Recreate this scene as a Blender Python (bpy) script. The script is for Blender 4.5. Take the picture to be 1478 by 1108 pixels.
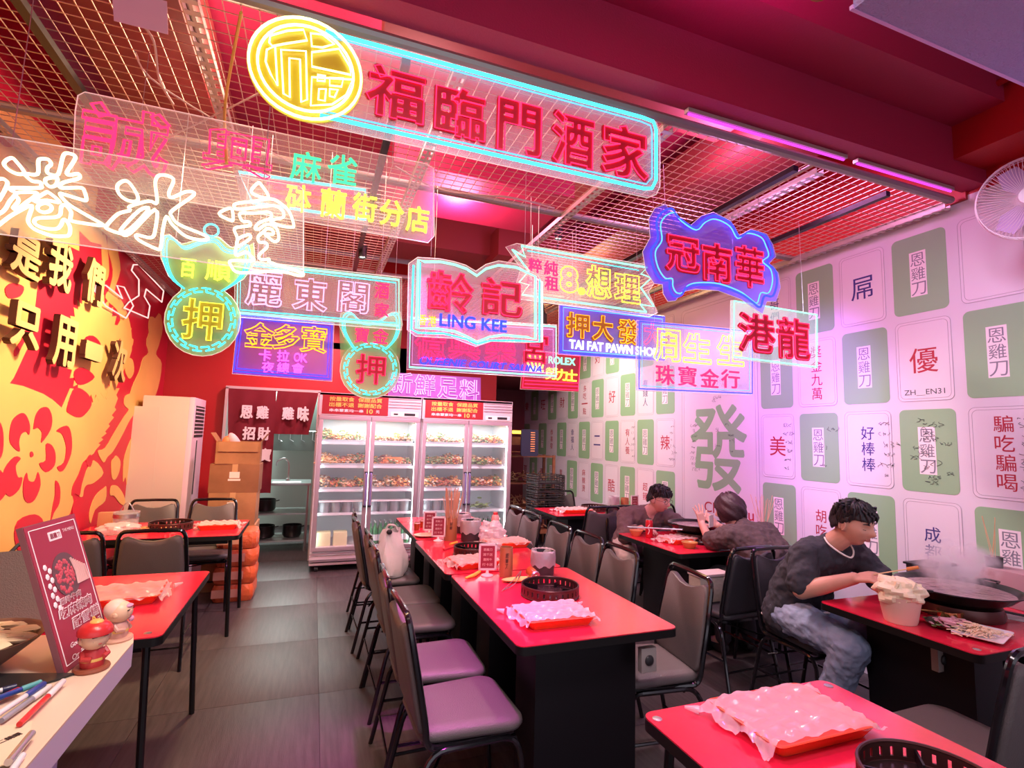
import bpy, bmesh, math, random
from mathutils import Vector, Matrix
from math import sin, cos, pi, radians as R
random.seed(7)
S = bpy.context.scene
COL = S.collection
for o in list(bpy.data.objects): bpy.data.objects.remove(o)

# ---------------------------------------------------------------- camera
FPX, YAW, PITCH, ROLL, CH = 754.3, .3575, .1012, .0278, 1.55
_f = Vector((sin(YAW)*cos(PITCH), cos(YAW)*cos(PITCH), sin(PITCH)))
_r = Vector((cos(YAW), -sin(YAW), 0)); _u = _r.cross(_f)
_r2 = _r*cos(ROLL)+_u*sin(ROLL); _u2 = -_r*sin(ROLL)+_u*cos(ROLL)
cd = bpy.data.cameras.new('camera'); cam = bpy.data.objects.new('camera', cd); COL.objects.link(cam)
cd.sensor_width = 36; cd.lens = FPX/1478*36; cd.clip_start = .02
M3 = Matrix((_r2, _u2, -_f)).transposed()
cam.matrix_world = Matrix.Translation((0, 0, CH)) @ M3.to_4x4()
S.camera = cam
def at(px, py, X=None, Y=None, Z=None):
    """the point of the world plane X=, Y= or Z= that the photograph shows at a pixel"""
    d = M3 @ Vector(((px-739)/FPX, -(py-554)/FPX, -1))
    o = Vector((0, 0, CH))
    t = (X-o.x)/d.x if X is not None else (Y-o.y)/d.y if Y is not None else (Z-o.z)/d.z
    return o+d*t

# ---------------------------------------------------------------- world, exposure, lamps
S.view_settings.view_transform = 'Standard'; S.view_settings.look = 'None'
S.view_settings.exposure = .42; S.view_settings.gamma = 1; S.view_settings.use_curve_mapping = False
W = bpy.data.worlds.new('world'); S.world = W; W.use_nodes = True
W.node_tree.nodes['Background'].inputs[0].default_value = (.93, .86, 1, 1)
W.node_tree.nodes['Background'].inputs[1].default_value = 1.0
S.cycles.use_denoising = True
S.cycles.max_bounces = 6; S.cycles.diffuse_bounces = 3; S.cycles.glossy_bounces = 3
S.cycles.transmission_bounces = 6; S.cycles.transparent_max_bounces = 24
S.cycles.caustics_reflective = False; S.cycles.caustics_refractive = False
S.cycles.sample_clamp_indirect = 4; S.cycles.volume_bounces = 2
def lamp(kind, loc, target, power, color, size=.1, angle=80, blend=.6, sy=None):
    l = bpy.data.lights.new(kind.lower()+'_light', kind); l.energy = power; l.color = color
    if kind == 'SPOT': l.spot_size = R(angle); l.spot_blend = blend; l.shadow_soft_size = size
    elif kind == 'AREA':
        l.size = size
        if sy: l.shape = 'RECTANGLE'; l.size_y = sy
    else: l.shadow_soft_size = size
    o = bpy.data.objects.new(kind.lower()+'_light', l); COL.objects.link(o); o.location = loc
    o.rotation_euler = (Vector(target)-Vector(loc)).to_track_quat('-Z', 'Y').to_euler()
    return o
MAG, VIO, WARM, PINK = (1, .12, .85), (.45, .18, 1), (1, .70, .38), (1, .55, .70)
LAMPS = [
 ('SPOT', (.50, 2.35, 2.95), (.60, 2.5, .4), 300, (1, .10, .80), .05, 46, .9),
 ('SPOT', (.6, 1.5, 2.8), (.98, 1.22, .75), 60, MAG, .06, 38, .8),
 ('SPOT', (2.3, 2.6, 2.9), (3.65, 3.05, 1.9), 160, VIO, .1, 55, 1),
 ('SPOT', (2.2, 1.2, 2.9), (3.65, 2.2, 1.5), 48, (.80, .72, 1), .1, 100, 1),
 ('SPOT', (2.5, 4.6, 2.9), (3.65, 4.1, 1.6), 60, (.75, .50, 1), .1, 90, 1),
 ('SPOT', (-.4, 4.2, 2.95), (-1.65, 4.6, 1.3), 230, WARM, .1, 120, .7),
 ('SPOT', (-.3, 2.6, 2.9), (-1.2, 3.0, .7), 80, WARM, .1, 110, .8),
 ('SPOT', (1.3, 3.2, 2.95), (1.5, 2.9, .75), 100, (1, .66, .55), .1, 90, .8),
 ('SPOT', (1.4, 5.0, 2.95), (1.4, 5.8, .8), 220, (1, .62, .74), .1, 110, .7),
 ('SPOT', (2.3, 5.6, 2.8), (3.65, 5.9, 1.7), 110, (1, .85, .74), .1, 110, .8),
 ('SPOT', (2.3, 3.2, 2.95), (2.9, 2.0, .75), 150, (1, .72, .78), .1, 90, .8),
 ('SPOT', (-.2, 1.0, 2.6), (-.55, 1.2, 1.0), 45, (1, .82, .6), .15, 90, .8),
 ('SPOT', (1.25, .95, 2.95), (1.4, 1.0, 3.7), 60, (1, .06, .95), .15, 120, 1),
 ('SPOT', (2.2, 1.6, 1.9), (2.2, .2, 2.55), 9, (.45, .35, 1), .2, 110, 1),  # added lamp without a fixture, throws violet up onto the soffit box
 ('SPOT', (0, 6.0, 3.0), (-.4, 7, 1.2), 110, (1, .5, .55), .1, 120, .8),
 ('SPOT', (.4, .6, 2.9), (.9, 2.8, 0), 120, (1, .84, .88), .3, 110, 1),
 ('POINT', (.9, 3.7, 3.20), (0, 0, 0), 50, (1, .28, .48), .2),
 ('POINT', (2.4, 2.5, 3.40), (0, 0, 0), 50, (1, .32, .85), .3),
 ('POINT', (-.6, 2.9, 3.45), (0, 0, 0), 45, (1, .62, .40), .3),
 ('POINT', (2.6, 4.8, 3.4), (0, 0, 0), 45, (1, .60, .30), .3),
 ('POINT', (.4, 2.9, 3.45), (0, 0, 0), 25, (1, .5, .5), .3),
 ('AREA', (-.4, 8.6, 2.2), (-.4, 8.6, 0), 60, (.85, 1, .95), .8),
]
for a in LAMPS: lamp(*a)

# ---------------------------------------------------------------- helpers
_m = {}
def mat(name, col, rough=.5, metal=0, em=0, emcol=None, spec=.5, bump=0, bscale=60, noise=0, nscale=8, coat=0, alpha=None, sheen=0, stretch=None, col2=None):
    if name in _m: return _m[name]
    m = bpy.data.materials.new(name); m.use_nodes = True; nt = m.node_tree
    b = nt.nodes['Principled BSDF']
    b.inputs['Base Color'].default_value = (*col, 1); b.inputs['Roughness'].default_value = rough
    b.inputs['Metallic'].default_value = metal; b.inputs['Specular IOR Level'].default_value = spec
    b.inputs['Coat Weight'].default_value = coat; b.inputs['Coat Roughness'].default_value = .08
    b.inputs['Sheen Weight'].default_value = sheen
    if em:
        b.inputs['Emission Color'].default_value = (*(emcol or col), 1); b.inputs['Emission Strength'].default_value = em
    if bump or noise:
        tc = nt.nodes.new('ShaderNodeTexCoord'); mp = nt.nodes.new('ShaderNodeMapping')
        nt.links.new(tc.outputs['Object'], mp.inputs[0])
        if stretch: mp.inputs['Scale'].default_value = stretch
    if noise:
        n = nt.nodes.new('ShaderNodeTexNoise'); n.inputs['Scale'].default_value = nscale; n.inputs['Detail'].default_value = 5
        mx = nt.nodes.new('ShaderNodeMix'); mx.data_type = 'RGBA'
        c2 = col2 or tuple(c*(1-noise) for c in col)
        mx.inputs[6].default_value = (*col, 1); mx.inputs[7].default_value = (*c2, 1)
        nt.links.new(mp.outputs[0], n.inputs['Vector'])
        r = nt.nodes.new('ShaderNodeMapRange'); r.inputs[1].default_value = .35; r.inputs[2].default_value = .65
        nt.links.new(n.outputs[0], r.inputs[0]); nt.links.new(r.outputs[0], mx.inputs[0]); nt.links.new(mx.outputs[2], b.inputs['Base Color'])
    if bump:
        n = nt.nodes.new('ShaderNodeTexNoise'); n.inputs['Scale'].default_value = bscale; n.inputs['Detail'].default_value = 4
        bp = nt.nodes.new('ShaderNodeBump'); bp.inputs['Strength'].default_value = bump; bp.inputs['Distance'].default_value = .01
        nt.links.new(mp.outputs[0], n.inputs['Vector']); nt.links.new(n.outputs[0], bp.inputs['Height']); nt.links.new(bp.outputs[0], b.inputs['Normal'])
    if alpha is not None:
        tr = nt.nodes.new('ShaderNodeBsdfTransparent'); mi = nt.nodes.new('ShaderNodeMixShader'); mi.inputs[0].default_value = alpha
        nt.links.new(tr.outputs[0], mi.inputs[1]); nt.links.new(b.outputs[0], mi.inputs[2])
        nt.links.new(mi.outputs[0], nt.nodes['Material Output'].inputs[0])
    _m[name] = m; return m
def neon(name, col, s):
    if name in _m: return _m[name]
    m = bpy.data.materials.new(name); m.use_nodes = True; nt = m.node_tree; nt.nodes.clear()
    e = nt.nodes.new('ShaderNodeEmission'); e.inputs[0].default_value = (*col, 1); e.inputs[1].default_value = s
    o = nt.nodes.new('ShaderNodeOutputMaterial'); nt.links.new(e.outputs[0], o.inputs[0]); _m[name] = m; return m
def sheet(name, col, alpha, rough=.4, transl=.5, bump=0, bscale=20):
    """thin milky plastic: part clear, part diffuse and translucent"""
    if name in _m: return _m[name]
    m = bpy.data.materials.new(name); m.use_nodes = True; nt = m.node_tree; nt.nodes.clear(); N = nt.nodes.new; L = nt.links.new
    d = N('ShaderNodeBsdfDiffuse'); d.inputs[0].default_value = (*col, 1)
    t = N('ShaderNodeBsdfTranslucent'); t.inputs[0].default_value = (*col, 1)
    g = N('ShaderNodeBsdfGlossy'); g.inputs['Roughness'].default_value = rough; g.inputs[0].default_value = (1, 1, 1, 1)
    tr = N('ShaderNodeBsdfTransparent'); o = N('ShaderNodeOutputMaterial')
    a = N('ShaderNodeMixShader'); a.inputs[0].default_value = transl; L(d.outputs[0], a.inputs[1]); L(t.outputs[0], a.inputs[2])
    b = N('ShaderNodeMixShader'); b.inputs[0].default_value = .08; L(a.outputs[0], b.inputs[1]); L(g.outputs[0], b.inputs[2])
    c = N('ShaderNodeMixShader'); c.inputs[0].default_value = alpha; L(tr.outputs[0], c.inputs[1]); L(b.outputs[0], c.inputs[2]); L(c.outputs[0], o.inputs[0])
    if bump:
        n = N('ShaderNodeTexNoise'); n.inputs['Scale'].default_value = bscale; n.inputs['Detail'].default_value = 3
        tc = N('ShaderNodeTexCoord'); L(tc.outputs['Object'], n.inputs['Vector'])
        bp = N('ShaderNodeBump'); bp.inputs['Strength'].default_value = bump; bp.inputs['Distance'].default_value = .01
        L(n.outputs[0], bp.inputs['Height'])
        for s in (d, t, g): L(bp.outputs[0], s.inputs['Normal'])
    _m[name] = m; return m

class MB:
    def __init__(s): s.b = bmesh.new()
    def _in(s, vs, fs, M=None):
        v = [s.b.verts.new(M @ Vector(p) if M else p) for p in vs]
        for f in fs:
            try: s.b.faces.new([v[i] for i in f])
            except ValueError: pass
        return s
    def box(s, c, d, M=None, bev=0):
        x, y, z = d[0]/2, d[1]/2, d[2]/2
        vs = [Vector((c[0]+i*x, c[1]+j*y, c[2]+k*z)) for i in (-1, 1) for j in (-1, 1) for k in (-1, 1)]
        fs = [(0, 1, 3, 2), (4, 6, 7, 5), (0, 4, 5, 1), (2, 3, 7, 6), (0, 2, 6, 4), (1, 5, 7, 3)]
        if bev:
            t = bmesh.new(); v = [t.verts.new(p) for p in vs]
            for f in fs: t.faces.new([v[i] for i in f])
            bmesh.ops.bevel(t, geom=t.edges[:], offset=bev, segments=2, profile=.7, affect='EDGES')
            t.verts.index_update()
            s._in([p.co.copy() for p in t.verts], [[w.index for w in f.verts] for f in t.faces], M); t.free()
        else: s._in(vs, fs, M)
        return s
    def tube(s, pts, r, n=8, closed=False, cap=True):
        pts = [Vector(p) for p in pts]; k = len(pts)
        if k < 2: return s
        rr = r if isinstance(r, (list, tuple)) else [r]*k
        tang = []
        for i in range(k):
            a = pts[(i-1) % k] if (closed or i > 0) else pts[i]; b = pts[(i+1) % k] if (closed or i < k-1) else pts[i]
            t = b-a; tang.append(t.normalized() if t.length > 1e-9 else Vector((0, 0, 1)))
        up = Vector((0, 0, 1)) if abs(tang[0].z) < .9 else Vector((1, 0, 0))
        u = tang[0].cross(up).normalized(); rings = []
        for i in range(k):
            u = u-tang[i]*u.dot(tang[i]); u = u.normalized() if u.length > 1e-6 else tang[i].orthogonal().normalized()
            w = tang[i].cross(u)
            rings.append([s.b.verts.new(pts[i]+(u*cos(2*pi*j/n)+w*sin(2*pi*j/n))*rr[i]) for j in range(n)])
        for i in range(k if closed else k-1):
            A, B = rings[i], rings[(i+1) % k]
            for j in range(n): s.b.faces.new((A[j], A[(j+1) % n], B[(j+1) % n], B[j]))
        if cap and not closed: s.b.faces.new(rings[0][::-1]); s.b.faces.new(rings[-1])
        return s
    def lathe(s, prof, n=24, M=None, sx=1, sy=1):
        rings = []
        for r, z in prof:
            if r < 1e-6: p = Vector((0, 0, z)); rings.append([s.b.verts.new(M @ p if M else p)])
            else:
                rg = []
                for j in range(n):
                    p = Vector((r*cos(2*pi*j/n)*sx, r*sin(2*pi*j/n)*sy, z)); rg.append(s.b.verts.new(M @ p if M else p))
                rings.append(rg)
        for A, B in zip(rings, rings[1:]):
            for j in range(n):
                a, b = A[j % len(A)], A[(j+1) % len(A)]; c, d = B[(j+1) % len(B)], B[j % len(B)]
                f = [a, b, c, d]; g = []
                for q in f:
                    if q not in g: g.append(q)
                if len(g) > 2:
                    try: s.b.faces.new(g)
                    except ValueError: pass
        return s
    def prism(s, poly, d, M=None):
        """poly in local xy, thickness d along +z (local), M places it"""
        k = len(poly)
        a = [Vector((p[0], p[1], 0)) for p in poly]; b = [Vector((p[0], p[1], d)) for p in poly]
        if M: a = [M @ p for p in a]; b = [M @ p for p in b]
        va = [s.b.verts.new(p) for p in a]; vb = [s.b.verts.new(p) for p in b]
        s.b.faces.new(va[::-1]); s.b.faces.new(vb)
        for i in range(k): s.b.faces.new((va[i], va[(i+1) % k], vb[(i+1) % k], vb[i]))
        return s
    def ball(s, c, r, n=12, m=8, M=None, sc=(1, 1, 1)):
        T = Matrix.Translation(c) @ Matrix.Diagonal((*sc, 1))
        if M: T = M @ T
        s.lathe([(r*sin(pi*i/m) if 0 < i < m else 0, -r*cos(pi*i/m)) for i in range(m+1)], n, T); return s
    def cone(s, a, ra, b, rb, n=12): return s.tube([a, b], [ra, rb], n)
    def build(s, name, m, parent=None, smooth=True, ang=40, bev=0, nrm=True):
        if nrm: bmesh.ops.recalc_face_normals(s.b, faces=s.b.faces[:])
        me = bpy.data.meshes.new(name); s.b.to_mesh(me); s.b.free()
        if smooth:
            me.shade_smooth(); me.set_sharp_from_angle(angle=R(ang))
        o = bpy.data.objects.new(name, me); COL.objects.link(o)
        if m: me.materials.append(m)
        if parent: o.parent = parent
        return o
def tag(o, label=None, cat=None, group=None, kind=None):
    if label: o['label'] = label
    if cat: o['category'] = cat
    if group: o['group'] = group
    if kind: o['kind'] = kind
    return o
def thing(name, label, cat, loc=(0, 0, 0), rz=0, group=None):
    o = bpy.data.objects.new(name, None); o.empty_display_size = .1; COL.objects.link(o)
    o.location = loc; o.rotation_euler = (0, 0, rz); return tag(o, label, cat, group)
def copy_tree(o, parent=None):
    c = o.copy(); COL.objects.link(c)
    if parent: c.parent = parent
    for ch in list(o.children): copy_tree(ch, c)
    return c
def dup(o, loc, rz, label, group=None):
    c = copy_tree(o); c.location = loc; c.rotation_euler = (0, 0, rz); c['label'] = label
    if group: c['group'] = group
    return c
def rrect(x0, y0, x1, y1, r, n=5):
    p = []
    for cx, cy, a in ((x1-r, y1-r, 0), (x0+r, y1-r, 90), (x0+r, y0+r, 180), (x1-r, y0+r, 270)):
        for i in range(n+1): t = R(a+90*i/n); p.append((cx+r*cos(t), cy+r*sin(t)))
    return p
def smoothpts(pts, closed=True, sub=3):
    P = [Vector(p) for p in pts]; n = len(P); out = []
    for i in range(n if closed else n-1):
        p0 = P[(i-1) % n] if closed or i > 0 else P[i]; p1 = P[i]; p2 = P[(i+1) % n]; p3 = P[(i+2) % n] if closed or i+2 < n else P[(i+1) % n]
        for k in range(sub):
            t = k/sub
            out.append(.5*((2*p1)+(p2-p0)*t+(2*p0-5*p1+4*p2-p3)*t*t+(3*p1-p0-3*p2+p3)*t**3))
    if not closed: out.append(P[-1])
    return out

# ---------------------------------------------------------------- lettering
_tc = bpy.data.curves.new('lettering', 'FONT'); _to = bpy.data.objects.new('lettering', _tc); COL.objects.link(_to)
_cache = {}
def loops(ch):
    """outline loops of a text, each a list of 2d points, in em"""
    if ch in _cache: return _cache[ch]
    _tc.body = ch; _tc.offset = 0; dg = bpy.context.evaluated_depsgraph_get(); dg.update()
    cv = _to.to_curve(dg); out = []
    for s in cv.splines:
        bp = s.bezier_points; n = len(bp); l = []
        for i in range(n):
            a, b = bp[i], bp[(i+1) % n]
            straight = (a.co+(b.co-a.co)/3-a.handle_right).length < .02 and (a.co+(b.co-a.co)*2/3-b.handle_left).length < .02
            straight = straight or ((a.handle_right-a.co).length < 1e-4 and (b.handle_left-b.co).length < 1e-4)
            ks = 1 if straight else 3
            for k in range(ks):
                t = k/ks; u = 1-t
                q = a.co*u**3+a.handle_right*3*u*u*t+b.handle_left*3*u*t*t+b.co*t**3
                if not l or (Vector((q.x, q.y))-l[-1]).length > .004: l.append(Vector((q.x, q.y)))
        if len(l) > 2: out.append(l)
    _to.to_curve_clear(); _cache[ch] = out; return out
def offset(l, d):
    n = len(l); o = []
    for i in range(n):
        a = (l[i]-l[i-1]).normalized(); b = (l[(i+1) % n]-l[i]).normalized()
        na, nb = Vector((a.y, -a.x)), Vector((b.y, -b.x)); m = na+nb
        m = m.normalized()*min(1.6, 1/max(.5, m.normalized().dot(na))) if m.length > .2 else na
        o.append(l[i]+m*d)
    return o
def bbox(ls):
    xs = [p.x for l in ls for p in l]; ys = [p.y for l in ls for p in l]
    return min(xs), min(ys), max(xs), max(ys)
_sgn = {}
def winding():
    if 's' not in _sgn:
        l = loops('口')[0] if loops('口') else None
        ls = loops('口'); big = max(ls, key=lambda q: abs(sum(q[i-1].x*q[i].y-q[i].x*q[i-1].y for i in range(len(q)))))
        ar = sum(big[i-1].x*big[i].y-big[i].x*big[i-1].y for i in range(len(big)))
        _sgn['s'] = 1 if ar > 0 else -1
    return _sgn['s']
def glyph_outline(mb, ch, cx, cz, w, h, y, r, bold=.02, n=4, slant=0):
    """tube round the outline of a glyph standing in the plane Y=y, fitted to width w, height h"""
    ls = [offset(l, bold*winding()) for l in loops(ch)]
    x0, y0, x1, y1 = bbox(ls); sx = w/(x1-x0); sz = h/(y1-y0)
    for l in ls:
        mb.tube([(cx+(p.x-(x0+x1)/2)*sx+slant*(p.y-(y0+y1)/2)*sz, y, cz+(p.y-(y0+y1)/2)*sz) for p in l], r, n, True)
def flat_text(name, txt, M, w=None, h=None, m=None, parent=None, bold=0, depth=.0006, spacing=1, keep=False, slant=0):
    """filled lettering in local xy of M (centred), thickness along local +z"""
    _tc.body = txt; _tc.offset = 0; _tc.space_character = spacing; _tc.extrude = 0
    dg = bpy.context.evaluated_depsgraph_get(); dg.update()
    me = bpy.data.meshes.new_from_object(_to.evaluated_get(dg)); _tc.offset = 0; _tc.space_character = 1
    if not me.vertices: return None
    xs = [v.co.x for v in me.vertices]; ys = [v.co.y for v in me.vertices]
    cx, cy = (min(xs)+max(xs))/2, (min(ys)+max(ys))/2; ww, hh = max(xs)-min(xs), max(ys)-min(ys)
    sy = h/hh if h else w/ww; sx = w/ww if w else sy
    if keep: sx = sy = min(sx, sy)
    b = bmesh.new(); b.from_mesh(me)
    if bold:
        base = [(tuple(v.co), ) for v in me.vertices]; polys = [tuple(p.vertices) for p in me.polygons]
        for k in range(6):
            dx, dy = bold*cos(pi*k/3), bold*sin(pi*k/3); nv = [b.verts.new((c[0][0]+dx, c[0][1]+dy, -.00006*(k+1))) for c in base]
            for p in polys: b.faces.new([nv[i] for i in p])
    if depth > .001:
        g = bmesh.ops.extrude_face_region(b, geom=b.faces[:])
        for v in g['geom']:
            if isinstance(v, bmesh.types.BMVert): v.co.z += 1
    for v in b.verts: v.co = M @ Vector(((v.co.x-cx)*sx+slant*(v.co.y-cy)*sy, (v.co.y-cy)*sy, (depth+v.co.z-1 if v.co.z > .5 else v.co.z) if depth > .001 else depth+v.co.z))
    bmesh.ops.recalc_face_normals(b, faces=b.faces[:]) if depth > .001 else None
    b.to_mesh(me); b.free(); me.materials.clear(); me.materials.append(m)
    o = bpy.data.objects.new(name, me); COL.objects.link(o)
    if parent: o.parent = parent
    return o
def planeM(origin, xdir, ydir):
    x = Vector(xdir).normalized(); z = x.cross(Vector(ydir)).normalized(); y = z.cross(x)
    return Matrix.Translation(origin) @ Matrix((x, y, z)).transposed().to_4x4()
# ---------------------------------------------------------------- materials of the room
XL, XRW, YB = -1.65, 3.65, 7.0
m_red = mat('red_paint', (.46, .012, .018), .45, bump=.15, bscale=180)
m_ceil = mat('ceiling_paint', (.40, .018, .075), .55, bump=.2, bscale=120)
m_crim = mat('mural_crimson', (.58, .012, .045), .5)
m_gold = mat('mural_gold', (.88, .50, .16), .5, noise=.12, nscale=2)
m_white = mat('wallpaper', (.70, .66, .75), .6, bump=.05, bscale=200)
m_black = mat('black_metal', (.012, .011, .012), .3, .4)
m_steel = mat('steel', (.55, .55, .56), .3, .9)
m_dark = mat('dark_plastic', (.02, .02, .022), .45)
m_tile = mat('floor_vinyl', (.085, .068, .072), .42, bump=.12, bscale=30, noise=.35, nscale=6, stretch=(8, .6, 1))
def struct(name, mb, m, parent=None, **k):
    o = mb.build(name, m, parent, **k); o['kind'] = 'structure'; return o

# floor: vinyl tiles with open joints
fl = struct('floor', MB().box((1, 3.4, -.05), (5.7, 12.2, .094)), mat('floor_joint', (.03, .025, .027), .8))
ty = -2.7; tiles = []
for j in range(14):
    for i in range(6):
        x0 = XL-.03+i*.9; y0 = ty+j*.88
        if x0 > XRW: continue
        if not tiles:
            t = MB().box((0, 0, 0), (.898, .878, .006), bev=.001).build('floor_tile', m_tile, fl); tiles.append(t)
        else:
            t = tiles[0].copy(); COL.objects.link(t)
        t.location = (x0+.45, y0+.44, -.001+random.random()*.0006)
# left wall with its paper-cut mural
wl = struct('wall_left', MB().box((XL-.05, 2.6, 1.9), (.1, 9.0, 3.9)), m_crim)
mc = [0]
def tri(pts):
    """drop near-duplicate points"""
    o = []
    for p in pts:
        if not o or (Vector(p)-Vector(o[-1])).length > 1e-4: o.append(p)
    return o
def mural(name, pts, m, d, sc, off, sm=True):
    w = [at(off[0]+x/sc, off[1]+y/sc, X=XL) for x, y in pts]
    q = [(p.y, p.z) for p in w]
    if sm: q = [tuple(v) for v in smoothpts([(a, b, 0) for a, b in q], True, 3)]; q = [(v[0], v[1]) for v in q]
    M = planeM((XL+.0005, 0, 0), (0, 1, 0), (0, 0, 1))
    mc[0] += 1; MB().prism(tri(q), d+mc[0]*.00006, M).build(name, m, wl, smooth=False)
z6, o6 = 6.154, (0, 560); z3, o3 = 3.6925, (0, 300); z2, o2 = 3.6925, (0, 550)
mural('gold_field', [(-1500, -1500), (-1500, 2400), (240, 2400), (420, 1400), (620, 1108), (650, 1010), (640, 950), (690, 800), (740, 650), (830, 580), (850, 545), (890, 500), (870, 490), (915, 455), (895, 440), (945, 400), (930, 385), (975, 335), (960, 320), (1010, 260), (990, 240), (1030, 190), (1015, 170), (1045, 90), (1030, 60), (1060, 0), (890, 0), (820, 130), (740, 20), (620, 0), (545, 175), (460, 100), (380, 50), (200, -20), (0, -60), (0, -400), (-200, -700)], m_gold, .002, z6, o6, False)
mural('gold_field', [(-900, -900), (0, -560), (170, -480), (330, -330), (450, -200), (520, -100), (500, 60), (540, 120), (560, 200), (480, 180), (420, 120), (420, 230), (340, 190), (330, 330), (200, 390), (180, 560), (170, 690), (70, 905), (0, 1000), (-900, 1000)], m_gold, .0024, z3, o3, False)
sp = []
for i in range(64):
    a = 2*pi*i/64; k = 1.0 if i % 2 else 1.17
    sp.append((495+128*k*cos(a), 745+262*k*sin(a)*(.95 if sin(a) > 0 else 1)))
mural('gold_flame', sp, m_gold, .0028, z3, o3, False)
mural('gold_ribbon', [(600, 660), (640, 600), (618, 540), (560, 480), (585, 420), (600, 330), (570, 200), (590, 120), (620, 0), (640, 0), (625, 200), (640, 330), (610, 440), (650, 500), (690, 610), (700, 760), (640, 900), (600, 990), (560, 1010), (620, 850), (640, 700)], m_gold, .003, z3, o3)
for pts in ([(540, 180), (560, 150), (580, 330), (560, 390), (545, 330)], [(700, 640), (690, 690), (710, 700), (700, 740), (690, 710), (675, 640), (690, 655)],
            [(800, 580), (825, 590), (830, 640), (815, 690), (795, 670), (790, 620)], [(680, 800), (705, 810), (712, 870), (690, 910), (668, 880), (668, 830)],
            [(700, 960), (740, 870), (760, 800), (790, 770), (780, 700), (845, 560), (865, 640), (845, 730), (830, 780), (860, 830), (840, 960), (800, 1030), (700, 1020)]):
    mural('gold_cloud', pts, m_gold, .003, z3, o3)
for pts in ([(865, 560), (930, 530), (1020, 380), (1100, 250), (1140, 190), (1100, 150), (1110, 70), (1170, 40), (1220, 0), (1290, -30), (1285, 60), (1270, 140), (1230, 180), (1180, 240), (1140, 300), (1080, 420), (1000, 560), (950, 610), (915, 660)],
            [(1190, 290), (1230, 300), (1250, 320), (1200, 380), (1240, 400), (1190, 560), (1235, 560), (1230, 700), (1190, 900), (1160, 940), (1130, 900), (1110, 790), (1090, 830), (1095, 650), (1130, 520), (1180, 400)],
            [(1030, 600), (1065, 650), (1055, 740), (1020, 810), (990, 790), (985, 660), (1010, 620)],
            [(790, 1108), (840, 960), (920, 885), (940, 880), (930, 1000), (840, 1080), (800, 1200)], [(985, 870), (1040, 870), (1095, 950), (1110, 1040), (1060, 1020), (1010, 955), (975, 950)],
            [(770, 720), (830, 640), (915, 750), (830, 840), (765, 860), (740, 900), (730, 960), (700, 950), (735, 800)]):
    mural('gold_cloud', pts, m_gold, .003, z6, o6)
for pts in ([(165, 562), (90, 500), (75, 420), (100, 290), (170, 225), (220, 235), (258, 330), (250, 415), (225, 385), (180, 410), (160, 480)],
            [(290, 345), (310, 240), (360, 175), (420, 175), (455, 260), (440, 370), (360, 485), (365, 400), (330, 350), (295, 365)],
            [(400, 500), (450, 505), (485, 580), (475, 690), (400, 745), (340, 670), (400, 640)], [(75, 962), (15, 870), (30, 720), (120, 610), (175, 625), (130, 690), (150, 790), (190, 795), (160, 900)],
            [(230, 750), (245, 820), (300, 825), (330, 745), (352, 860), (300, 990), (240, 1018), (200, 960), (200, 830)], [(495, 380), (540, 345), (600, 340), (630, 440), (625, 580), (570, 710), (530, 740), (500, 700), (560, 660), (580, 530), (550, 420), (520, 390)],
            [(260, 575), (275, 562), (290, 590), (275, 612), (260, 605)], [(-60, 300), (0, 320), (22, 450), (5, 600), (-60, 640)], [(-40, 720), (60, 800), (95, 790), (90, 720), (80, 820), (40, 940), (-40, 1000)],
            [(485, 820), (525, 880), (520, 1020), (470, 1108), (440, 1200), (460, 1050), (480, 950)], [(630, 955), (640, 870), (690, 770), (735, 655), (765, 690), (720, 850), (700, 950), (660, 935)],
            [(760, 640), (795, 590), (815, 640), (795, 700), (770, 680)], [(640, 1040), (675, 995), (700, 1050), (690, 1160), (640, 1160)], [(585, 185), (640, 20), (700, 0), (780, 60), (805, 150), (740, 240), (680, 257), (610, 225)],
            [(-200, 300), (-130, 260), (-90, 380), (-110, 520), (-190, 560)], [(-200, 900), (-120, 860), (-60, 1100), (-100, 1300), (-220, 1300)], [(150, 1180), (300, 1120), (380, 1200), (340, 1400), (200, 1500), (120, 1350)]):
    mural('crimson_petal', pts, m_crim, .004, z6, o6)
for pts in ([(445, 700), (490, 680), (530, 720), (525, 770), (470, 770)], [(120, 660), (160, 650), (130, 700), (80, 790), (70, 760), (110, 700)], [(390, 870), (440, 850), (500, 900), (440, 940), (400, 930)], [(20, 430), (60, 400), (120, 420), (100, 470), (40, 480)], [(-20, -420), (40, -380), (60, -330), (20, -330), (-20, -370)], [(30, -280), (110, -240), (150, -200), (110, -190), (40, -230)]):
    mural('crimson_petal', pts, m_crim, .0042, z3, o3)
# raised slogan letters on the mural
m_letter = mat('letter_face', (.80, .50, .22), .4); m_lside = mat('letter_side', (.07, .02, .01), .6)
slog = tag(bpy.data.objects.new('wall_slogan', None), 'two rows of thick raised characters standing off the gold and crimson mural', 'wall lettering'); COL.objects.link(slog)
slog.location = (XL, 4.4, 2.0)
inv = Matrix.Translation((-XL, -4.4, -2.0))
for ch, px, py, h in (('是', 12, 366, 60), ('我', 65, 380, 70), ('們', 118, 405, 64), ('只', 12, 468, 62), ('用', 72, 492, 70), ('一', 116, 506, 16), ('次', 156, 520, 58)):
    c = at(px, py, X=XL); hh = (at(px, py-h/2, X=XL)-at(px, py+h/2, X=XL)).z
    M = inv @ planeM((XL+.05, c.y, c.z), (0, 1, 0), (0, 0, 1))
    o = flat_text('character', ch, M, .30, hh, m_lside, slog, .03, .035); 
    flat_text('face', ch, inv @ planeM((XL+.0855, c.y, c.z), (0, 1, 0), (0, 0, 1)), .30, hh, m_letter, o, .03, .0005)
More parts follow.
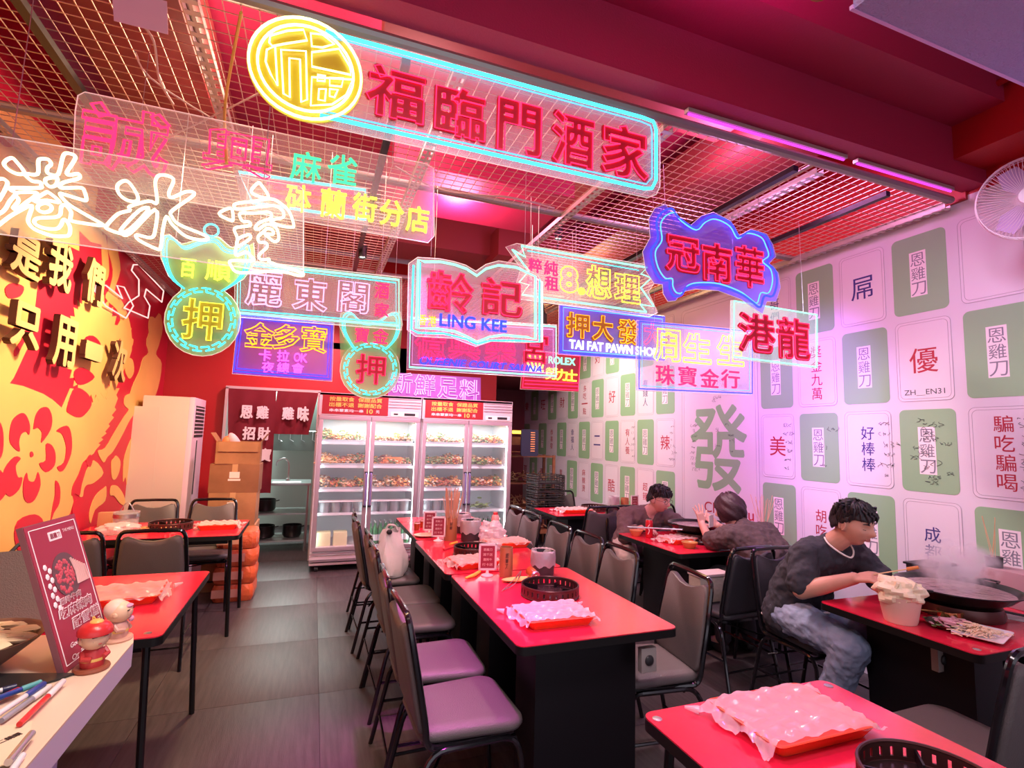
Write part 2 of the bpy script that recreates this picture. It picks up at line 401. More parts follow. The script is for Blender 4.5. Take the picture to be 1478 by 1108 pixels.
# back wall with the kitchen doorway (x -.98..02) and the open alcove on the right
wb = MB()
wb.box((-1.315, YB+.06, 1.9), (.67, .12, 3.9)).box((-.48, YB+.06, 2.94), (1.0, .12, 1.80)).box((1.2, YB+.06, 1.9), (2.36, .12, 3.9)).box((3.0, YB+.06, 3.2), (1.35, .12, 1.5))
struct('wall_back', wb, m_red)
struct('wall_alcove', MB().box((3.0, 9.1, 1.5), (1.4, .1, 3.2)).box((2.38, 8.1, 1.5), (.06, 2.0, 3.2)), mat('alcove_paint', (.20, .03, .045), .6))
struct('ceiling_alcove', MB().box((3.0, 8.1, 2.45), (1.4, 2.1, .06)), mat('alcove_paint', (.20, .03, .045), .6))
struct('wall_right', MB().box((XRW+.05, 3.0, 1.55), (.1, 12.2, 3.1)), m_white)
struct('wall_right_upper', MB().box((XRW+.05, 3.0, 3.5), (.1, 12.2, .8)), m_red)
struct('trim_top', MB().box((XRW-.004, 4.6, 3.095), (.03, 5.4, .05)), m_red)
# ceiling, stepped beam over the front edge of the mesh, side bulkheads
struct('ceiling', MB().box((1, 4.1, 3.93), (5.6, 7.2, .06)), m_ceil)
struct('ceiling_front', MB().box((1, -1.0, 3.73), (5.6, 5.2, .06)), m_ceil)
struct('beam_front', MB().box((1, 1.86, 3.27), (5.4, .12, .30)).box((1, 1.80, 3.60), (5.4, .5, .38)), m_ceil, bev=0)
struct('beam_back', MB().box((1.02, 3.65, 3.42), (1.3, .75, .25)), m_ceil)
struct('beam_side', MB().box((3.5, .1, 3.36), (.30, 3.4, .3)).tube([(3.3, -1, 3.5), (3.3, 1.75, 3.5)], .018), m_red)
for i, (x, y, z, a, b, c) in enumerate(((.3, 5.3, 3.6, 3.6, .5, .35), (-.9, 4.2, 3.55, .5, 4.2, .4), (2.75, 3.7, 3.6, .5, 3.0, .3), (2.2, 5.0, 3.5, 1.2, .45, .3), (1.3, 2.5, 3.65, 2.2, .3, .2))):
    tag(MB().box((x, y, z), (a, b, c), bev=.01).build('ventilation_duct', mat('duct_paint', (.22, .03, .03), .6), None),
        ('long crosswise red duct above the rear mesh', 'red duct running back along the mural side of the ceiling', 'red duct running back nearest the printed wall', 'short crosswise red duct above the middle of the rear mesh', 'flat red duct just behind the front edge of the mesh')[i], 'duct')
# ceiling mesh: wire panels in galvanised frames
m_wire = mat('galvanised_wire', (.62, .50, .38), .35, .6); m_strut = mat('perforated_steel', (.60, .58, .52), .4, .6)
def mesh_panel(x0, x1, y0, y1, label, z=3.06):
    t = thing('ceiling_mesh', label, 'ceiling mesh', (x0, y0, z), 0, 'wire mesh panels hung under the ceiling')
    w, d = x1-x0, y1-y0; b = MB(); st = .06
    for i in range(int(w/st)+1): b.box((i*st, d/2, 0), (.0032, d, .0032))
    for j in range(int(d/st)+1): b.box((w/2, j*st, .0034), (w, .0032, .0032))
    g = b.build('wire_grid', m_wire, t, smooth=False); g['kind'] = 'stuff'
    f = MB()
    for a, c in (((0, 0, 0), (w, 0, 0)), ((w, 0, 0), (w, d, 0)), ((w, d, 0), (0, d, 0)), ((0, d, 0), (0, 0, 0))): f.tube([Vector(a)+Vector((0, 0, .01)), Vector(c)+Vector((0, 0, .01))], .009, 6)
    f.build('frame', m_strut, t)
xs = [-1.62, -.52, .45, 1.50, 2.45, 3.58]
ns = ['over the mural side tables', 'beside the perforated strut, above the round character sign', 'above the middle of the long restaurant sign', 'above the right end of the long restaurant sign', 'against the printed wall']
for i in range(5): mesh_panel(xs[i], xs[i+1], 1.97, 3.08, 'front wire mesh panel '+ns[i])
nb = ['over the mural', 'behind the glass mahjong sign', '', 'above the ribbon shaped sign', 'along the printed wall at the back']
for i in (0, 1, 3, 4): mesh_panel(xs[i], xs[i+1], 3.12, 5.0, 'rear wire mesh panel '+nb[i])
for i in range(5): mesh_panel(xs[i], xs[i+1], 5.04, 6.95, 'last wire mesh panel by the back wall, '+('mural corner', 'above the curtain', 'above the left fridge', 'above the right fridge', 'alcove side')[i])
def strut(x, y0, y1, label, z=3.03):
    t = thing('perforated_strut', label, 'ceiling rail', (x, y0, z)); b = MB(); d = y1-y0
    for s in (-1, 1): b.box((s*.026, d/2, .012), (.003, d, .03))
    k = 0; y = 0
    while y < d:
        b.box((0, y+.012, 0), (.052, .024, .003)); b.box((0, y+.04, 0), (.012, .034, .003)); y += .056
    b.build('channel', m_strut, t, smooth=False)
for x, a, b_, l in ((-.50, 1.97, 6.9, 'pale perforated strut crossing above the glass mahjong sign'), (.47, 1.97, 6.9, 'pale perforated strut emerging under the middle of the long sign'), (1.50, 1.97, 6.9, 'yellowish perforated strut above the ribbon sign'), (2.50, 1.97, 6.9, 'white perforated strut beside the blue cloud sign'), (3.58, 1.97, 6.9, 'perforated strut along the top of the printed wall'), (-1.58, 1.97, 6.9, 'perforated strut along the top of the mural')):
    strut(x, a, b_, l)
def bar(pts, r, name, label, cat, m, n=8): return tag(MB().tube(pts, r, n).build(name, m), label, cat)
for x, y1, l in ((-1.06, 4.6, 'black track rail above the mural side'), (2.32, 4.4, 'black track rail beside the blue cloud sign'), (3.04, 5.5, 'black track rail nearest the printed wall'), (.25, 5.0, 'black track rail behind the round character sign')):
    tag(MB().box((x, (1.97+y1)/2, 3.02), (.035, y1-1.97, .03)).build('track_rail', m_black, smooth=False), l, 'ceiling rail')
tag(MB().tube([(-1.62, 1.95, 3.075), (3.58, 1.95, 3.075)], .022, 8).build('front_rail', mat('front_rail', (.30, .27, .25), .4, .5)), 'grey steel rail along the front edge of the ceiling mesh', 'ceiling rail')
tag(MB().tube([(-1.62, 3.1, 3.07), (3.58, 3.1, 3.07)], .025, 8).build('cross_rail', mat('front_rail', (.30, .27, .25), .4, .5)), 'grey cross rail behind the first mesh row', 'ceiling rail')
tag(MB().tube([(-1.62, 5.02, 3.07), (3.58, 5.02, 3.07)], .02, 8).build('cross_rail', mat('front_rail', (.30, .27, .25), .4, .5)), 'grey cross rail between the rear and last mesh rows', 'ceiling rail')
for a, b_, l in ((1.55, 2.6, 'violet glowing strip under the front beam above the blue cloud sign'), (2.68, 3.5, 'violet glowing strip under the front beam next to the printed wall')):
    t = thing('light_strip', l, 'light strip', (a, 1.90, 3.105))
    MB().box(((b_-a)/2, .0, .0), (b_-a, .03, .02)).build('housing', m_strut, t); MB().tube([(0.01, 0, -.014), (b_-a-.01, 0, -.014)], .006, 6).build('tube', neon('neon_violet_strip', (.8, .06, .9), 1.3), t)
# loose cables over the mesh
m_cable = mat('cable_white', (.6, .5, .45), .5); m_cblk = mat('cable_black', (.02, .02, .02), .5)
def cable(pts, r, label, m=m_cable): return tag(MB().tube(smoothpts(pts, False, 5), r, 6).build('cable', m), label, 'cable')
cable([at(195, 75, Z=3.04), at(240, 130, Z=3.02), at(430, 240, Z=3.02), at(560, 300, Z=3.04)], .004, 'thin pale cable sagging across the mesh above the red character sign')
cable([at(470, 60, Z=3.04), at(400, 120, Z=3.0), at(240, 200, Z=3.03)], .004, 'pale cable running left from the round yellow sign')
cable([at(200, 30, Z=3.05), at(222, 60, Z=3.02), at(230, 115, Z=3.0), at(250, 150, Z=3.03)], .005, 'crinkled cable hanging below the mesh near the pink paper')
cable([at(570, 240, Z=3.05), at(640, 275, Z=3.0), at(735, 285, Z=2.98), at(800, 300, Z=3.03)], .005, 'looped cable over the cross rail beside the ribbon sign')
tag(MB().box((0, 0, 0), (.16, .003, .1)).build('hanging_paper', mat('pink_paper', (.85, .45, .55), .6)), 'striped pink paper caught on the mesh at the top edge', 'paper').matrix_world = Matrix.Translation(at(203, 16, Z=2.98)) @ Matrix.Rotation(.5, 4, 'X')
cable([at(348, 18, Z=3.05), at(325, 150, Z=3.0), at(327, 235, Y=2.2)], .006, 'twisted yellow cord hanging beside the round yellow sign', mat('cord', (.7, .5, .1), .6))

# ---------------------------------------------------------------- printed wall of mahjong cards
m_green = mat('card_green', (.27, .48, .28), .6); m_card = mat('card_white', (.75, .69, .78), .6); m_line = mat('card_line', (.42, .36, .44), .6)
m_rtxt = mat('print_red', (.45, .02, .05), .6); m_btxt = mat('print_blue', (.04, .03, .22), .6); m_slip = mat('card_slip', (.86, .80, .84), .6); m_hand = mat('marker_ink', (.05, .06, .08), .6)
wr = bpy.data.objects['wall_right']
XF = XRW-.0006
def WM(y, z, d=0): return planeM((XF-d, y, z), (0, -1, 0), (0, 0, 1))
def scribble(par, y, z, w, h, n, seed):
    """short felt-pen signatures: rows of small hooked strokes"""
    rnd = random.Random(seed); b = MB()
    for i in range(n):
        cy = y+rnd.uniform(-.5, .5)*w; cz = z+h/2-(i+.5)*h/n; s = rnd.uniform(.010, .020)
        for q in range(rnd.randint(2, 4)):
            oy = cy-q*s*1.7; k = rnd.randint(0, 2)
            pts = [(XF-.0035, oy+rnd.uniform(-1, 1)*s, cz+(1-g)*s*.9*(1 if k else rnd.uniform(-1, 1))) for g in (0, .6, 1.1, 1.7, 2.1)]
            b.tube(smoothpts(pts, False, 3), .0011, 4)
    b.build('handwriting', m_hand, par)
CW, CHh = .33, .525
tmpl = {}
def card(yc, zt, kind, txt='', col=None, sig=0):
    z = zt-CHh/2
    if kind == 'g':
        c = MB().prism(rrect(-CW/2, -CHh/2, CW/2, CHh/2, .035), .001, WM(yc, z)).build('card', m_green, wr, smooth=False)
        if 'slip' not in tmpl:
            M = planeM((0, 0, 0), (0, -1, 0), (0, 0, 1)); s = MB()
            s.box((-.0016, .004, 0), (.0006, .1, .30)); s = s.build('slip', m_slip, None, smooth=False); COL.objects.unlink(s)
            hs = MB()
            rnd = random.Random(3)
            for ch, zz in (('恩', .095), ('雞', 0), ('刀', -.1)):
                glyph_outline_y(hs, ch, zz)
            hs = hs.build('slip_writing', m_line2, None, smooth=False); COL.objects.unlink(hs); tmpl['slip'] = (s.data, hs.data)
        for nm, me in zip(('slip', 'slip_writing'), tmpl['slip']):
            o = bpy.data.objects.new(nm, me); COL.objects.link(o); o.parent = c; o.location = (XF, yc, z)
    else:
        c = MB().prism(rrect(-CW/2, -CHh/2, CW/2, CHh/2, .035), .001, WM(yc, z)).build('card', m_card, wr, smooth=False)
        for k, rr in ((0, .035), (.016, .03)):
            b = MB(); b.tube([WM(yc, z, .0012) @ Vector((x, y_, 0)) for x, y_ in rrect(-CW/2+k, -CHh/2+k, CW/2-k, CHh/2-k, rr)], .0013, 4, True); b.build('outline', m_line, c)
        n = len(txt)
        for i, ch in enumerate(txt):
            sz = .17 if n == 1 else .098
            flat_text('lettering', ch, WM(yc, z+(n-1)*sz*.56-i*sz*1.12, .0012), None, sz*(.16 if ch == '一' else .8 if ch == '二' else .95), col or m_rtxt, c, .004, .0006)
    if sig: scribble(c, yc-(.10 if kind == 'w' else 0), z, .06 if kind == 'w' else .22, .42, sig, int(yc*100))
m_line2 = mat('slip_ink', (.22, .22, .28), .6)
def glyph_outline_y(mb, ch, zz):
    ls = loops(ch); x0, y0, x1, y1 = bbox(ls); s = .085/(y1-y0)
    _tc.body = ch; dg = bpy.context.evaluated_depsgraph_get(); dg.update(); me = bpy.data.meshes.new_from_object(_to.evaluated_get(dg))
    M = planeM((-.0026, .004, zz), (0, -1, 0), (0, 0, 1))
    for p in me.polygons: mb._in([M @ Vector(((me.vertices[i].co.x-(x0+x1)/2)*s, (me.vertices[i].co.y-(y0+y1)/2)*s, 0)) for i in p.vertices], [tuple(range(len(p.vertices)))])
zr = [2.955, 2.38, 1.80, 1.225]
def ycol(k): return 2.195+.385*k       # k=0 is the column of 優 and 成都
G = ('g', '', None, 0)
grid = {
 (0, 3): ('w', '哥們', m_btxt, 0), (0, 2): G, (0, 1): ('w', '屌', m_btxt, 0), (0, 0): G, (0, -1): ('w', '', None, 0), (0, -2): G,
 (1, 3): G, (1, 2): ('w', '獎金九萬', m_rtxt, 0), (1, 1): G, (1, 0): ('w', '優', m_rtxt, 0), (1, -1): G, (1, -2): ('w', '', None, 0),
 (2, 3): ('w', '美', m_rtxt, 6), (2, 2): ('g', '', None, 3), (2, 1): ('w', '好棒棒', m_btxt, 6), (2, 0): ('g', '', None, 14), (2, -1): ('w', '騙吃騙喝', m_rtxt, 12), (2, -2): G,
 (3, 3): G, (3, 2): ('w', '胡吃', m_rtxt, 0), (3, 1): G, (3, 0): ('w', '成都', m_btxt, 0), (3, -1): G, (3, -2): ('w', '', None, 0)}
for (r_, k), (kd, tx, cl, sg) in grid.items(): card(ycol(k)-(.012 if k < 0 else 0), zr[r_], kd, tx, cl, sg)
flat_text('lettering', 'ZH__EN31', WM(2.2, 1.91, .0012), .24, .04, m_hand, wr, 0, .0006)
leftc = [4.86, 5.235, 5.61, 5.98, 6.36, 6.73, 7.10, 7.47, 7.84, 8.21, 8.58, 8.95]
lt = {0: ['愛', None, '發', None, '好', None, '來', None, '福', None, '喜', None], 1: [None, '有錢人', None, '好', None, '多吃一點', None, '財', None, '旺', None, '樂'],
      2: ['辣', None, '有人養', None, '二', None, '幸福人', None, '恭喜發', None, '吉', None], 3: [None, '超辣', None, '酷', None, '麻辣燙', None, '胃口', None, '春', None, '夏']}
for r_ in range(4):
    for i, y in enumerate(leftc):
        t = lt[r_][i]
        if t is None: card(y, zr[r_], 'g')
        else: card(y, zr[r_], 'w', t, m_btxt if t in ('有錢人', '幸福人', '二', '福') else m_rtxt, 6 if t in ('有人養', '辣') else 0)
# the tall green character panel
pn = MB().prism(rrect(-.51, -1.20, .51, 1.20, .05), .001, WM(4.06, 1.75)).build('card', m_card, wr, smooth=False)
for k in (0, .03): MB().tube([WM(4.06, 1.75, .0012) @ Vector((x, y_, 0)) for x, y_ in rrect(-.51+k, -1.20+k, .51-k, 1.20-k, .05)], .0018, 4, True).build('outline', m_line, pn)
a, b_ = at(1040, 585, X=XF), at(1040, 708, X=XF)
flat_text('lettering', '發', WM(4.06, (a.z+b_.z)/2, .0012), .74, a.z-b_.z, m_green, pn, .014, .0006)
flat_text('lettering', 'Cheng du', WM(3.93, at(1020, 733, X=XF).z, .0012), .62, .13, m_rtxt, pn, .004, .0006)
scribble(pn, 4.42, 1.5, .05, .5, 9, 5); scribble(pn, 3.9, 2.05, .45, .2, 7, 6); scribble(pn, 3.95, 1.6, .3, .3, 6, 9)
# ---------------------------------------------------------------- neon signs
NC = {'red': ((1, .015, .07), 3.0), 'cyan': ((.06, .92, 1), 2.1), 'mint': ((.22, 1, .60), 2.0), 'blue': ((.02, .03, 1), 3.4), 'ice': ((.10, .42, 1), 1.7), 'yellow': ((1, .86, .05), 2.6),
      'white': ((1, .86, .48), 3.2), 'pure': ((.92, .95, 1), 1.8), 'orange': ((1, .36, .01), 2.3), 'pink': ((1, .42, .85), 1.5), 'magenta': ((1, .08, .75), 2.2), 'green': ((.06, 1, .30), 1.6)}
def nm(c): return neon('neon_'+c, *NC[c])
m_acr = sheet('sign_acrylic', (.97, .93, .95), .15); m_acr_b = sheet('sign_acrylic_blue', (.25, .18, .98), .55); m_acr_y = sheet('sign_acrylic_yellow', (.70, .60, .02), .8)
m_acr_p = sheet('sign_acrylic_pink', (.92, .70, .80), .27); m_acr_g = sheet('sign_acrylic_green', (.45, .95, .35), .42); m_acr_v = sheet('sign_acrylic_violet', (.55, .12, .75), .85)
m_edge = mat('acrylic_edge', (.9, .75, .7), .3, em=.25)
def sign(label, Y, panel, m_panel, tubes=(), chars=(), wires=(), hang=True, group='neon signs hanging from the mesh', edge=True):
    """panel: pixel outline; tubes: (colour, px points, closed, radius, smooth); chars: (text, cx, cy, w, h, colour, style[, bold])"""
    pp = [at(x, y, Y=Y) for x, y in panel]
    cx = sum(p.x for p in pp)/len(pp); zt = max(p.z for p in pp); zb = min(p.z for p in pp)
    t = thing('neon_sign', label, 'neon sign', (cx, Y, zb), 0, group); O = Vector((cx, Y, zb))
    M = planeM((0, .006, 0), (1, 0, 0), (0, 0, 1))
    poly = [((p-O).x, (p-O).z) for p in pp]
    MB().prism(poly, .005, M).build('backing_panel', m_panel, t, smooth=False)
    if edge: MB().tube([((p-O).x, .003, (p-O).z) for p in pp], .0022, 4, True).build('panel_edge', m_edge, t)
    for c, pts, closed, r, sm in tubes:
        q = [at(x, y, Y=Y)-O for x, y in pts]
        if sm: q = smoothpts(q, closed, 4)
        q = [Vector((v.x, -.016, v.z)) for v in q]
        MB().tube(q, r, 6, closed).build('tube', nm(c), t)
    for ch in chars:
        s, px, py, w, h, c, st = ch[:7]; bold = ch[7] if len(ch) > 7 else .02
        p = at(px, py, Y=Y)-O; hh = (at(px, py-h/2, Y=Y)-at(px, py+h/2, Y=Y)).z; ww = (at(px+w/2, py, Y=Y)-at(px-w/2, py, Y=Y)).x
        if st == 'o':
            b = MB(); glyph_outline(b, s, p.x, p.z, ww, hh, -.014, max(.0026, hh*.022), bold); b.build('character', nm(c), t)
        elif st == 'd':     # double: outline over a filled heart
            b = MB(); glyph_outline(b, s, p.x, p.z, ww, hh, -.014, max(.0022, hh*.014), bold); o = b.build('character', nm(c), t)
            flat_text('stroke_bed', s, planeM((p.x, -.004, p.z), (1, 0, 0), (0, 0, 1)), ww, hh, mat('bed_'+c, tuple(.38*k for k in NC[c][0]), .6), o, bold, .004)
        else:
            flat_text('character', s, planeM((p.x, -.012, p.z), (1, 0, 0), (0, 0, 1)), ww, hh, nm(c), t, bold, .005, slant=.25 if st == 'i' else 0)
    if hang:
        xs = [p.x for p in pp]; x0, x1 = min(xs), max(xs)
        for f in (.15, .85):
            x = x0+(x1-x0)*f; zz = zt-.03
            MB().tube([(x-cx, .004, zz-zb), (x-cx, .02, 3.055-zb)], .0016, 4).build('hanging_wire', m_steel, t)
    return t, O
def arc(cx, cy, rx, ry, n=28, a0=0, a1=360): return [(cx+rx*cos(R(a0+(a1-a0)*i/n)), cy+ry*sin(R(a0+(a1-a0)*i/n))) for i in range(n if a1-a0 == 360 else n+1)]

# 1 the long sign with the round yellow character
Y1 = 1.93
t, O = sign('long cyan-bordered sign of five red characters with a round yellow emblem', Y1, [(440, 40), (930, 170), (948, 176), (953, 190), (953, 268), (948, 280), (935, 285), (440, 175)], m_acr_p,
     [('cyan', [(470, 50), (924, 172), (940, 178), (944, 190), (944, 262), (938, 274), (926, 274), (462, 170)], False, .0075, False), ('ice', [(468, 55), (922, 178), (936, 184), (938, 194), (938, 258), (930, 268), (462, 163)], False, .003, False)],
     [('福', 571, 138, 84, 72, 'red', 'd', .03), ('臨', 664, 165, 72, 70, 'red', 'd', .03), ('門', 749, 187, 62, 74, 'red', 'd', .03), ('酒', 826, 204, 60, 74, 'red', 'd', .03), ('家', 901, 221, 66, 74, 'red', 'd', .03)])
c = at(443, 104, Y=Y1)-O; rd = .195
MB().prism([(rd*cos(2*pi*i/48)+c.x, rd*sin(2*pi*i/48)+c.z) for i in range(48)], .006, planeM((0, -.006, 0), (1, 0, 0), (0, 0, 1))).build('round_panel', m_acr_y, t, smooth=False)
for k in (.188, .160):
    MB().tube([(k*cos(2*pi*i/40)+c.x, -.022, k*sin(2*pi*i/40)+c.z) for i in range(40)], .005, 6, True).build('ring_tube', neon('neon_lemon', (1, .98, .35), 3.5), t)
em = [  # emblem strokes traced in the crop (scale 2.954 of the photo from x=330)
 [(180, 170), (250, 150), (320, 145), (335, 190), (240, 205), (190, 215), (175, 200)], [(165, 230), (200, 215), (210, 380), (180, 330), (160, 280)], [(225, 230), (330, 235), (335, 440), (310, 450), (305, 270), (260, 265), (262, 430), (235, 415)],
 [(350, 160), (400, 165), (450, 205), (400, 220), (355, 215)], [(355, 240), (470, 225), (515, 300), (520, 335), (355, 300)], [(355, 345), (525, 355), (500, 420), (440, 460), (350, 465)], [(380, 335), (412, 340), (410, 362), (378, 360)], [(430, 348), (488, 350), (480, 385), (430, 380)], [(385, 395), (415, 395), (410, 445), (382, 440)], [(430, 395), (465, 398), (450, 430), (430, 425)]]
for l in em:
    q = [at(330+x/2.954, y/2.954, Y=Y1)-O for x, y in l]; MB().tube([(v.x, -.022, v.z) for v in q], .0036, 6, True).build('emblem_tube', neon('neon_lemon', (1, .98, .35), 3.5), t)
# 2 the white brush-outline sign, traced loops
Y2 = 2.02
def z_(l, s, ox, oy): return [(ox+x/s, oy+y/s) for x, y in l]
A = lambda l: z_(l, 6.154, 0, 180)
B_ = lambda l: z_(l, 2.954, 0, 0)
C_ = lambda l: z_(l, 7.385, 280, 210)
D_ = lambda l: z_(l, 3.6925, 200, 300)
wt = [A([(60, 370), (90, 330), (135, 318), (170, 350), (235, 432), (222, 458), (170, 455), (100, 420)]),
 A([(-60, 520), (0, 508), (50, 500), (90, 530), (80, 575), (40, 650), (0, 700), (-80, 720)]),
 A([(-120, 880), (-40, 840), (60, 780), (110, 700), (165, 628), (120, 600), (130, 580), (370, 580), (388, 560), (380, 530), (310, 520), (270, 490), (245, 455), (355, 458), (362, 350), (385, 325), (450, 330), (475, 370), (445, 400), (440, 440), (470, 462), (538, 458), (580, 300), (620, 275), (682, 295), (680, 335), (612, 445), (640, 465), (712, 455), (728, 485), (690, 505), (590, 530), (550, 560), (575, 580), (735, 578), (768, 610), (785, 685), (740, 682), (600, 640), (555, 630), (575, 670), (660, 745), (920, 895), (920, 910), (860, 905), (660, 872), (645, 845), (650, 790), (600, 732), (565, 745), (540, 830), (370, 845), (328, 870), (345, 905), (420, 935), (520, 940), (560, 910), (578, 868), (602, 862), (640, 920), (635, 990), (590, 1005), (480, 1000), (340, 950), (285, 900), (275, 850), (305, 735), (200, 780), (100, 840), (-20, 930), (-120, 960)]),
 A([(425, 535), (432, 500), (490, 490), (530, 492), (520, 550), (470, 570)]), A([(165, 625), (340, 620), (330, 655), (260, 705), (195, 755), (140, 762), (190, 690)]), A([(322, 698), (420, 625), (460, 625), (552, 705), (440, 690)]), A(arc(418, 755, 62, 40, 12)),
 B_([(508, 800), (535, 780), (560, 790), (592, 840), (590, 865), (550, 862), (515, 835)]),
 B_([(675, 872), (668, 785), (690, 755), (745, 772), (725, 830), (738, 850), (800, 825), (832, 838), (740, 905), (738, 930), (770, 965), (882, 1012), (875, 1030), (800, 1015), (740, 965), (716, 930), (700, 985), (690, 1062), (668, 1065), (598, 1030), (590, 1008), (650, 1020), (668, 985), (668, 900), (560, 1002), (520, 1002), (470, 985), (462, 970), (510, 920), (560, 905), (560, 888), (640, 865)]),
 B_([(600, 905), (640, 900), (560, 985), (520, 990)]),
 C_([(620, 490), (690, 418), (730, 450), (795, 550), (772, 578), (700, 562), (630, 530)]), C_([(275, 745), (402, 688), (422, 805), (390, 812)]),
 C_([(450, 690), (450, 640), (650, 612), (820, 588), (920, 630), (1015, 720), (1065, 860), (1040, 888), (930, 872), (870, 850), (818, 812), (930, 792), (962, 760), (940, 705), (860, 660), (700, 672), (540, 692)]),
 C_([(498, 740), (640, 740), (805, 728), (822, 790), (700, 840), (655, 900), (700, 905), (770, 858), (850, 870), (892, 920), (905, 1010), (860, 1040), (790, 985), (765, 960), (845, 960), (842, 922), (790, 900), (740, 940), (688, 990), (700, 1042), (770, 1052), (780, 1100), (700, 1180), (720, 1230), (810, 1225), (820, 1260), (1150, 1370), (1120, 1400), (900, 1350), (500, 1370), (400, 1290), (410, 1240), (640, 1240), (600, 1180), (560, 1150), (450, 1180), (470, 1010), (440, 900), (600, 870), (590, 830), (520, 820)]),
 C_([(480, 1010), (590, 965), (600, 1010), (470, 1090)])]
sign('large clear sign with three white outlined brush characters, in front of the mural', Y2, [(-75, 183), (432, 268), (438, 274), (438, 392), (432, 397), (-75, 327)], m_acr, [('white', l, True, .0050, True) for l in wt])
# 3 the glass mahjong sign
sign('wide clear sign with red, green and yellow characters behind the white one', 2.3, [(108, 160), (112, 137), (122, 132), (615, 236), (626, 242), (627, 340), (618, 350), (104, 262)], m_acr, (),
     [('誠', 183, 204, 128, 92, 'red', 'o', .022), ('興', 345, 224, 100, 62, 'red', 'o', .02), ('麻', 442, 243, 44, 42, 'green', 'f', .008), ('雀', 494, 247, 42, 42, 'green', 'f', .008),
      ('砵', 431, 288, 36, 38, 'yellow', 'f', .014), ('蘭', 481, 296, 36, 40, 'yellow', 'f', .014), ('街', 526, 301, 34, 38, 'yellow', 'f', .014), ('分', 565, 309, 34, 36, 'yellow', 'f', .014), ('店', 602, 318, 32, 36, 'yellow', 'f', .014)])
sign('cyan-bordered red sign half hidden behind the yellow street characters', 3.2, [(340, 246), (530, 272), (532, 325), (350, 300)], m_acr_p,
     [('cyan', [(345, 250), (527, 276), (528, 318), (365, 294)], True, .008, False), ('red', [(385, 264), (510, 280), (510, 300), (390, 284)], True, .012, False), ('red', [(395, 272), (505, 288)], False, .010, False)])
# 4 the bat-shaped pawn sign
def dashes(cx, cy, rx, ry, n, c='cyan', Y=2.7, O=None, t=None, r=.004, a0=0, a1=360):
    b = MB()
    for i in range(n):
        s0 = a0+(a1-a0)*i/n; s1 = s0+(a1-a0)/n*1.1
        for k, (p, q) in enumerate(((1, 0), (.88, .35))):
            pts = [at(cx+rx*p*cos(R(s0+(s1-s0)*(q+f*.65))), cy+ry*p*sin(R(s0+(s1-s0)*(q+f*.65))), Y=Y)-O for f in (0, .5, 1)]
            b.tube([(v.x, -.016, v.z) for v in pts], r, 5)
        e = [at(cx+rx*p*cos(R(s0+(s1-s0)*.36)), cy+ry*p*sin(R(s0+(s1-s0)*.36)), Y=Y)-O for p in (1, .88)]
        b.tube([(v.x, -.016, v.z) for v in e], r, 5)
    b.build('border_tube', nm(c), t)
def pawn(label, Y, cx, cy, rx, ry, cup, chars, mp, c1):
    low = arc(cx, cy, rx*1.2, ry*1.2, 24, -45, 225); pn_ = cup[::-1]+low[::1]
    t, O = sign(label, Y, cup+arc(cx, cy, rx*1.2, ry*1.2, 20, -55, 235), mp, [(c1, [(cx+(x-cx)*.9, cy+(y-cy)*.95) for x, y in cup], False, .0045, True), (c1, [(cx+(x-cx)*.82, cy+(y-cy)*.92) for x, y in cup], False, .0035, True)], chars)
    dashes(cx, cy, rx*1.05, ry*1.05, 16, c1, Y, O, t)
    return t, O
cup = [(262, 414), (243, 398), (232, 372), (232, 340), (244, 338), (262, 352), (285, 346), (300, 342), (316, 342), (332, 356), (352, 358), (366, 350), (368, 378), (352, 402), (326, 418)]
t, O = pawn('green gourd-shaped pawn sign with yellow characters, nearest the mural', 2.75, 292, 462, 46, 43, cup, [('押', 293, 462, 58, 58, 'yellow', 'd', .02), ('百', 272, 388, 22, 26, 'yellow', 'f', .012), ('順', 316, 392, 36, 28, 'yellow', 'f', .012)], m_acr_g, 'cyan')
p = at(306, 334, Y=2.75)-O; MB().tube([(p.x+.03*cos(2*pi*i/16), -.016, p.z+.03*sin(2*pi*i/16)) for i in range(16)], .005, 6, True).build('ring_tube', nm('cyan'), t)
# 5
def rect(tl, tr, br, bl, k=0):
    c = (sum(p[0] for p in (tl, tr, br, bl))/4, sum(p[1] for p in (tl, tr, br, bl))/4)
    return [(p[0]+(-k if p[0] > c[0] else k), p[1]+(-k if p[1] > c[1] else k)) for p in (tl, tr, br, bl)]
Q = ((341, 376), (578, 402), (578, 474), (340, 455))
sign('mint-bordered sign with three pink outlined characters, beside the green pawn sign', 2.8, rect(*Q, k=-2), m_acr, [('mint', rect(*Q, k=3), True, .006, False), ('cyan', rect(*Q, k=7), True, .003, False)],
     [('麗', 382, 418, 52, 50, 'pink', 'o', .02), ('東', 448, 426, 50, 46, 'pink', 'o', .03), ('閣', 510, 430, 44, 44, 'pink', 'o', .02), ('酒', 551, 420, 20, 22, 'red', 'f', .01), ('家', 551, 448, 20, 20, 'red', 'f', .01)])
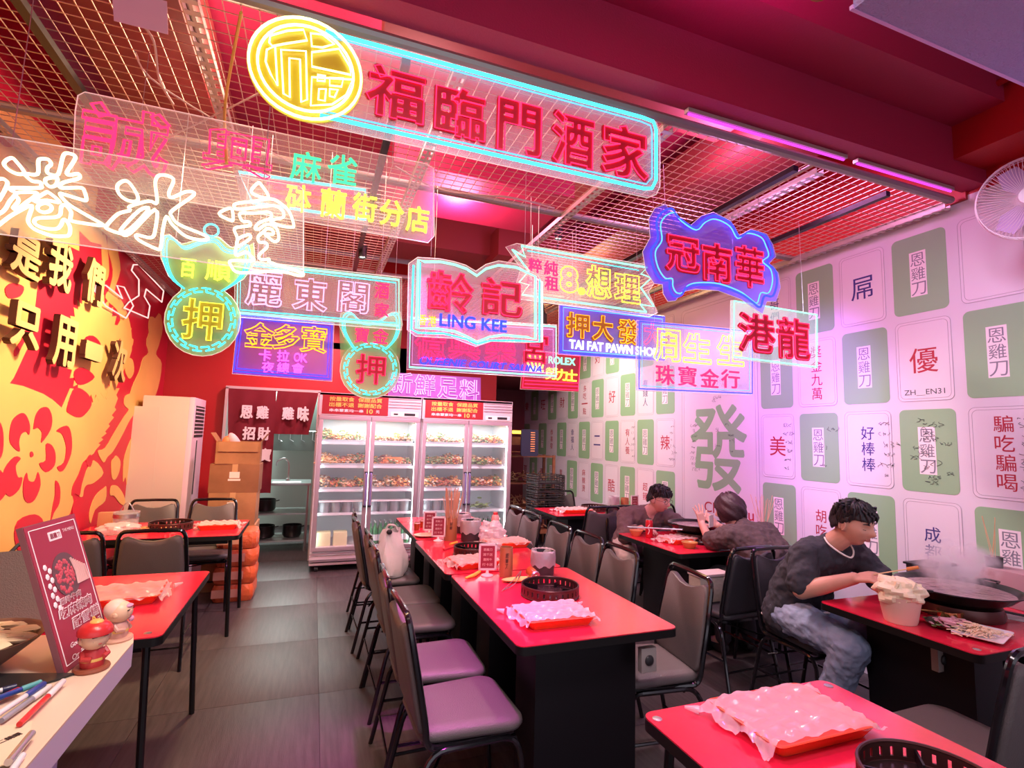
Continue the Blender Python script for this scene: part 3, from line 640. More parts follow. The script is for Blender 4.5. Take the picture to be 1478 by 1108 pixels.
# 6
Q = ((345, 453), (481, 467), (478, 549), (336, 538))
sign('blue-bordered sign with orange characters above pink ones, over the doorway curtain', 2.85, rect(*Q, k=-1), sheet('sign_acrylic_violet_clear', (.35, .08, .70), .5), [('blue', rect(*Q, k=2), True, .004, False), ('blue', rect(*Q, k=6), True, .003, False)],
     [('金', 375, 484, 44, 36, 'orange', 'o', .03), ('多', 414, 487, 38, 36, 'orange', 'o', .03), ('寶', 453, 490, 38, 38, 'orange', 'o', .02), ('卡', 383, 513, 17, 16, 'magenta', 'f'), ('拉', 409, 514, 17, 16, 'magenta', 'f'), ('O', 429, 516, 9, 12, 'magenta', 'f'), ('K', 439, 517, 9, 12, 'magenta', 'f'), ('夜', 387, 530, 17, 15, 'magenta', 'f'), ('總', 409, 531, 17, 15, 'magenta', 'f'), ('會', 430, 532, 17, 15, 'magenta', 'f')])
# 7
cup = [(508, 502), (497, 486), (490, 470), (492, 452), (504, 448), (520, 462), (545, 462), (566, 450), (578, 450), (581, 468), (574, 488), (560, 502)]
pawn('smaller cyan gourd-shaped pawn sign with red characters above the left fridge', 3.3, 534, 533, 36, 35, cup, [('押', 535, 533, 42, 42, 'red', 'd', .02), ('寶', 522, 484, 20, 22, 'red', 'f', .008), ('金', 549, 485, 22, 22, 'red', 'f', .008)], m_acr_g, 'cyan')
# 8 the open-book sign
bk = [(603, 376), (612, 379), (635, 379), (655, 383), (672, 389), (687, 399), (700, 389), (718, 384), (744, 387), (771, 400), (771, 490), (758, 487), (744, 486), (725, 484), (705, 487), (687, 494), (672, 486), (655, 479), (630, 475), (600, 474)]
op = [(590, 380), (603, 371), (635, 373), (655, 377), (672, 382), (687, 391), (702, 381), (720, 376), (750, 381), (778, 398), (783, 410), (782, 494), (745, 494), (710, 492), (687, 500), (655, 488), (600, 485), (588, 476)]
sign('open-book shaped sign outlined in mint with two large red characters', 2.6, op, m_acr_p, [('mint', bk, True, .0065, False), ('cyan', [(596, 384), (593, 476), (603, 481), (640, 482), (672, 490), (687, 497), (705, 492), (745, 492), (777, 494), (777, 404)], False, .005, False), ('pure', [(770, 402), (781, 408), (781, 494)], False, .004, False), ('cyan', [(606, 380), (604, 472)], False, .003, False)],
     [('齡', 650, 422, 66, 58, 'red', 'd', .022), ('記', 724, 430, 58, 52, 'red', 'd', .03), ('LING KEE', 683, 467, 96, 17, 'blue', 'f', .02), ('香', 609, 462, 12, 15, 'orange', 'f', .0), ('港', 623, 464, 12, 15, 'orange', 'f', .0)])
# 9
Q = ((590, 458), (803, 470), (803, 545), (588, 532))
sign('mint-bordered sauna sign with red characters and blue italic letters', 3.0, rect(*Q, k=-1), sheet('sign_acrylic_mauve', (.60, .20, .65), .38), [('mint', rect(*Q, k=2), True, .005, False), ('pink', rect(*Q, k=6), True, .002, False)],
     [('億', 621, 498, 44, 42, 'red', 'o', .02), ('興', 670, 499, 44, 40, 'red', 'o', .02), ('樂', 722, 503, 44, 42, 'red', 'o', .02), ('宮', 771, 502, 38, 44, 'red', 'd', .02), ('QUEENIE COURT SAUNA', 697, 528, 176, 12, 'blue', 'i', .01)])
# 10
Q = ((757, 506), (837, 513), (834, 564), (752, 560))
t, O = sign('small red-bordered sign with a yellow crown and green letters', 3.3, rect(*Q, k=-1), mat('sign_dark_red', (.35, .02, .04), .5), [('red', rect(*Q, k=1), True, .004, False), ('red', [(756, 549), (833, 553)], False, .004, False), ('red', [(756, 554), (833, 558)], False, .004, False)],
     [('ROLEX', 810, 521, 38, 10, 'mint', 'f', .02), ('勞', 795, 539, 17, 17, 'yellow', 'f', .01), ('力', 810, 541, 15, 16, 'yellow', 'f', .02), ('士', 824, 542, 15, 16, 'yellow', 'f', .02)])
b = MB(); base = [(763, 532), (782, 534)]
for i in range(5):
    x = 756+i*7.5; y = 516-2.5*(2-abs(i-2)); p0 = at(765+i*4, 532, Y=3.3)-O; p1 = at(x, y, Y=3.3)-O
    b.cone((p0.x, -.014, p0.z), .008, (p1.x, -.014, p1.z), .004, 6); b.ball((p1.x, -.014, p1.z), .009, 8, 6)
p0, p1 = at(763, 534, Y=3.3)-O, at(783, 536, Y=3.3)-O; b.tube([(p0.x, -.014, p0.z), (p1.x, -.014, p1.z)], .01, 6); b.build('crown_tube', nm('yellow'), t)
# 11 the ribbon
rb = [(751, 356), (932, 387), (923, 396), (938, 402), (923, 416), (942, 443), (922, 440), (931, 451), (752, 426), (762, 412), (748, 408), (762, 392), (738, 361), (757, 372)]
sign('ribbon-shaped mint sign with yellow numeral and characters', 2.9, [(743+(x-743)*1.0+(6 if x > 900 else -6 if x < 770 else 0), y+(-5 if y < 400 else 5)) for x, y in ((752, 356), (934, 388), (940, 402), (930, 416), (944, 446), (931, 452), (752, 426), (750, 408), (758, 392), (736, 361))], m_acr, [('mint', rb, True, .0058, False), ('cyan', [(760, 363), (920, 391)], False, .0025, False)],
     [('8', 820, 404, 26, 38, 'yellow', 'o', .05), ('.', 838, 421, 7, 7, 'yellow', 'f', .03), ('想', 863, 408, 36, 46, 'yellow', 'o', .03), ('理', 904, 417, 37, 40, 'yellow', 'o', .03), ('粹', 771, 384, 19, 20, 'red', 'f'), ('純', 794, 388, 19, 20, 'red', 'f'), ('出', 768, 408, 17, 18, 'red', 'f'), ('租', 795, 410, 19, 20, 'red', 'f')])
# 12
Q = ((808, 440), (958, 457), (958, 520), (807, 510))
sign('blue-bordered pawn shop sign with orange characters and white letters', 3.1, rect(*Q, k=-1), m_acr_b, [('blue', rect(*Q, k=1), True, .005, False), ('ice', rect(*Q, k=4), True, .003, False)],
     [('押', 833, 470, 33, 36, 'orange', 'd', .03), ('大', 869, 474, 30, 36, 'orange', 'd', .04), ('發', 905, 479, 30, 36, 'orange', 'd', .02), ('大', 940, 482, 24, 34, 'red', 'o', .03), ('TAI FAT PAWN SHOP', 886, 503, 126, 12, 'pure', 'f', .03)])
# 13
Q = ((920, 463), (1084, 478), (1084, 569), (919, 562))
sign('blue-bordered jewellery sign with yellow characters over red ones', 2.6, rect(*Q, k=-1), sheet('sign_acrylic_lilac', (.60, .50, .95), .28), [('blue', rect(*Q, k=1), True, .004, False), ('ice', rect(*Q, k=5), True, .002, False)],
     [('周', 961, 499, 38, 46, 'yellow', 'o', .03), ('生', 1004, 503, 40, 42, 'yellow', 'o', .03), ('生', 1052, 506, 38, 42, 'yellow', 'o', .03), ('珠', 958, 541, 26, 28, 'red', 'f', .012), ('寶', 990, 543, 26, 28, 'red', 'f', .008), ('金', 1022, 546, 26, 26, 'red', 'f', .012), ('行', 1052, 547, 26, 26, 'red', 'f', .012)])
# 14 the blue cloud
cl = [(967, 303), (976, 315), (1000, 330), (1014, 318), (1030, 313), (1052, 324), (1064, 343), (1079, 335), (1100, 341), (1108, 355), (1112, 370), (1103, 379), (1115, 391), (1118, 410), (1112, 428), (1100, 428), (1094, 444), (1082, 436), (1066, 425), (1036, 414), (1006, 412), (988, 416), (980, 427), (970, 428), (964, 418), (963, 406), (952, 405), (941, 388), (937, 364), (947, 346), (945, 322), (953, 308)]
cc = (1028, 372)
sign('blue cloud-shaped sign with three red characters by the printed wall', 2.25, [(cc[0]+(x-cc[0])*1.10, cc[1]+(y-cc[1])*1.12) for x, y in cl], m_acr_b, [('blue', cl, True, .0055, True), ('ice', [(cc[0]+(x-cc[0])*.93, cc[1]+(y-cc[1])*.92) for x, y in cl], True, .0035, True)],
     [('冠', 984, 368, 48, 50, 'red', 'd', .03), ('南', 1033, 380, 42, 54, 'red', 'd', .03), ('華', 1080, 386, 40, 58, 'red', 'd', .02)])
# 15
Q = ((1056, 434), (1177, 454), (1177, 531), (1055, 516))
sign('mint-bordered sign with two tall red characters, hanging lowest by the printed wall', 2.5, rect(*Q, k=-1), sheet('sign_acrylic_sea', (.50, .80, .72), .24), [('mint', rect(*Q, k=1), True, .0045, False)],
     [('港', 1091, 481, 52, 54, 'red', 'd', .03), ('龍', 1144, 489, 46, 58, 'red', 'd', .025)])
# 16 violet board on the fridges
sign('violet board with four pale pink outlined characters standing on the fridges', 6.32, [(560, 537), (694, 545), (694, 580), (560, 573)], m_acr_v, (), [('新', 579, 552, 32, 30, 'pink', 'o', .02), ('鮮', 613, 556, 30, 30, 'pink', 'o', .02), ('足', 646, 560, 29, 30, 'pink', 'o', .03), ('料', 677, 563, 28, 30, 'pink', 'o', .02)], hang=False, group='boards on the fridges', edge=False)
# 17 thin white outline on the mural
hz = lambda l: [at(x/3.6925, 300+y/3.6925, X=XL) for x, y in l]
ht = thing('neon_outline', 'thin pink-white outlined letter tubes on the mural beside the corner', 'neon sign', (XL, 5.9, 2.3))
for l in ([(690, 300), (720, 300), (855, 440), (845, 500), (760, 430), (750, 470), (780, 520), (770, 585), (640, 530), (665, 500), (720, 465), (720, 380), (680, 330)], [(490, 405), (540, 410), (630, 480), (600, 410), (640, 420), (690, 520), (650, 585), (540, 520), (480, 440)]):
    MB().tube([(p.x-XL+.03, p.y-5.9, p.z-2.3) for p in hz(l)], .006, 6, True).build('tube', neon('neon_soft', (1, .55, .5), 1.2), ht)
# ---------------------------------------------------------------- tables
m_top = mat('red_laminate', (.76, .022, .062), .18, coat=.25, noise=.06, nscale=40); m_rim = mat('table_rim', (.006, .006, .006), .45, spec=.3); m_ped = mat('pedestal_black', (.005, .004, .006), .5, spec=.25)
def table(x0, x1, y0, y1, label, ped='block', side='y', plug=False, bolts=()):
    cx, cy = (x0+x1)/2, (y0+y1)/2; t = thing('restaurant_table', label, 'table', (cx, cy, 0), 0, 'red laminate tables'); w, d = x1-x0-.006, y1-y0-.006
    T = lambda z: Matrix.Translation((0, 0, z))
    MB().prism(rrect(-w/2, -d/2, w/2, d/2, .035), .004, T(.746)).build('tabletop', m_top, t)
    MB().prism(rrect(-w/2-.002, -d/2-.002, w/2+.002, d/2+.002, .036), .032, T(.714)).build('rim', m_rim, t)
    if ped == 'block':
        for s in (-1, 1):
            if w > d: MB().box((s*(w/2-.28), 0, .357), (.20, d-.24, .714), bev=.006).build('pedestal', m_ped, t)
            else: MB().box((0, s*(d/2-.24), .357), (w-.26, .22, .714), bev=.006).build('pedestal', m_ped, t)
        if w > d: MB().box((0, 0, .55), (w-.6, .02, .3)).build('modesty_board', m_ped, t)
        else: MB().box((0, 0, .45), (.02, d-.5, .5)).build('modesty_board', m_ped, t)
    else:
        for i in (-1, 1):
            for j in (-1, 1): MB().tube([(i*(w/2-.06), j*(d/2-.06), .714), (i*(w/2-.03), j*(d/2-.03), 0)], .014, 8).build('leg', m_black, t)
        MB().box((0, 0, .69), (w-.16, d-.16, .03)).build('apron', m_ped, t)
    if plug:
        x, y = plug
        p = MB().box((x, y, .62), (.075, .03, .10), bev=.004).build('socket_box', mat('socket_grey', (.30, .27, .25), .5), t)
        MB().ball((x, y-.017, .62), .022, 12, 8, sc=(1, .4, 1)).build('knob', m_dark, p)
    for bx, by in bolts:
        MB().lathe([(0, .003), (.008, .003), (.014, .0015), (.014, 0)], 14, Matrix.Translation((bx, by, .75))).build('bolt_cap', m_steel, t)
    return t
table(.78, 1.53, 1.94, 3.03, 'red table at the near end of the long central row', plug=(.24, -.50))
table(.76, 1.51, 3.04, 4.05, 'middle red table of the long central row')
table(.78, 1.53, 4.06, 5.18, 'far red table of the central row, nearest the fridges')
table(.95, 1.70, .30, 1.39, 'red table lowest in the picture, cut off at the bottom edge', ped='legs', bolts=((-.345, .50), (.34, .50)))
table(2.49, 3.62, 1.35, 2.06, 'red table of the man in the black T-shirt, by the printed wall', plug=(-.38, -.1), bolts=((-.50, -.31),))
table(2.50, 3.62, 3.17, 4.0, 'red table between the man with glasses and the woman bending over', plug=(.1, -.2))
table(2.40, 3.55, 4.98, 5.62, 'red table in the far corner beside the dark basket stack')
table(-1.62, -.49, 4.54, 5.30, 'red table in front of the tall air conditioner', ped='legs')
table(-1.62, -.50, 2.43, 3.46, 'red table on the mural side, nearest the counter', ped='legs', bolts=((.50, -.46),))

# ---------------------------------------------------------------- chairs
m_vinyl = mat('grey_vinyl', (.125, .108, .106), .42, bump=.25, bscale=240, spec=.45); m_vdk = mat('black_vinyl', (.03, .027, .033), .38, bump=.2, bscale=240)
m_frame = mat('chair_frame', (.010, .009, .012), .16, .3, coat=.5)
def arcp(a, b, c, n=5):
    """rounded corner points at b between a and c"""
    a, b, c = map(Vector, (a, b, c)); return [a*(1-t)**2+b*2*t*(1-t)+c*t*t for t in [i/n for i in range(n+1)]]
def make_chair(mv, label):
    t = thing('banquet_chair', label, 'chair', (0, 0, 0), 0, 'black framed restaurant chairs')
    # seat: rounded cushion
    prof = [(.90, .428), (.97, .434), (1, .446), (.985, .463), (.93, .473), (.7, .478), (0, .480)]
    b = MB(); base = rrect(-.21, -.205, .21, .215, .07, 5); rings = []
    for k, z in prof[:-1]: rings.append([b.b.verts.new((x*k*(.90 if y < 0 else 1), y*k, z)) for x, y in base])
    n = len(base); c0 = b.b.verts.new((0, 0, .480))
    for A, B in zip(rings, rings[1:]):
        for j in range(n): b.b.faces.new((A[j], A[(j+1) % n], B[(j+1) % n], B[j]))
    for j in range(n): b.b.faces.new((rings[-1][j], rings[-1][(j+1) % n], c0))
    b.b.faces.new(rings[0][::-1]); b.build('seat', mv, t, ang=60)
    MB().prism([(x*.93, y*.93) for x, y in rrect(-.205, -.20, .205, .21, .07)], .014, Matrix.Translation((0, 0, .414))).build('seat_board', m_frame, t)
    # backrest pad, leaning back, with the hand-hold dip in its top edge
    th = R(11); M = Matrix.Translation((0, -.185, .47)) @ Matrix.Rotation(th, 4, 'X') @ planeM((0, 0, 0), (1, 0, 0), (0, 0, 1))
    pts = [(-.175, .0), (-.192, .03), (-.186, .20), (-.172, .355), (-.158, .385), (-.135, .392), (-.10, .378), (-.055, .362), (0, .356), (.055, .362), (.10, .378), (.135, .392), (.158, .385), (.172, .355), (.186, .20), (.192, .03), (.175, 0)]
    b = MB(); rr = []
    for k, z in ((.965, -.020), (1, -.012), (1, .008), (.97, .018), (.85, .023)): rr.append([b.b.verts.new(M @ Vector((x*k, .19+(y-.19)*k, z))) for x, y in pts])
    n = len(pts)
    for A, B in zip(rr, rr[1:]):
        for j in range(n): b.b.faces.new((A[j], A[(j+1) % n], B[(j+1) % n], B[j]))
    b.b.faces.new(rr[0][::-1]); b.b.faces.new(rr[-1]); b.build('backrest', mv, t, ang=50)
    bk = lambda x, h: M @ Vector((x, h, -.004))
    loop = [Vector((-.178, -.02, .415)), Vector((-.185, -.12, .42))]+arcp((-.188, -.14, .42), (-.190, -.185, .42), bk(-.200, .02))+[bk(-.198, .20)]+arcp(bk(-.186, .37), bk(-.178, .425), bk(-.14, .425))
    loop += [bk(0, .428)]+[Vector((-v.x, v.y, v.z)) for v in loop[::-1]]
    MB().tube(loop, .0125, 8).build('back_frame', m_frame, t)
    for s in (-1, 1):
        p = [Vector((s*.215, .225, 0)), Vector((s*.20, .195, .30))]+arcp((s*.197, .19, .34), (s*.193, .18, .41), (s*.192, .11, .41))
        MB().tube(p, .0115, 8).build('leg', m_frame, t)
        q = [Vector((s*.192, .11, .41)), Vector((s*.192, -.09, .41))]+arcp((s*.192, -.10, .41), (s*.193, -.17, .41), (s*.200, -.19, .33))+[Vector((s*.215, -.265, 0))]
        MB().tube(q, .0115, 8).build('leg', m_frame, t)
        for y in (.225, -.265):
            pass
        MB().tube([(s*.206, .203, .20), (s*.205, -.215, .20)], .007, 6).build('stretcher', m_frame, t)
    MB().tube([(-.19, .17, .40), (.19, .17, .40)], .009, 6).tube([(-.19, -.10, .40), (.19, -.10, .40)], .009, 6).tube([(-.19, .10, .405), (.17, -.16, .30)], .006, 6).build('seat_frame', m_frame, t)
    MB().tube([(-.205, -.23, .14), (.205, -.23, .14)], .006, 6).build('stretcher', m_frame, t)
    return t
c0 = make_chair(m_vinyl, 'grey vinyl chair at the near end of the central row, aisle side'); c1 = make_chair(m_vdk, 'black vinyl chair the man in the black T-shirt sits on')
E_, Wd, Nn, Ss = -pi/2, pi/2, 0, pi
c0.location = (.62, 2.17, 0); c0.rotation_euler = (0, 0, E_+.03)
for x, y, r, l in (
 (.62, 2.63, E_-.02, 'grey chair second from the near end on the aisle side of the central row'),
 (.63, 3.25, E_+.02, 'grey chair third from the near end on the aisle side of the central row'),
 (.64, 3.68, E_, 'fourth grey chair on the aisle side, in front of the bag chair'),
 (.60, 4.22, E_+.04, 'aisle-side grey chair holding the white plastic bag'),
 (.62, 4.68, E_-.03, 'farthest grey chair on the aisle side of the central row'),
 (1.60, 2.30, Wd-.10, 'grey chair at the near end of the central row, wall side, seen whole'),
 (1.56, 2.86, Wd, 'wall-side grey chair of the central row, second from the near end'),
 (1.58, 3.30, Wd+.03, 'wall-side grey chair of the central row, third from the near end'),
 (1.57, 3.74, Wd, 'wall-side grey chair of the central row, fourth from the near end'),
 (1.57, 4.30, Wd+.03, 'wall-side grey chair of the central row, second from the fridges'),
 (1.57, 4.68, Wd, 'wall-side grey chair of the central row, nearest the fridges'),
 (2.72, 4.86, Nn, 'dark chair pushed under the far corner table, behind the man with glasses'),
 (3.42, 4.40, Ss, 'dark chair standing empty on the far side, right of the man with glasses'),
 (2.95, 5.80, Ss, 'dark chair behind the far corner table beside the basket stack'),
 (-1.32, 5.42, Ss, 'grey chair against the tall air conditioner'),
 (-.84, 5.42, Ss, 'grey chair between the air conditioner and the carton stack'),
 (-.93, 4.28, Nn, 'brown-grey chair tucked between the two mural side tables'),
 (-1.38, 4.28, Nn, 'brown-grey chair closest to the mural between the two side tables'),
 (-1.08, 2.22, .10, 'brown-grey chair behind the standing menu board on the counter')):
    dup(c0, (x, y, 0), r, l)
c1.location = (2.80, 2.36, 0); c1.rotation_euler = (0, 0, pi)
for x, y, r, l in ((2.66, 2.92, .04, 'black vinyl chair holding a pale bag, behind the man in the black T-shirt'), (3.16, 2.90, 0, 'black vinyl chair under the woman bending over the table'), (2.95, 4.36, Ss, 'black vinyl chair under the man with glasses')):
    dup(c1, (x, y, 0), r, l)
dup(c0, (2.36, 1.36, 0), .02, 'grey chair cut off at the right edge, back towards the camera')

# ---------------------------------------------------------------- glass door fridges
m_fw = mat('fridge_body', (.72, .60, .64), .35); m_alu = mat('fridge_door_frame', (.58, .46, .50), .35, .5); m_fin = mat('fridge_inside', (.80, .86, .88), .5); m_glass = sheet('door_glass', (.8, .9, .95), .07, .03, .3)
m_gold_t = mat('gold_print', (.95, .62, .12), .5); m_lab = mat('fridge_label', (.36, .012, .022), .5); m_wt = mat('print_white', (.9, .85, .85), .5)
def fridge(x0, label):
    w, d, h = 1.165, .68, 2.0; y0 = 6.30
    t = thing('display_fridge', label, 'fridge', (x0, y0, 0), 0, 'double door display fridges')
    b = MB().box((w/2, d-.01, 1.0), (w, .02, 1.86)).box((.015, d/2+.03, 1.0), (.03, d-.06, 1.86)).box((w-.015, d/2+.03, 1.0), (.03, d-.06, 1.86)).box((w/2, d/2+.02, 1.72), (w-.06, d-.08, .02)).box((w/2, d/2+.02, .255), (w-.06, d-.08, .02)).box((w/2, d/2, .16), (w, d, .04))
    b.build('body', m_fw, t, smooth=False)
    MB().box((w/2, d-.025, .99), (w-.06, .01, 1.46)).box((.036, d/2+.03, .99), (.008, d-.1, 1.46)).box((w-.036, d/2+.03, .99), (.008, d-.1, 1.46)).build('liner', m_fin, t, smooth=False)
    for k in range(4): MB().box((w/2, .01+k*.012, .205-k*.040), (w, .03, .026), bev=.006).build('kick_slat', m_fw, t)
    for x in (.08, w-.08):
        for y in (.08, d-.08): MB().lathe([(0, -.02), (.03, -.02), (.03, .02), (0, .02)], 12, Matrix.Translation((x, y, .03)) @ Matrix.Rotation(pi/2, 4, 'Y')).build('caster', m_dark, t)
    hd = MB().box((w/2, .035, 1.87), (w, .07, .26), bev=.006).box((w/2, d/2, 1.985), (w, d, .03)).build('header', m_fw, t)
    for k in range(4): MB().box((w*.83, -.002, 1.965-k*.034), (w*.32, .012, .012)).build('louvre', m_alu, hd, smooth=False)
    MB().box((w*.345, -.004, 1.865), (w*.63, .006, .215)).build('label_board', m_lab, hd, smooth=False)
    for s, zz, x_, ww, m_ in (('按量取食', 1.930, .185, .27, m_gold_t), ('保證品質', 1.930, .50, .27, m_gold_t), ('出櫃不退', 1.866, .185, .27, m_gold_t), ('謝謝配合', 1.866, .50, .27, m_gold_t), ('串串葷素均一串', 1.800, .24, .37, m_wt), ('10', 1.800, .50, .065, m_gold_t), ('元', 1.800, .59, .04, m_wt)):
        flat_text('print', s, planeM((x_+.06, -.0085, zz), (1, 0, 0), (0, 0, 1)), ww, .05 if m_ is m_gold_t else .034, m_, hd, .02)
    MB().prism(rrect(w*.69, 1.755, w*.97, 1.81, .012), .006, planeM((0, -.002, 0), (1, 0, 0), (0, 0, 1))).build('control_panel', m_wt, hd)
    MB().box((w*.88, -.010, 1.782), (.13, .004, .03)).box((w*.74, -.010, 1.782), (.05, .004, .018)).build('display', m_dark, hd, smooth=False)
    for i in (0, 1):
        a, b_ = (.012, w/2-.004) if i == 0 else (w/2+.004, w-.012)
        z0, z1 = .235, 1.735; f = .045
        dr = MB().box(((a+b_)/2, -.012, z0+f/2), (b_-a, .04, f), bev=.004).box(((a+b_)/2, -.012, z1-f/2), (b_-a, .04, f), bev=.004).box((a+f/2, -.012, (z0+z1)/2), (f, .04, z1-z0-2*f), bev=.004).box((b_-f/2, -.012, (z0+z1)/2), (f, .04, z1-z0-2*f), bev=.004).build('door', m_alu, t)
        MB().box(((a+b_)/2, -.005, (z0+z1)/2), (b_-a-2*f, .006, z1-z0-2*f)).build('glass', m_glass, dr, smooth=False)
        hx = b_-.022 if i == 0 else a+.022
        MB().tube([(hx, -.03, 1.10), (hx, -.065, 1.08), (hx, -.065, .74), (hx, -.03, .72)], .009, 8).build('handle', mat('handle_blue', (.25, .22, .50), .35), dr)
        for zz in (1.10, .72): MB().box((hx, -.036, zz), (.035, .02, .02)).build('bracket', m_dark, dr, smooth=False)
    sh = []
    for z in (1.42, 1.15, .88, .615): MB().box((w/2, d/2+.02, z), (w-.085, d-.15, .012)).box((w/2, .088, z+.008), (w-.085, .006, .03)).build('shelf', mat('shelf_white', (.80, .84, .86), .4), t, smooth=False)
    for x in (.045, w/2, w-.045):
        MB().box((x, .065, .98), (.014, .012, 1.40)).build('light_tube', neon('fridge_tube', (.88, .97, 1), 9.0), t, smooth=False)
    return t
fridge(.03, 'white double-door fridge nearest the kitchen doorway'); fridge(1.205, 'white double-door fridge on the right, next to the alcove')
for x in (.6, 1.78): lamp('AREA', (x, 6.50, 1.68), (x, 6.62, 0), 9, (.85, .95, 1), .9, sy=.2)
# food on the shelves
FC = [(.62, .22, .05), (.78, .45, .20), (.85, .62, .38), (.50, .12, .06), (.16, .25, .07), (.80, .72, .55), (.90, .42, .10), (.24, .12, .06)]
fm = [mat('food_%s' % n, c, .4) for n, c in zip(('rust', 'ginger', 'cream', 'brick', 'leaf', 'pale', 'orange', 'brown'), FC)]
m_tray = mat('steel_tray', (.62, .62, .64), .3, .8); m_bamboo = mat('bamboo', (.72, .50, .26), .5)
sides = ('left fridge left door', 'left fridge right door', 'right fridge left door', 'right fridge right door'); rows = {1.42: 'top shelf', 1.15: 'second shelf', .88: 'third shelf'}
rnd = random.Random(11)
for di in range(4):
    bx = (.03 if di < 2 else 1.205)+(.06 if di % 2 == 0 else .60)
    for z, rn in rows.items():
        t = thing('skewer_tray', 'long tray of skewered food on the %s behind the %s' % (rn, sides[di]), 'food tray', (bx, 6.40, z+.008), 0, 'trays of skewers in the fridges')
        MB().box((.25, .20, .006), (.49, .42, .008)).box((.25, -.008, .02), (.49, .008, .036)).box((.25, .408, .02), (.49, .008, .036)).box((.008, .2, .02), (.008, .41, .036)).box((.492, .2, .02), (.008, .41, .036)).build('tray', m_tray, t, smooth=False)
        for gi in range(5):
            cols = rnd.sample(fm, 3); hh = rnd.uniform(.05, .10)
            for mi, m_ in enumerate(cols):
                b = MB()
                for k in range(34):
                    x = .055+gi*.097+rnd.uniform(-.045, .045); y = rnd.uniform(.01, .39); zz = .014+rnd.uniform(0, hh)+hh*.6*(1-abs(y-.2)/.2)
                    M = Matrix.Translation((x, y, zz)) @ Matrix.Rotation(rnd.uniform(-.5, .5), 4, 'Z') @ Matrix.Rotation(rnd.uniform(-.4, .4), 4, 'X')
                    if k % 3 == 0: b.ball((0, 0, 0), .016, 6, 4, M, (1, 1.5, .7))
                    else: b.box((0, 0, 0), (.022, rnd.uniform(.02, .05), .012), M)
                b.build('skewered_food', m_, t)['kind'] = 'stuff'
        b = MB()
        for k in range(22):
            x = rnd.uniform(.02, .48); b.tube([(x, -.004, .03+rnd.uniform(0, .03)), (x+rnd.uniform(-.03, .03), .2, .05+rnd.uniform(0, .03))], .0018, 4)
        b.build('bamboo_sticks', m_bamboo, t)['kind'] = 'stuff'
# orange slabs, leafy bundles
for x, z, l in ((.72, 1.19, 'pile of orange slabs on the second shelf of the left fridge'),):
    t = thing('orange_slab_pile', l, 'food', (x+.03, 6.44, z)); 
    for k in range(3): MB().box((.15+.01*k, .1, .01+k*.028), (.27-.03*k, .16, .024), bev=.006).build('slab', mat('carrot_orange', (.85, .25, .05), .5), t)
for x, y, z, l in ((1.93, 6.45, 1.19, 'dark green leaf bundle on the second shelf of the right fridge'), (1.45, 6.45, 1.20, 'leafy bundle on the second shelf behind the left door of the right fridge'), (.14, 6.5, 1.46, 'dark leafy bundle on the top shelf of the left fridge'), (2.0, 6.45, .66, 'green leaf heap on the fourth shelf of the right fridge'), (.2, 6.45, 1.19, 'wrapped brown noodles bundle on the second shelf of the left fridge')):
    b = MB()
    for k in range(60):
        M = Matrix.Translation((x+rnd.gauss(0, .06), y+rnd.gauss(0, .04), z+abs(rnd.gauss(.02, .025)))) @ Matrix.Rotation(rnd.uniform(0, 6), 4, 'Z') @ Matrix.Rotation(rnd.uniform(-.8, .8), 4, 'X')
        b.ball((0, 0, 0), .022, 6, 4, M, (1.6, .8, .25))
    o = b.build('leaf_bundle', fm[4] if 'brown' not in l else fm[1]); tag(o, l, 'food', 'leafy bundles in the fridges')
# tubs on the fourth shelf and bottles on the fridge floor
tb = None; n = 0
m_tub = sheet('tub_plastic', (.78, .84, .86), .55, .2, .5)
ordn = ('first', 'second', 'third', 'fourth')
for di in (0, 1, 2):
    bx = (.03 if di < 2 else 1.205)+(.06 if di % 2 == 0 else .60)
    for k in range(4):
        l = '%s clear tub from the left on the fourth shelf, %s' % (ordn[k], sides[di])
        if tb is None:
            tb = thing('food_tub', l, 'tub', (bx+.07, 6.46, .625), 0, 'clear tubs in the fridges')
            MB().lathe([(0, 0), (.046, 0), (.052, .02), (.058, .13), (.060, .132)], 12, sx=1, sy=1.4).build('tub', m_tub, tb)
            MB().lathe([(0, .008), (.044, .008), (.050, .09), (0, .10)], 12, sy=1.35).build('filling', mat('tub_filling', (.30, .33, .33), .6), tb)
            MB().box((0, 0, .137), (.13, .18, .008), bev=.003).build('lid', m_wt, tb)
        else: dup(tb, (bx+.07+k*.122, 6.46, .625), 0, l)
m_bg = mat('bottle_green', (.02, .22, .05), .12, spec=.7); m_bl = mat('bottle_label', (.75, .80, .78), .5)
bt = None
for di in (1, 3):
    bx = (.03 if di < 2 else 1.205)+.60
    for k in range(8):
        for j in range(2):
            l = '%s green bottle from the left, %s row, %s' % (('first', 'second', 'third', 'fourth', 'fifth', 'sixth', 'seventh', 'eighth')[k], ('front', 'back')[j], sides[di])
            if bt is None:
                bt = thing('green_bottle', l, 'bottle', (bx+.05, 6.42, .266), 0)
                MB().lathe([(0, 0), (.027, 0), (.030, .01), (.030, .14), (.022, .175), (.011, .20), (.011, .245), (.013, .25), (0, .25)], 12).build('bottle', m_bg, bt)
                MB().lathe([(.0305, .04), (.0305, .11)], 12).build('label', m_bl, bt, nrm=False); MB().lathe([(.0, .262), (.0135, .26), (.0135, .24), (0, .24)], 10).build('cap', m_steel, bt)
                bt['group'] = 'green bottles in the fridges'
            else: dup(bt, (bx+.05+k*.060, 6.42+j*.10, .266), 0, l)
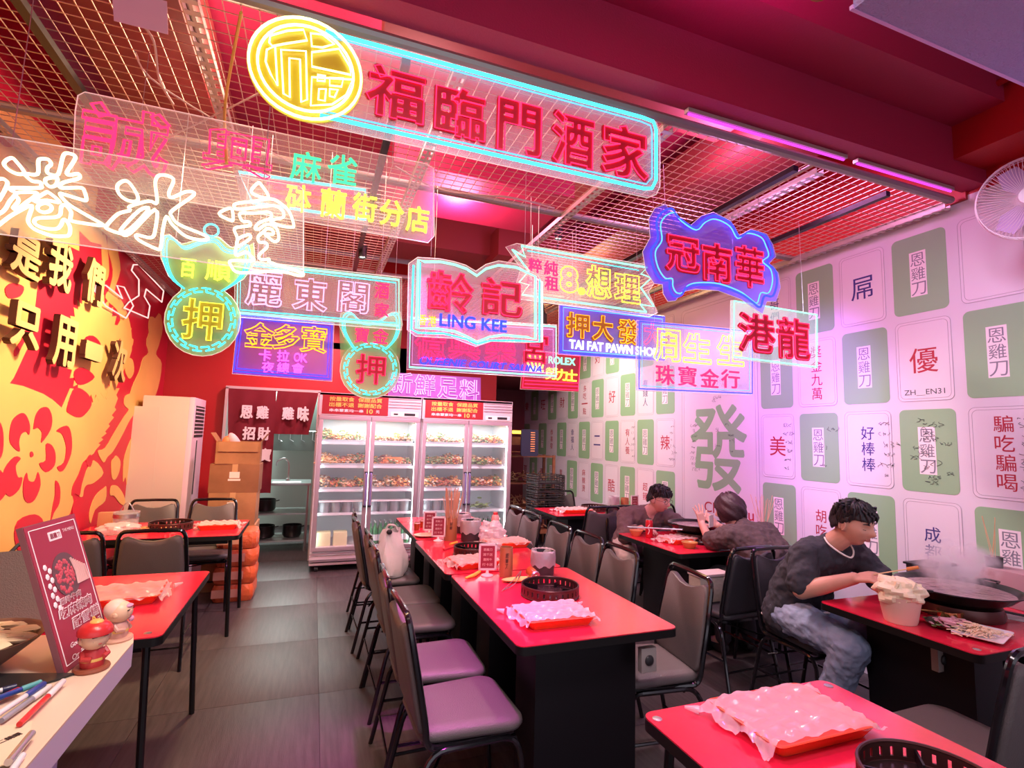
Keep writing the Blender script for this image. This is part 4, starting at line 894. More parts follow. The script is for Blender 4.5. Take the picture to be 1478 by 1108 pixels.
for x, l, c in ((.12, 'pale yellow carton on the floor of the left fridge, left of the pair', (.75, .72, .40)), (.30, 'pale yellow carton on the floor of the left fridge, right of the pair', (.80, .78, .50))):
    tag(MB().box((x+.05, 6.48, .34), (.15, .16, .15), bev=.01).build('drink_carton', mat('carton_pale', c, .6)), l, 'carton')

# ---------------------------------------------------------------- air conditioner
t = thing('air_conditioner', 'tall pale floor-standing air conditioner in the mural corner', 'air conditioner', (-1.38, 6.32, 0))
m_ac = mat('ac_body', (.66, .55, .50), .45, bump=.05, bscale=300); m_acf = mat('ac_front', (.80, .62, .80), .4)
MB().box((-.005, .0, .93), (.40, .56, 1.86), bev=.012).build('body', m_ac, t)
MB().box((.215, 0, .93), (.05, .56, 1.86), bev=.01).build('front_panel', m_acf, t)
gr = MB().box((.241, 0, 1.62), (.006, .42, .32)).build('outlet_grille', m_dark, t, smooth=False)
for k in range(8): MB().box((.246, 0, 1.49+k*.038), (.014, .42, .010), Matrix.Identity(4)).build('louvre', m_acf, gr, smooth=False)
for k in range(12): MB().box((.243, 0, .10+k*.045), (.012, .46, .018)).build('intake_slat', m_acf, t, smooth=False)
MB().box((.242, -.05, 1.15), (.006, .03, .55)).build('display_strip', m_dark, t, smooth=False)
MB().box((-.205, -.283, 1.0), (.3, .004, 1.5)).build('side_seam', m_ac, t, smooth=False)

# ---------------------------------------------------------------- cartons
m_cb = mat('cardboard', (.42, .20, .09), .75, noise=.25, nscale=6); m_cbd = mat('cardboard_dark', (.30, .13, .06), .75, noise=.2, nscale=6); m_tape = mat('packing_tape', (.55, .32, .16), .3); m_stick = mat('sticker', (.80, .72, .68), .6)
def carton(x, y, z, w, d, h, label, m_=None, rz=0, openm=False, deco=True):
    t = thing('carton', label, 'box', (x, y, z), rz, 'cartons stacked by the doorway')
    if not openm: MB().box((0, 0, h/2), (w, d, h), bev=.004).build('box', m_ or m_cb, t)
    else:
        MB().box((0, 0, .004), (w, d, .008)).box((-w/2, 0, h/2), (.006, d, h)).box((w/2, 0, h/2), (.006, d, h)).box((0, -d/2, h/2), (w, .006, h)).box((0, d/2, h/2), (w, .006, h)).build('box', m_ or m_cb, t, smooth=False)
        for s in (-1, 1): MB().box((0, 0, .05), (.005, d, .10), Matrix.Translation((s*w/2, 0, h)) @ Matrix.Rotation(s*.6, 4, 'Y')).build('flap', m_cb, t, smooth=False)
        MB().box((0, 0, -.05), (w*.9, .005, .10), Matrix.Translation((0, -d/2, h)) @ Matrix.Rotation(-.15, 4, 'X')).build('flap', m_cb, t, smooth=False)
    if deco:
        MB().box((0, -d/2-.0015, h*.62), (.09, .002, .06)).box((0, -d/2-.0015, h*.45), (.11, .002, .02)).build('sticker', m_stick, t, smooth=False)
        if not openm: MB().box((0, -d/2-.001, h*.82), (.05, .002, h*.36)).box((0, 0, h+.001), (.05, d, .002)).build('tape', m_tape, t, smooth=False)
    return t
carton(-.70, 6.02, 0, .46, .40, .30, 'lowest carton of the brown stack by the doorway', deco=False)
carton(-.71, 6.03, .30, .45, .40, .32, 'second carton from the floor in the doorway stack', deco=False)
g = carton(-.71, 6.02, .62, .42, .38, .31, 'carton with a green sticker, third from the floor in the doorway stack'); MB().box((0, -.1915, .10), (.06, .002, .04)).build('green_sticker', mat('green_sticker', (.05, .25, .08), .6), g, smooth=False)
carton(-.71, 6.03, .93, .44, .38, .28, 'dark brown carton just below the open one on the stack', m_cbd)
o1 = carton(-.70, 6.02, 1.21, .39, .36, .22, 'open carton with red printing on top of the stack', None, .04, True, False)
flat_text('print', '包子饅頭', planeM((0, -.1835, .18), (1, 0, 0), (0, 0, 1)), .24, .045, mat('carton_red', (.45, .06, .02), .6), o1, .02)
for k, (c, l) in enumerate((((.85, .25, .10), 'orange packet standing in the open top carton'), ((.92, .50, .60), 'pink rolled bag sticking out of the open top carton'))):
    M = Matrix.Translation((-.82+k*.09, 6.0, 1.38)) @ Matrix.Rotation(-.5*k, 4, 'Y')
    tag(MB().ball((0, 0, .04), .07, 12, 8, M, (.7, .5, 1.6 if k else .9)).build('packet', mat('packet%d' % k if 0 else ('packet_pink' if k else 'packet_orange'), c, .5)), l, 'bag')
for k in range(4):
    t = thing('orange_bag_bale', ('lowest orange plastic bale beside the cartons', 'second orange plastic bale from the floor', 'third orange plastic bale from the floor', 'topmost orange plastic bale under the side table')[k], 'bag', (-.60, 5.60, .004+k*.155), .02*k)
    b = MB(); rr = rrect(-.17, -.17, .17, .17, .06, 5); lv = [(.90, 0), (1, .04), (1, .11), (.92, .148)]
    R_ = [[b.b.verts.new((x*s+.008*sin(9*i+k), y*s+.008*cos(7*i+k), z)) for i, (x, y) in enumerate(rr)] for s, z in lv]
    for A, B in zip(R_, R_[1:]):
        for j in range(len(rr)): b.b.faces.new((A[j], A[(j+1) % len(rr)], B[(j+1) % len(rr)], B[j]))
    b.b.faces.new(R_[0][::-1]); b.b.faces.new(R_[-1]); b.build('bale', mat('orange_plastic', (.72, .13, .05), .3, bump=.8, bscale=25), t)
    MB().box((-.05, -.176, .08), (.24, .003, .07)).build('print_patch', mat('bale_print', (.75, .35, .25), .4), t, smooth=False)

# ---------------------------------------------------------------- doorway curtain and kitchen
m_nor = mat('curtain_red', (.20, .012, .025), .85, noise=.1)
t = thing('door_curtain', 'dark red split doorway curtain with white characters', 'curtain', (-.48, 6.93, 2.03))
MB().tube([(-.5, 0, 0), (.5, 0, 0)], .010, 8).build('rod', m_steel, t)
def cloth(x0, x1, z1, tw, name='cloth'):
    b = MB(); nx, nz = 24, 30; g = []
    for j in range(nz+1):
        v = j/nz; row = []
        for i in range(nx+1):
            u = i/nx; row.append(b.b.verts.new((x0+(x1-x0)*u*(1-.12*v)+tw*v, -.02+.018*sin(u*14+v*2)*(.3+v), -v*z1)))
        g.append(row)
    for j in range(nz):
        for i in range(nx): b.b.faces.new((g[j][i], g[j][i+1], g[j+1][i+1], g[j+1][i]))
    return b.build(name, m_nor, t, nrm=True)
p1 = cloth(-.5, .02, 1.22, .08); p2 = cloth(.03, .5, .52, -.03)
for i, (c1_, c2_) in enumerate((('恩', '雞'), ('招', '財'), ('進', '寶'), ('串', '燒'))):
    z = -.27-i*.25; flat_text('print', c1_, planeM((-.28+.04*i, -.062, z), (1, 0, 0), (0, 0, 1)), .125, .145, m_wt, p1, .04, .002); 
    if i < 3: flat_text('print', c2_, planeM((-.11+.03*i, -.062, z), (1, 0, 0), (0, 0, 1)), .125, .145, m_wt, p1, .04, .002)
flat_text('print', '雞', planeM((.17, -.062, -.27), (1, 0, 0), (0, 0, 1)), .125, .145, m_wt, p2, .04, .002); flat_text('print', '味', planeM((.34, -.062, -.27), (1, 0, 0), (0, 0, 1)), .12, .17, m_wt, p2, .05, .002)
m_kit = mat('kitchen_wall', (.55, .62, .56), .4); m_ks = mat('kitchen_steel', (.42, .46, .45), .3, .8)
struct('wall_kitchen', MB().box((-.6, 9.55, 1.3), (3.4, .1, 2.7)).box((-2.3, 8.3, 1.3), (.1, 2.6, 2.7)).box((1.05, 8.3, 1.3), (.1, 2.6, 2.7)), m_kit)
struct('ceiling_kitchen', MB().box((-.6, 8.3, 2.65), (3.4, 2.6, .08)), m_kit)
struct('trim_doorway', MB().box((-.99, 6.99, 1.02), (.03, .16, 2.04)).box((.03, 6.99, 1.02), (.03, .16, 2.04)).box((-.48, 6.99, 2.045), (1.05, .16, .03)), mat('door_trim', (.6, .5, .5), .5))
t = thing('kitchen_bench', 'steel kitchen bench with two lower shelves beyond the doorway', 'bench', (-.45, 7.75, 0))
MB().box((0, 0, .86), (.90, .60, .03), bev=.004).build('worktop', m_ks, t); MB().box((0, 0, .48), (.86, .56, .02)).build('shelf', m_ks, t); MB().box((0, 0, .14), (.86, .56, .02)).build('shelf', m_ks, t)
for i in (-1, 1):
    for j in (-1, 1): MB().tube([(i*.42, j*.27, .85), (i*.42, j*.27, 0)], .018, 8).build('leg', m_ks, t)
for x, y, z, r, l in ((-.55, 7.7, .50, .13, 'dark pan on the upper shelf of the kitchen bench'), (-.2, 7.7, .16, .12, 'black pot on the lower shelf, left under the bench'), (-.55, 7.7, .16, .14, 'black pot with a highlight on the lower shelf of the bench')):
    t = thing('cooking_pot', l, 'pot', (x, y, z)); MB().lathe([(0, 0), (r*.85, 0), (r, .03), (r, .15), (r*.96, .15), (r*.94, .02), (0, .012)], 20).build('body', m_black, t)
    MB().tube([(r, 0, .12), (r+.04, 0, .13), (r+.04, .03, .13), (r, .03, .12)], .006, 6).build('handle', m_black, t)
t = thing('sink_tap', 'arched steel tap standing on the kitchen bench', 'tap', (-.30, 7.85, .875)); MB().tube(smoothpts([(0, 0, 0), (0, 0, .22), (-.06, -.02, .30), (-.14, -.05, .26), (-.15, -.05, .20)], False, 5), .012, 8).build('spout', m_steel, t); MB().lathe([(0, 0), (.03, 0), (.025, .03), (0, .04)], 12).build('base', m_steel, t)
t = thing('range_hood', 'steel hood panel on the kitchen wall', 'hood', (-.25, 8.9, 1.2)); MB().box((0, 0, .5), (.75, .3, .9), bev=.01).build('hood', mat('hood_green_grey', (.16, .20, .18), .35, .6), t); MB().tube([(-.35, -.17, .35), (.35, -.17, .35)], .008, 6).build('rail', m_steel, t)
for k in range(4): MB().tube([(-.25+k*.16, -.18, .34), (-.25+k*.16, -.18, .22), (-.20+k*.16, -.18, .19)], .006, 6).build('utensil', m_steel, t)
tag(MB().lathe([(0, 0), (.20, 0), (.21, .5), (0, .52)], 20, Matrix.Translation((.35, 8.0, 0))).build('kitchen_bin', m_ks), 'tall grey bin to the right of the kitchen bench', 'bin')
tag(MB().box((-.30, 7.6, .877), (.35, .25, .004)).build('white_cloth', m_wt, smooth=False), 'flat white cloth on the kitchen bench', 'cloth')

# ---------------------------------------------------------------- alcove: rack, clock box, lamp, baskets
m_wood = mat('reddish_wood', (.30, .10, .05), .5, noise=.3, nscale=12)
t = thing('wooden_rack', 'reddish wooden rack with four shelves in the alcove beside the fridge', 'shelf', (2.55, 7.0, 0))
for x in (0, .75):
    for y in (0, .35): MB().box((x, y, .65), (.035, .035, 1.30)).build('post', m_wood, t, smooth=False)
for z in (.2, .55, .9, 1.28): MB().box((.375, .175, z), (.78, .38, .02)).build('shelf', m_wood, t, smooth=False)
for k, z in enumerate((.21, .56, .91)):
    b = MB()
    for i in range(60):
        x = 2.58+rnd.uniform(0, .68); y = 6.99+rnd.uniform(0, .33); b.tube([(x, y, z+.012+rnd.uniform(0, .12)), (x+rnd.uniform(-.15, .15), y+rnd.uniform(-.1, .1), z+.012+rnd.uniform(0, .16))], .007, 5)
    o = b.build('firewood_heap', mat('stick_brown', (.40, .22, .12), .7)); tag(o, 'heap of brown sticks on the %s shelf of the wooden rack' % ('lowest', 'second', 'third')[k], 'sticks', kind='stuff')
t = thing('ticket_board', 'black board with a column of orange slots above the wooden rack', 'board', (2.62, 6.62, 1.30))
MB().prism(rrect(0, 0, .25, .36, .03), .03, planeM((0, 0, 0), (1, 0, 0), (0, 0, 1))).build('board', mat('navy_board', (.02, .02, .05), .4), t)
for k in range(9): MB().box((.165, -.036 if 0 else -.034, .07+k*.031), (.06, .008, .012)).build('slot', mat('slot_orange', (.90, .38, .15), .5), t, smooth=False)
MB().tube([(.05, .02, .05), (-.21, .40, .05)], .01, 6).tube([(.2, .02, .05), (.2, .50, .0)], .01, 6).build('bracket', m_wood, t)
t = thing('wall_lamp', 'small yellow glowing lamp beside the right fridge', 'lamp', (2.55, 6.75, 1.62)); MB().tube([(0, 0, 0), (.24, 0, 0)], .022, 10).build('tube', neon('lamp_yellow', (1, .75, .08), 2.2), t); MB().box((.12, .03, .0), (.26, .02, .06)).build('holder', m_wood, t, smooth=False)
tag(MB().box((2.66, 6.78, 1.50), (.26, .02, .11)).build('wooden_plaque', m_wood, smooth=False), 'small dark plaque below the yellow lamp', 'plaque')
b0 = None
for k in range(5):
    l = 'black plastic basket, %s of the stack behind the far corner table' % ('lowest', 'second from below', 'middle one', 'second from the top', 'topmost')[k]
    if b0 is None:
        b0 = thing('plastic_basket', l, 'basket', (2.72, 6.0, .60), 0, 'black baskets in a stack'); MB().prism(rrect(-.2, -.15, .2, .15, .03), .01).build('bottom', m_dark, b0)
        b = MB()
        for zz in (.012, .04, .07, .095): b.tube([(x, y, zz) for x, y in rrect(-.2, -.15, .2, .15, .03)], .005, 5, True)
        for x, y in rrect(-.2, -.15, .2, .15, .03, 3)+[(a*.08, s*.15) for a in (-2, -1, 0, 1, 2) for s in (-1, 1)]+[(s*.2, a*.07) for a in (-1, 0, 1) for s in (-1, 1)]: b.tube([(x, y, .008), (x, y, .097)], .004, 4)
        b.build('side_lattice', m_dark, b0)
    else: dup(b0, (2.72, 6.0, .60+k*.10), .02*k, l, 'black baskets in a stack')
t = thing('basket_stand', 'low black stand under the basket stack', 'stand', (2.72, 6.0, 0)); MB().box((0, 0, .59), (.42, .32, .02)).build('top', m_dark, t, smooth=False)
for i in (-1, 1):
    for j in (-1, 1): MB().tube([(i*.18, j*.13, 0), (i*.18, j*.13, .58)], .012, 6).build('leg', m_black, t)
# ---------------------------------------------------------------- counter in the near left corner
m_cream = mat('counter_top', (.78, .62, .46), .35); m_cbody = mat('counter_body', (.48, .42, .62), .5); m_mould = mat('counter_moulding', (.62, .44, .30), .4)
t = thing('counter', 'cream-topped counter with lilac panelled side', 'counter', (-.85, .6, 0))
pl = [(.485, -1.2), (.485, .90), (.470, .955), (.43, .99), (.37, 1.005), (-.5, 1.005), (-.5, -1.2)]
MB().prism(pl, .004, Matrix.Translation((0, 0, 1.046))).build('worktop', m_cream, t)
MB().prism([(x*1.0, y) for x, y in pl], .05, Matrix.Translation((0, 0, .996))).build('edge_band', mat('counter_edge', (.66, .58, .72), .4), t)
MB().box((-.04, -.25, .498), (.86, 2.14, .996)).build('body', m_cbody, t, smooth=False)
for k, (w, dd) in enumerate(((.95, .012), (.80, .018))):
    y0, y1, z0, z1 = -.1-w/2, -.1+w/2+(.22 if k == 0 else .20), .14+k*.05, .93-k*.06
    for a, c in (((y0, z0), (y0, z1)), ((y1, z0), (y1, z1)), ((y0, z0), (y1, z0)), ((y0, z1), (y1, z1))):
        MB().tube([(.392, a[0], a[1]), (.392, c[0], c[1])], dd, 6).build('panel_moulding', m_mould, t)
# menu board standing on it
t = thing('menu_board', 'thick maroon menu board tilted back on the counter', 'menu', (-.43, 1.42, 1.05))
bl, br, tl = Vector((-.01, -.075, 0)), Vector((.01, .11, 0)), Vector((-.105, -.02, .29))
xd = (br-bl).normalized(); yd = (tl-bl); yd = (yd-xd*yd.dot(xd)*.35); hgt = yd.length
Mb = planeM(bl, xd, yd); wd = .19
m_mar = mat('menu_maroon', (.33, .02, .055), .45)
MB().prism([(0, 0), (wd, 0), (wd, hgt), (0, hgt)], .011, Mb @ Matrix.Translation((0, 0, -.011))).build('board', mat('board_edge', (.22, .08, .09), .6), t, smooth=False)
MB().prism([(.002, .002), (wd-.002, .002), (wd-.002, hgt-.002), (.002, hgt-.002)], .001, Mb).build('poster', m_mar, t, smooth=False)
e = .012
for a, c in (((e, e), (wd-e, e)), ((wd-e, e), (wd-e, hgt-e)), ((wd-e, hgt-e), (e, hgt-e)), ((e, hgt-e), (e, e))):
    MB().tube([Mb @ Vector((*a, .0012)), Mb @ Vector((*c, .0012))], .0011, 4).build('white_line', m_wt, t)
def pt(s, x, y, w, h, m_, bold=.0, nmn='print', sl=0): return flat_text(nmn, s, Mb @ Matrix.Translation((x, y, .0014)) @ Matrix.Rotation(.0, 4, 'Z'), w, h, m_, t, bold, .0007, slant=sl)
MB().prism(rrect(.07, hgt-.045, .115, hgt-.025, .002), .001, Mb @ Matrix.Translation((0, 0, .001))).build('logo_patch', m_wt, t, smooth=False)
flat_text('print', '恩雞刀', Mb @ Matrix.Translation((.092, hgt-.035, .0024)), .036, .012, m_mar, t, .02, .0004)
pt('THE MENU', .145, hgt-.030, .045, .007, m_wt)
MB().lathe([(0, 0), (.048, 0), (.048, .001), (0, .001)], 28, Mb @ Matrix.Translation((.095, .185, .001))).build('bowl_picture', mat('picture_brown', (.12, .06, .07), .5), t)
b = MB(); rr_ = random.Random(5)
for k in range(90): a, r_ = rr_.uniform(0, 6.28), .032*rr_.random()**.5; b.ball((.088+r_*cos(a), .182+r_*sin(a)*1.1, .002), .0045, 6, 4, Mb, (1, 1, .3))
b.build('meat_picture', mat('picture_meat', (.55, .08, .11), .5), t)
b = MB()
for k in range(7): b.tube([Mb @ Vector((.12+.007*k, .215-.004*k, .0028)), Mb @ Vector((.128+.006*k, .185, .0028)), Mb @ Vector((.125+.007*k, .155, .0028))], .0028, 5)
b.build('prawn_picture', mat('picture_prawn', (.75, .45, .42), .5), t)
b = MB()
for k in range(10): b.ball((.03+.012*(k % 2), .215-k*.010, .002), .007, 6, 4, Mb, (1, 1, .2))
b.build('garnish_picture', m_wt, t)
for s, x, y, w, h in (('霜降牛肉', .085, .135, .08, .014), ('吃麻辣肉', .095, .112, .125, .024), ('配雪糕', .120, .082, .105, .024)):
    pt(s, x, y, w, h, m_wt, .045, sl=.2)
    flat_text('print', s, Mb @ Matrix.Translation((x, y, .0024)), w*.97, h*.9, m_mar, t, .0, .0004, slant=.2)
pt('最高可享', .105, .056, .05, .012, m_gold_t, .02, sl=.2); pt('0', .145, .060, .014, .022, m_gold_t, .02); pt('元', .165, .058, .012, .012, m_wt, .03); pt('冰淇淋', .118, .042, .05, .012, m_wt, .05, sl=.2); pt('Google', .065, .042, .05, .012, m_wt, .03, sl=.3)
pt('Or 來店打卡', .095, .020, .12, .013, m_wt, .01, sl=.2)
# two wooden figurines
def kokeshi(loc, rz, label, robe, hat):
    t = thing('wooden_figurine', label, 'figurine', loc, rz)
    MB().lathe([(0, 0), (.030, 0), (.032, .004), (.030, .008), (0, .008)], 24).build('base', mat('figurine_base' + ('_dark' if hat else ''), (.28, .08, .04) if hat else (.62, .36, .26), .4), t)
    MB().lathe([(0, .008), (.020, .008), (.022, .02), (.019, .038), (.013, .044), (0, .044)], 20).build('body', mat('figurine_robe' + ('_red' if hat else '_pale'), robe, .4), t)
    MB().lathe([(.0215, .018), (.0222, .022), (.0215, .026)], 20).build('belt', mat('figurine_belt', (.75, .48, .12) if hat else (.55, .25, .2), .4), t, nrm=False)
    h = MB().ball((0, 0, .064), .027, 20, 14, sc=(1, .95, .92)).build('head', mat('figurine_skin', (.80, .52, .34), .4), t)
    for s in (-1, 1):
        MB().ball((.0245*cos(.4), .0245*sin(.4)*s, .062), .0028, 8, 6, sc=(.5, 1, 1.3)).build('eye', m_dark, h); MB().box((.0245, s*.0095, .070), (.002, .009, .0018)).build('eyebrow', m_dark, h, smooth=False)
        MB().ball((.004, s*.026, .062), .006, 8, 6, sc=(1, .5, 1)).build('ear', mat('figurine_skin', (.80, .52, .34), .4), h)
        MB().tube([(0, s*.018, .038), (.010, s*.022, .028), (.020, s*.010, .026)], .0055, 8).build('arm', mat('figurine_robe' + ('_red' if hat else '_pale'), robe, .4), t)
    MB().ball((.0262, 0, .056), .0025, 8, 6, sc=(.5, 1.4, .5)).build('mouth', mat('figurine_mouth', (.5, .05, .04), .4), h)
    if hat:
        MB().lathe([(.0275, .070), (.031, .072), (.031, .080), (.024, .090), (.010, .096), (0, .097)], 24).build('red_cap', mat('figurine_cap', (.60, .03, .03), .3), t)
        MB().ball((.002, 0, .095), .012, 14, 8, sc=(1.1, 1, .45)).build('gold_top', mat('figurine_gold', (.85, .45, .12), .3), t)
        MB().ball((-.010, 0, .062), .022, 14, 8, sc=(.9, 1.15, 1)).build('hair', m_dark, t)
    else:
        MB().ball((-.008, 0, .070), .024, 16, 10, sc=(1, 1.08, .95)).build('hood', mat('figurine_hood', (.80, .56, .44), .5), t)
        MB().ball((.024, .006, .046), .007, 10, 6, sc=(.8, 1, 1)).ball((.020, 0, .078), .008, 8, 6, sc=(1, 1.4, .6)).build('blossom', mat('figurine_pink', (.72, .30, .45), .5), t)
    return t
kokeshi((-.40, 1.36, 1.05), -.9, 'small wooden figurine with a red cap in front of the menu board', (.50, .04, .04), True)
kokeshi((-.405, 1.525, 1.05), -.2, 'small pale wooden figurine at the far end of the counter', (.60, .33, .26), False)
# pens, stapled papers, bowl, tray
def pen(p0, p1, body, cap, label):
    a, b_ = Vector(p0), Vector(p1); t = thing('pen', label, 'pen', a); d = b_-a; L_ = d.length; q = d.to_track_quat('Z', 'Y').to_matrix().to_4x4()
    MB().lathe([(0, 0), (.0045, 0), (.0048, .01), (.0048, L_*.62), (.0042, L_*.63)], 12, q).build('barrel', mat('pen_'+body, PC[body], .3), t)
    MB().lathe([(.0052, L_*.60), (.0055, L_*.62), (.0055, L_*.98), (.004, L_), (0, L_)], 12, q).build('cap', mat('pen_'+cap, PC[cap], .3), t)
    MB().box((.006, 0, L_*.8), (.002, .003, L_*.3), q).build('clip', m_steel, t)
PC = dict(red=(.70, .03, .03), blue=(.02, .06, .30), teal=(.10, .40, .42), white=(.80, .78, .80), grey=(.30, .32, .38), navy=(.02, .03, .10))
for k, (a, b_, c, d, l) in enumerate((
 (at(28, 1045, Z=1.062), at(92, 982, Z=1.062), 'red', 'white', 'white-capped red pen nearest the edge of the counter'),
 (at(2, 1040, Z=1.057), at(72, 990, Z=1.057), 'grey', 'white', 'grey and white pen second from the edge of the counter'),
 (at(-10, 1035, Z=1.066), at(64, 986, Z=1.066), 'white', 'blue', 'white pen with a blue cap in the pen pile'),
 (at(-16, 1012, Z=1.064), at(60, 984, Z=1.066), 'blue', 'teal', 'blue pen with a teal cap in the pen pile'),
 (at(-30, 1020, Z=1.058), at(28, 995, Z=1.06), 'navy', 'red', 'navy pen with a red end lying next to the black tray'),
 (at(-30, 1005, Z=1.058), at(24, 990, Z=1.058), 'white', 'navy', 'pen with a dark navy cap farthest from the counter edge'))): pen(a, b_, c, d, l)
tag(MB().prism([(v.x, v.y) for v in (at(-60, 975, Z=1.05), at(108, 974, Z=1.05), at(80, 984, Z=1.05), at(20, 1000, Z=1.05), at(-60, 1030, Z=1.05))], .004, Matrix.Translation((0, 0, 1.0505))).build('black_mat', m_dark), 'flat black mat under the pens and the menu board', 'mat')
t = thing('receipt_holder', 'cream printed slips under a metal clip in the lowest left corner', 'clipboard', at(0, 1080, Z=1.052)); o_ = t.location.copy()
q = [at(-60, 1062, Z=1.052)-o_, at(44, 1042, Z=1.052)-o_, at(40, 1060, Z=1.052)-o_, at(8, 1104, Z=1.052)-o_, at(-60, 1125, Z=1.052)-o_]
for k in range(3): MB().prism([(v.x+.002*k, v.y-.002*k) for v in q], .0012, Matrix.Translation((0, 0, .0015*k))).build('slip', mat('slip_cream', (.80, .68, .48), .6), t, smooth=False)
flat_text('print', '紅星二鍋頭', Matrix.Translation((-.004, .012, .0048)) @ Matrix.Rotation(.9, 4, 'Z'), .05, .012, m_dark, t, .02, .0003)
MB().tube([at(12, 1100, Z=1.062)-o_, at(46, 1058, Z=1.062)-o_], .0055, 10).build('clip', m_steel, t)
tag(MB().tube([at(14, 1116, Z=1.056), at(32, 1090, Z=1.056)], .005, 10).build('pen', mat('pen_white', PC['white'], .3)), 'short white pen at the lowest edge beside the metal clip', 'pen')
t = thing('serving_bowl', 'wide wooden bowl of cream chips half hidden behind the menu board', 'bowl', (-.64, 1.42, 1.05)); MB().lathe([(0, 0), (.06, 0), (.085, .02), (.125, .055), (.130, .062), (.122, .060), (.08, .026), (0, .012)], 28).build('bowl', mat('bowl_wood', (.20, .10, .07), .5), t)
b = MB(); rr_ = random.Random(2)
for k in range(70): a, r_ = rr_.uniform(0, 6.28), .105*rr_.random()**.5; b.ball((0, 0, 0), .02, 6, 4, Matrix.Translation((r_*cos(a), r_*sin(a), .058+.012*(1-r_/.11))) @ Matrix.Rotation(rr_.uniform(-.4, .4), 4, 'X'), (1.3, .8, .22))
b.build('chips', mat('chip_cream', (.85, .70, .45), .6), t)['kind'] = 'stuff'

# ---------------------------------------------------------------- things on the tables
m_basket = mat('tray_orange', (.85, .09, .03), .35); m_bag = sheet('bag_film', (.98, .92, .93), .66, .22, .45, .6, 14)
def bagged_tray(c, rz, w, d, label, seed, low=False):
    t = thing('bagged_tray', label, 'tray', (c[0], c[1], .7505), rz, 'orange trays in thin white bags'); rnd = random.Random(seed)
    b = MB(); R0 = []
    for s, z in ((.86, 0), (1, .034), (1.03, .036), (1.0, .038), (.95, .036), (.84, .006)): R0.append([b.b.verts.new((x*s, y*s, z)) for x, y in rrect(-w/2, -d/2, w/2, d/2, .02)])
    n = len(R0[0])
    for A, B in zip(R0, R0[1:]):
        for j in range(n): b.b.faces.new((A[j], A[(j+1) % n], B[(j+1) % n], B[j]))
    b.b.faces.new(R0[0][::-1]); b.b.faces.new(R0[-1]); b.build('tray', m_basket, t)
    b = MB(); nx, ny = 44, 34; g = []; ph = [rnd.uniform(0, 6) for _ in range(8)]
    for j in range(ny+1):
        row = []
        for i in range(nx+1):
            u, v = -1+2*i/nx, -1+2*j/ny; ex, ey = 1.16+.06*sin(3*v+ph[0]), (.98 if v < 0 else 1.12)+.06*sin(2.2*u+ph[1])
            x, y = u*w/2*ex, v*d/2*ey
            inside = max(abs(x)/(w/2), abs(y)/(d/2)); fr = inside-1
            z = .041 if fr < 0 else max(.006+.010*(1+sin(9*u+7*v+ph[2])), .041-fr*.34)
            z += .0035*sin(17*u+5*v+ph[3])+.003*sin(7*u-15*v+ph[4])+.0025*sin(29*u*v+ph[5])+.0015*sin(41*v+ph[6]+5*u)
            if fr < 0: z = max(z, .0385)-.006*max(0, 1-((u+.2)**2+(v-.1)**2)*1.8)*(0 if low else 0)
            x += .003*sin(11*v+ph[7]); y += .003*sin(13*u+ph[2])
            row.append(b.b.verts.new((x, y, max(.0015, z))))
        g.append(row)
    for j in range(ny):
        for i in range(nx): b.b.faces.new((g[j][i], g[j][i+1], g[j+1][i+1], g[j+1][i]))
    for s in (-1, 1):   # gathered corners of the bag
        b.cone((s*w*.60, d*.50, .012), .012, (s*w*.70, d*.56, .018), .004, 8)
    b.build('plastic_bag', m_bag, t, ang=80)
bagged_tray((1.04, 2.19), -.02, .31, .24, 'orange tray in a white bag at the near end of the central row', 1)
bagged_tray((1.33, 1.20), .0, .36, .26, 'large orange tray in a crumpled bag on the lowest table of the picture', 2)
bagged_tray((.98, 3.22), .1, .28, .22, 'bagged orange tray on the middle central table, behind the small menu frame', 3)
bagged_tray((1.38, 3.72), .1, .30, .22, 'bagged orange tray on the wall side of the middle central table', 4)
bagged_tray((2.72, 5.22), .0, .34, .24, 'orange tray on the far corner table', 5)
bagged_tray((-.68, 4.90), .05, .28, .22, 'pink bagged orange tray on the table before the air conditioner', 6)
bagged_tray((-.80, 2.98), .1, .34, .26, 'bagged orange tray on the mural side table next to the counter', 7)
m_ring = mat('stove_ring', (.085, .03, .028), .35, .5)
def ring(c, r, label):
    t = thing('stove_ring', label, 'stove', (c[0], c[1], .7505), 0, 'slotted round stove rings'); h = .055
    b = MB(); b.tube([(r*cos(a), r*sin(a), .006) for a in [2*pi*i/40 for i in range(40)]], .006, 6, True).tube([(r*cos(a), r*sin(a), h) for a in [2*pi*i/40 for i in range(40)]], .0045, 6, True)
    b.lathe([(r-.003, .004), (r+.003, .004), (r+.003, .020), (r-.003, .020), (r-.003, .004)], 40).lathe([(r-.003, .042), (r+.003, .042), (r+.003, h), (r-.003, h), (r-.003, .042)], 40)
    b.build('rim', m_ring, t)
    b = MB()
    for k in range(30): a = 2*pi*k/30; b.box((0, 0, 0), (.006, r*2*pi/30*.72, .030), Matrix.Translation((r*cos(a), r*sin(a), .031)) @ Matrix.Rotation(a, 4, 'Z'))
    b.build('slotted_wall', m_ring, t, smooth=False)
    MB().lathe([(0, .003), (r*.97, .003), (r*.97, .010), (r*.6, .012), (r*.55, .020), (0, .020)], 32).build('burner_pan', mat('burner_pan', (.06, .04, .035), .25, .6), t)
    for k in range(4):
        a = pi/4+k*pi/2; MB().box((r*.72, 0, .030), (r*.5, .005, .028), Matrix.Rotation(a, 4, 'Z')).build('pot_support', m_black, t, smooth=False)
ring((1.18, 2.52), .145, 'brown slotted stove ring behind the bagged tray on the near central table')
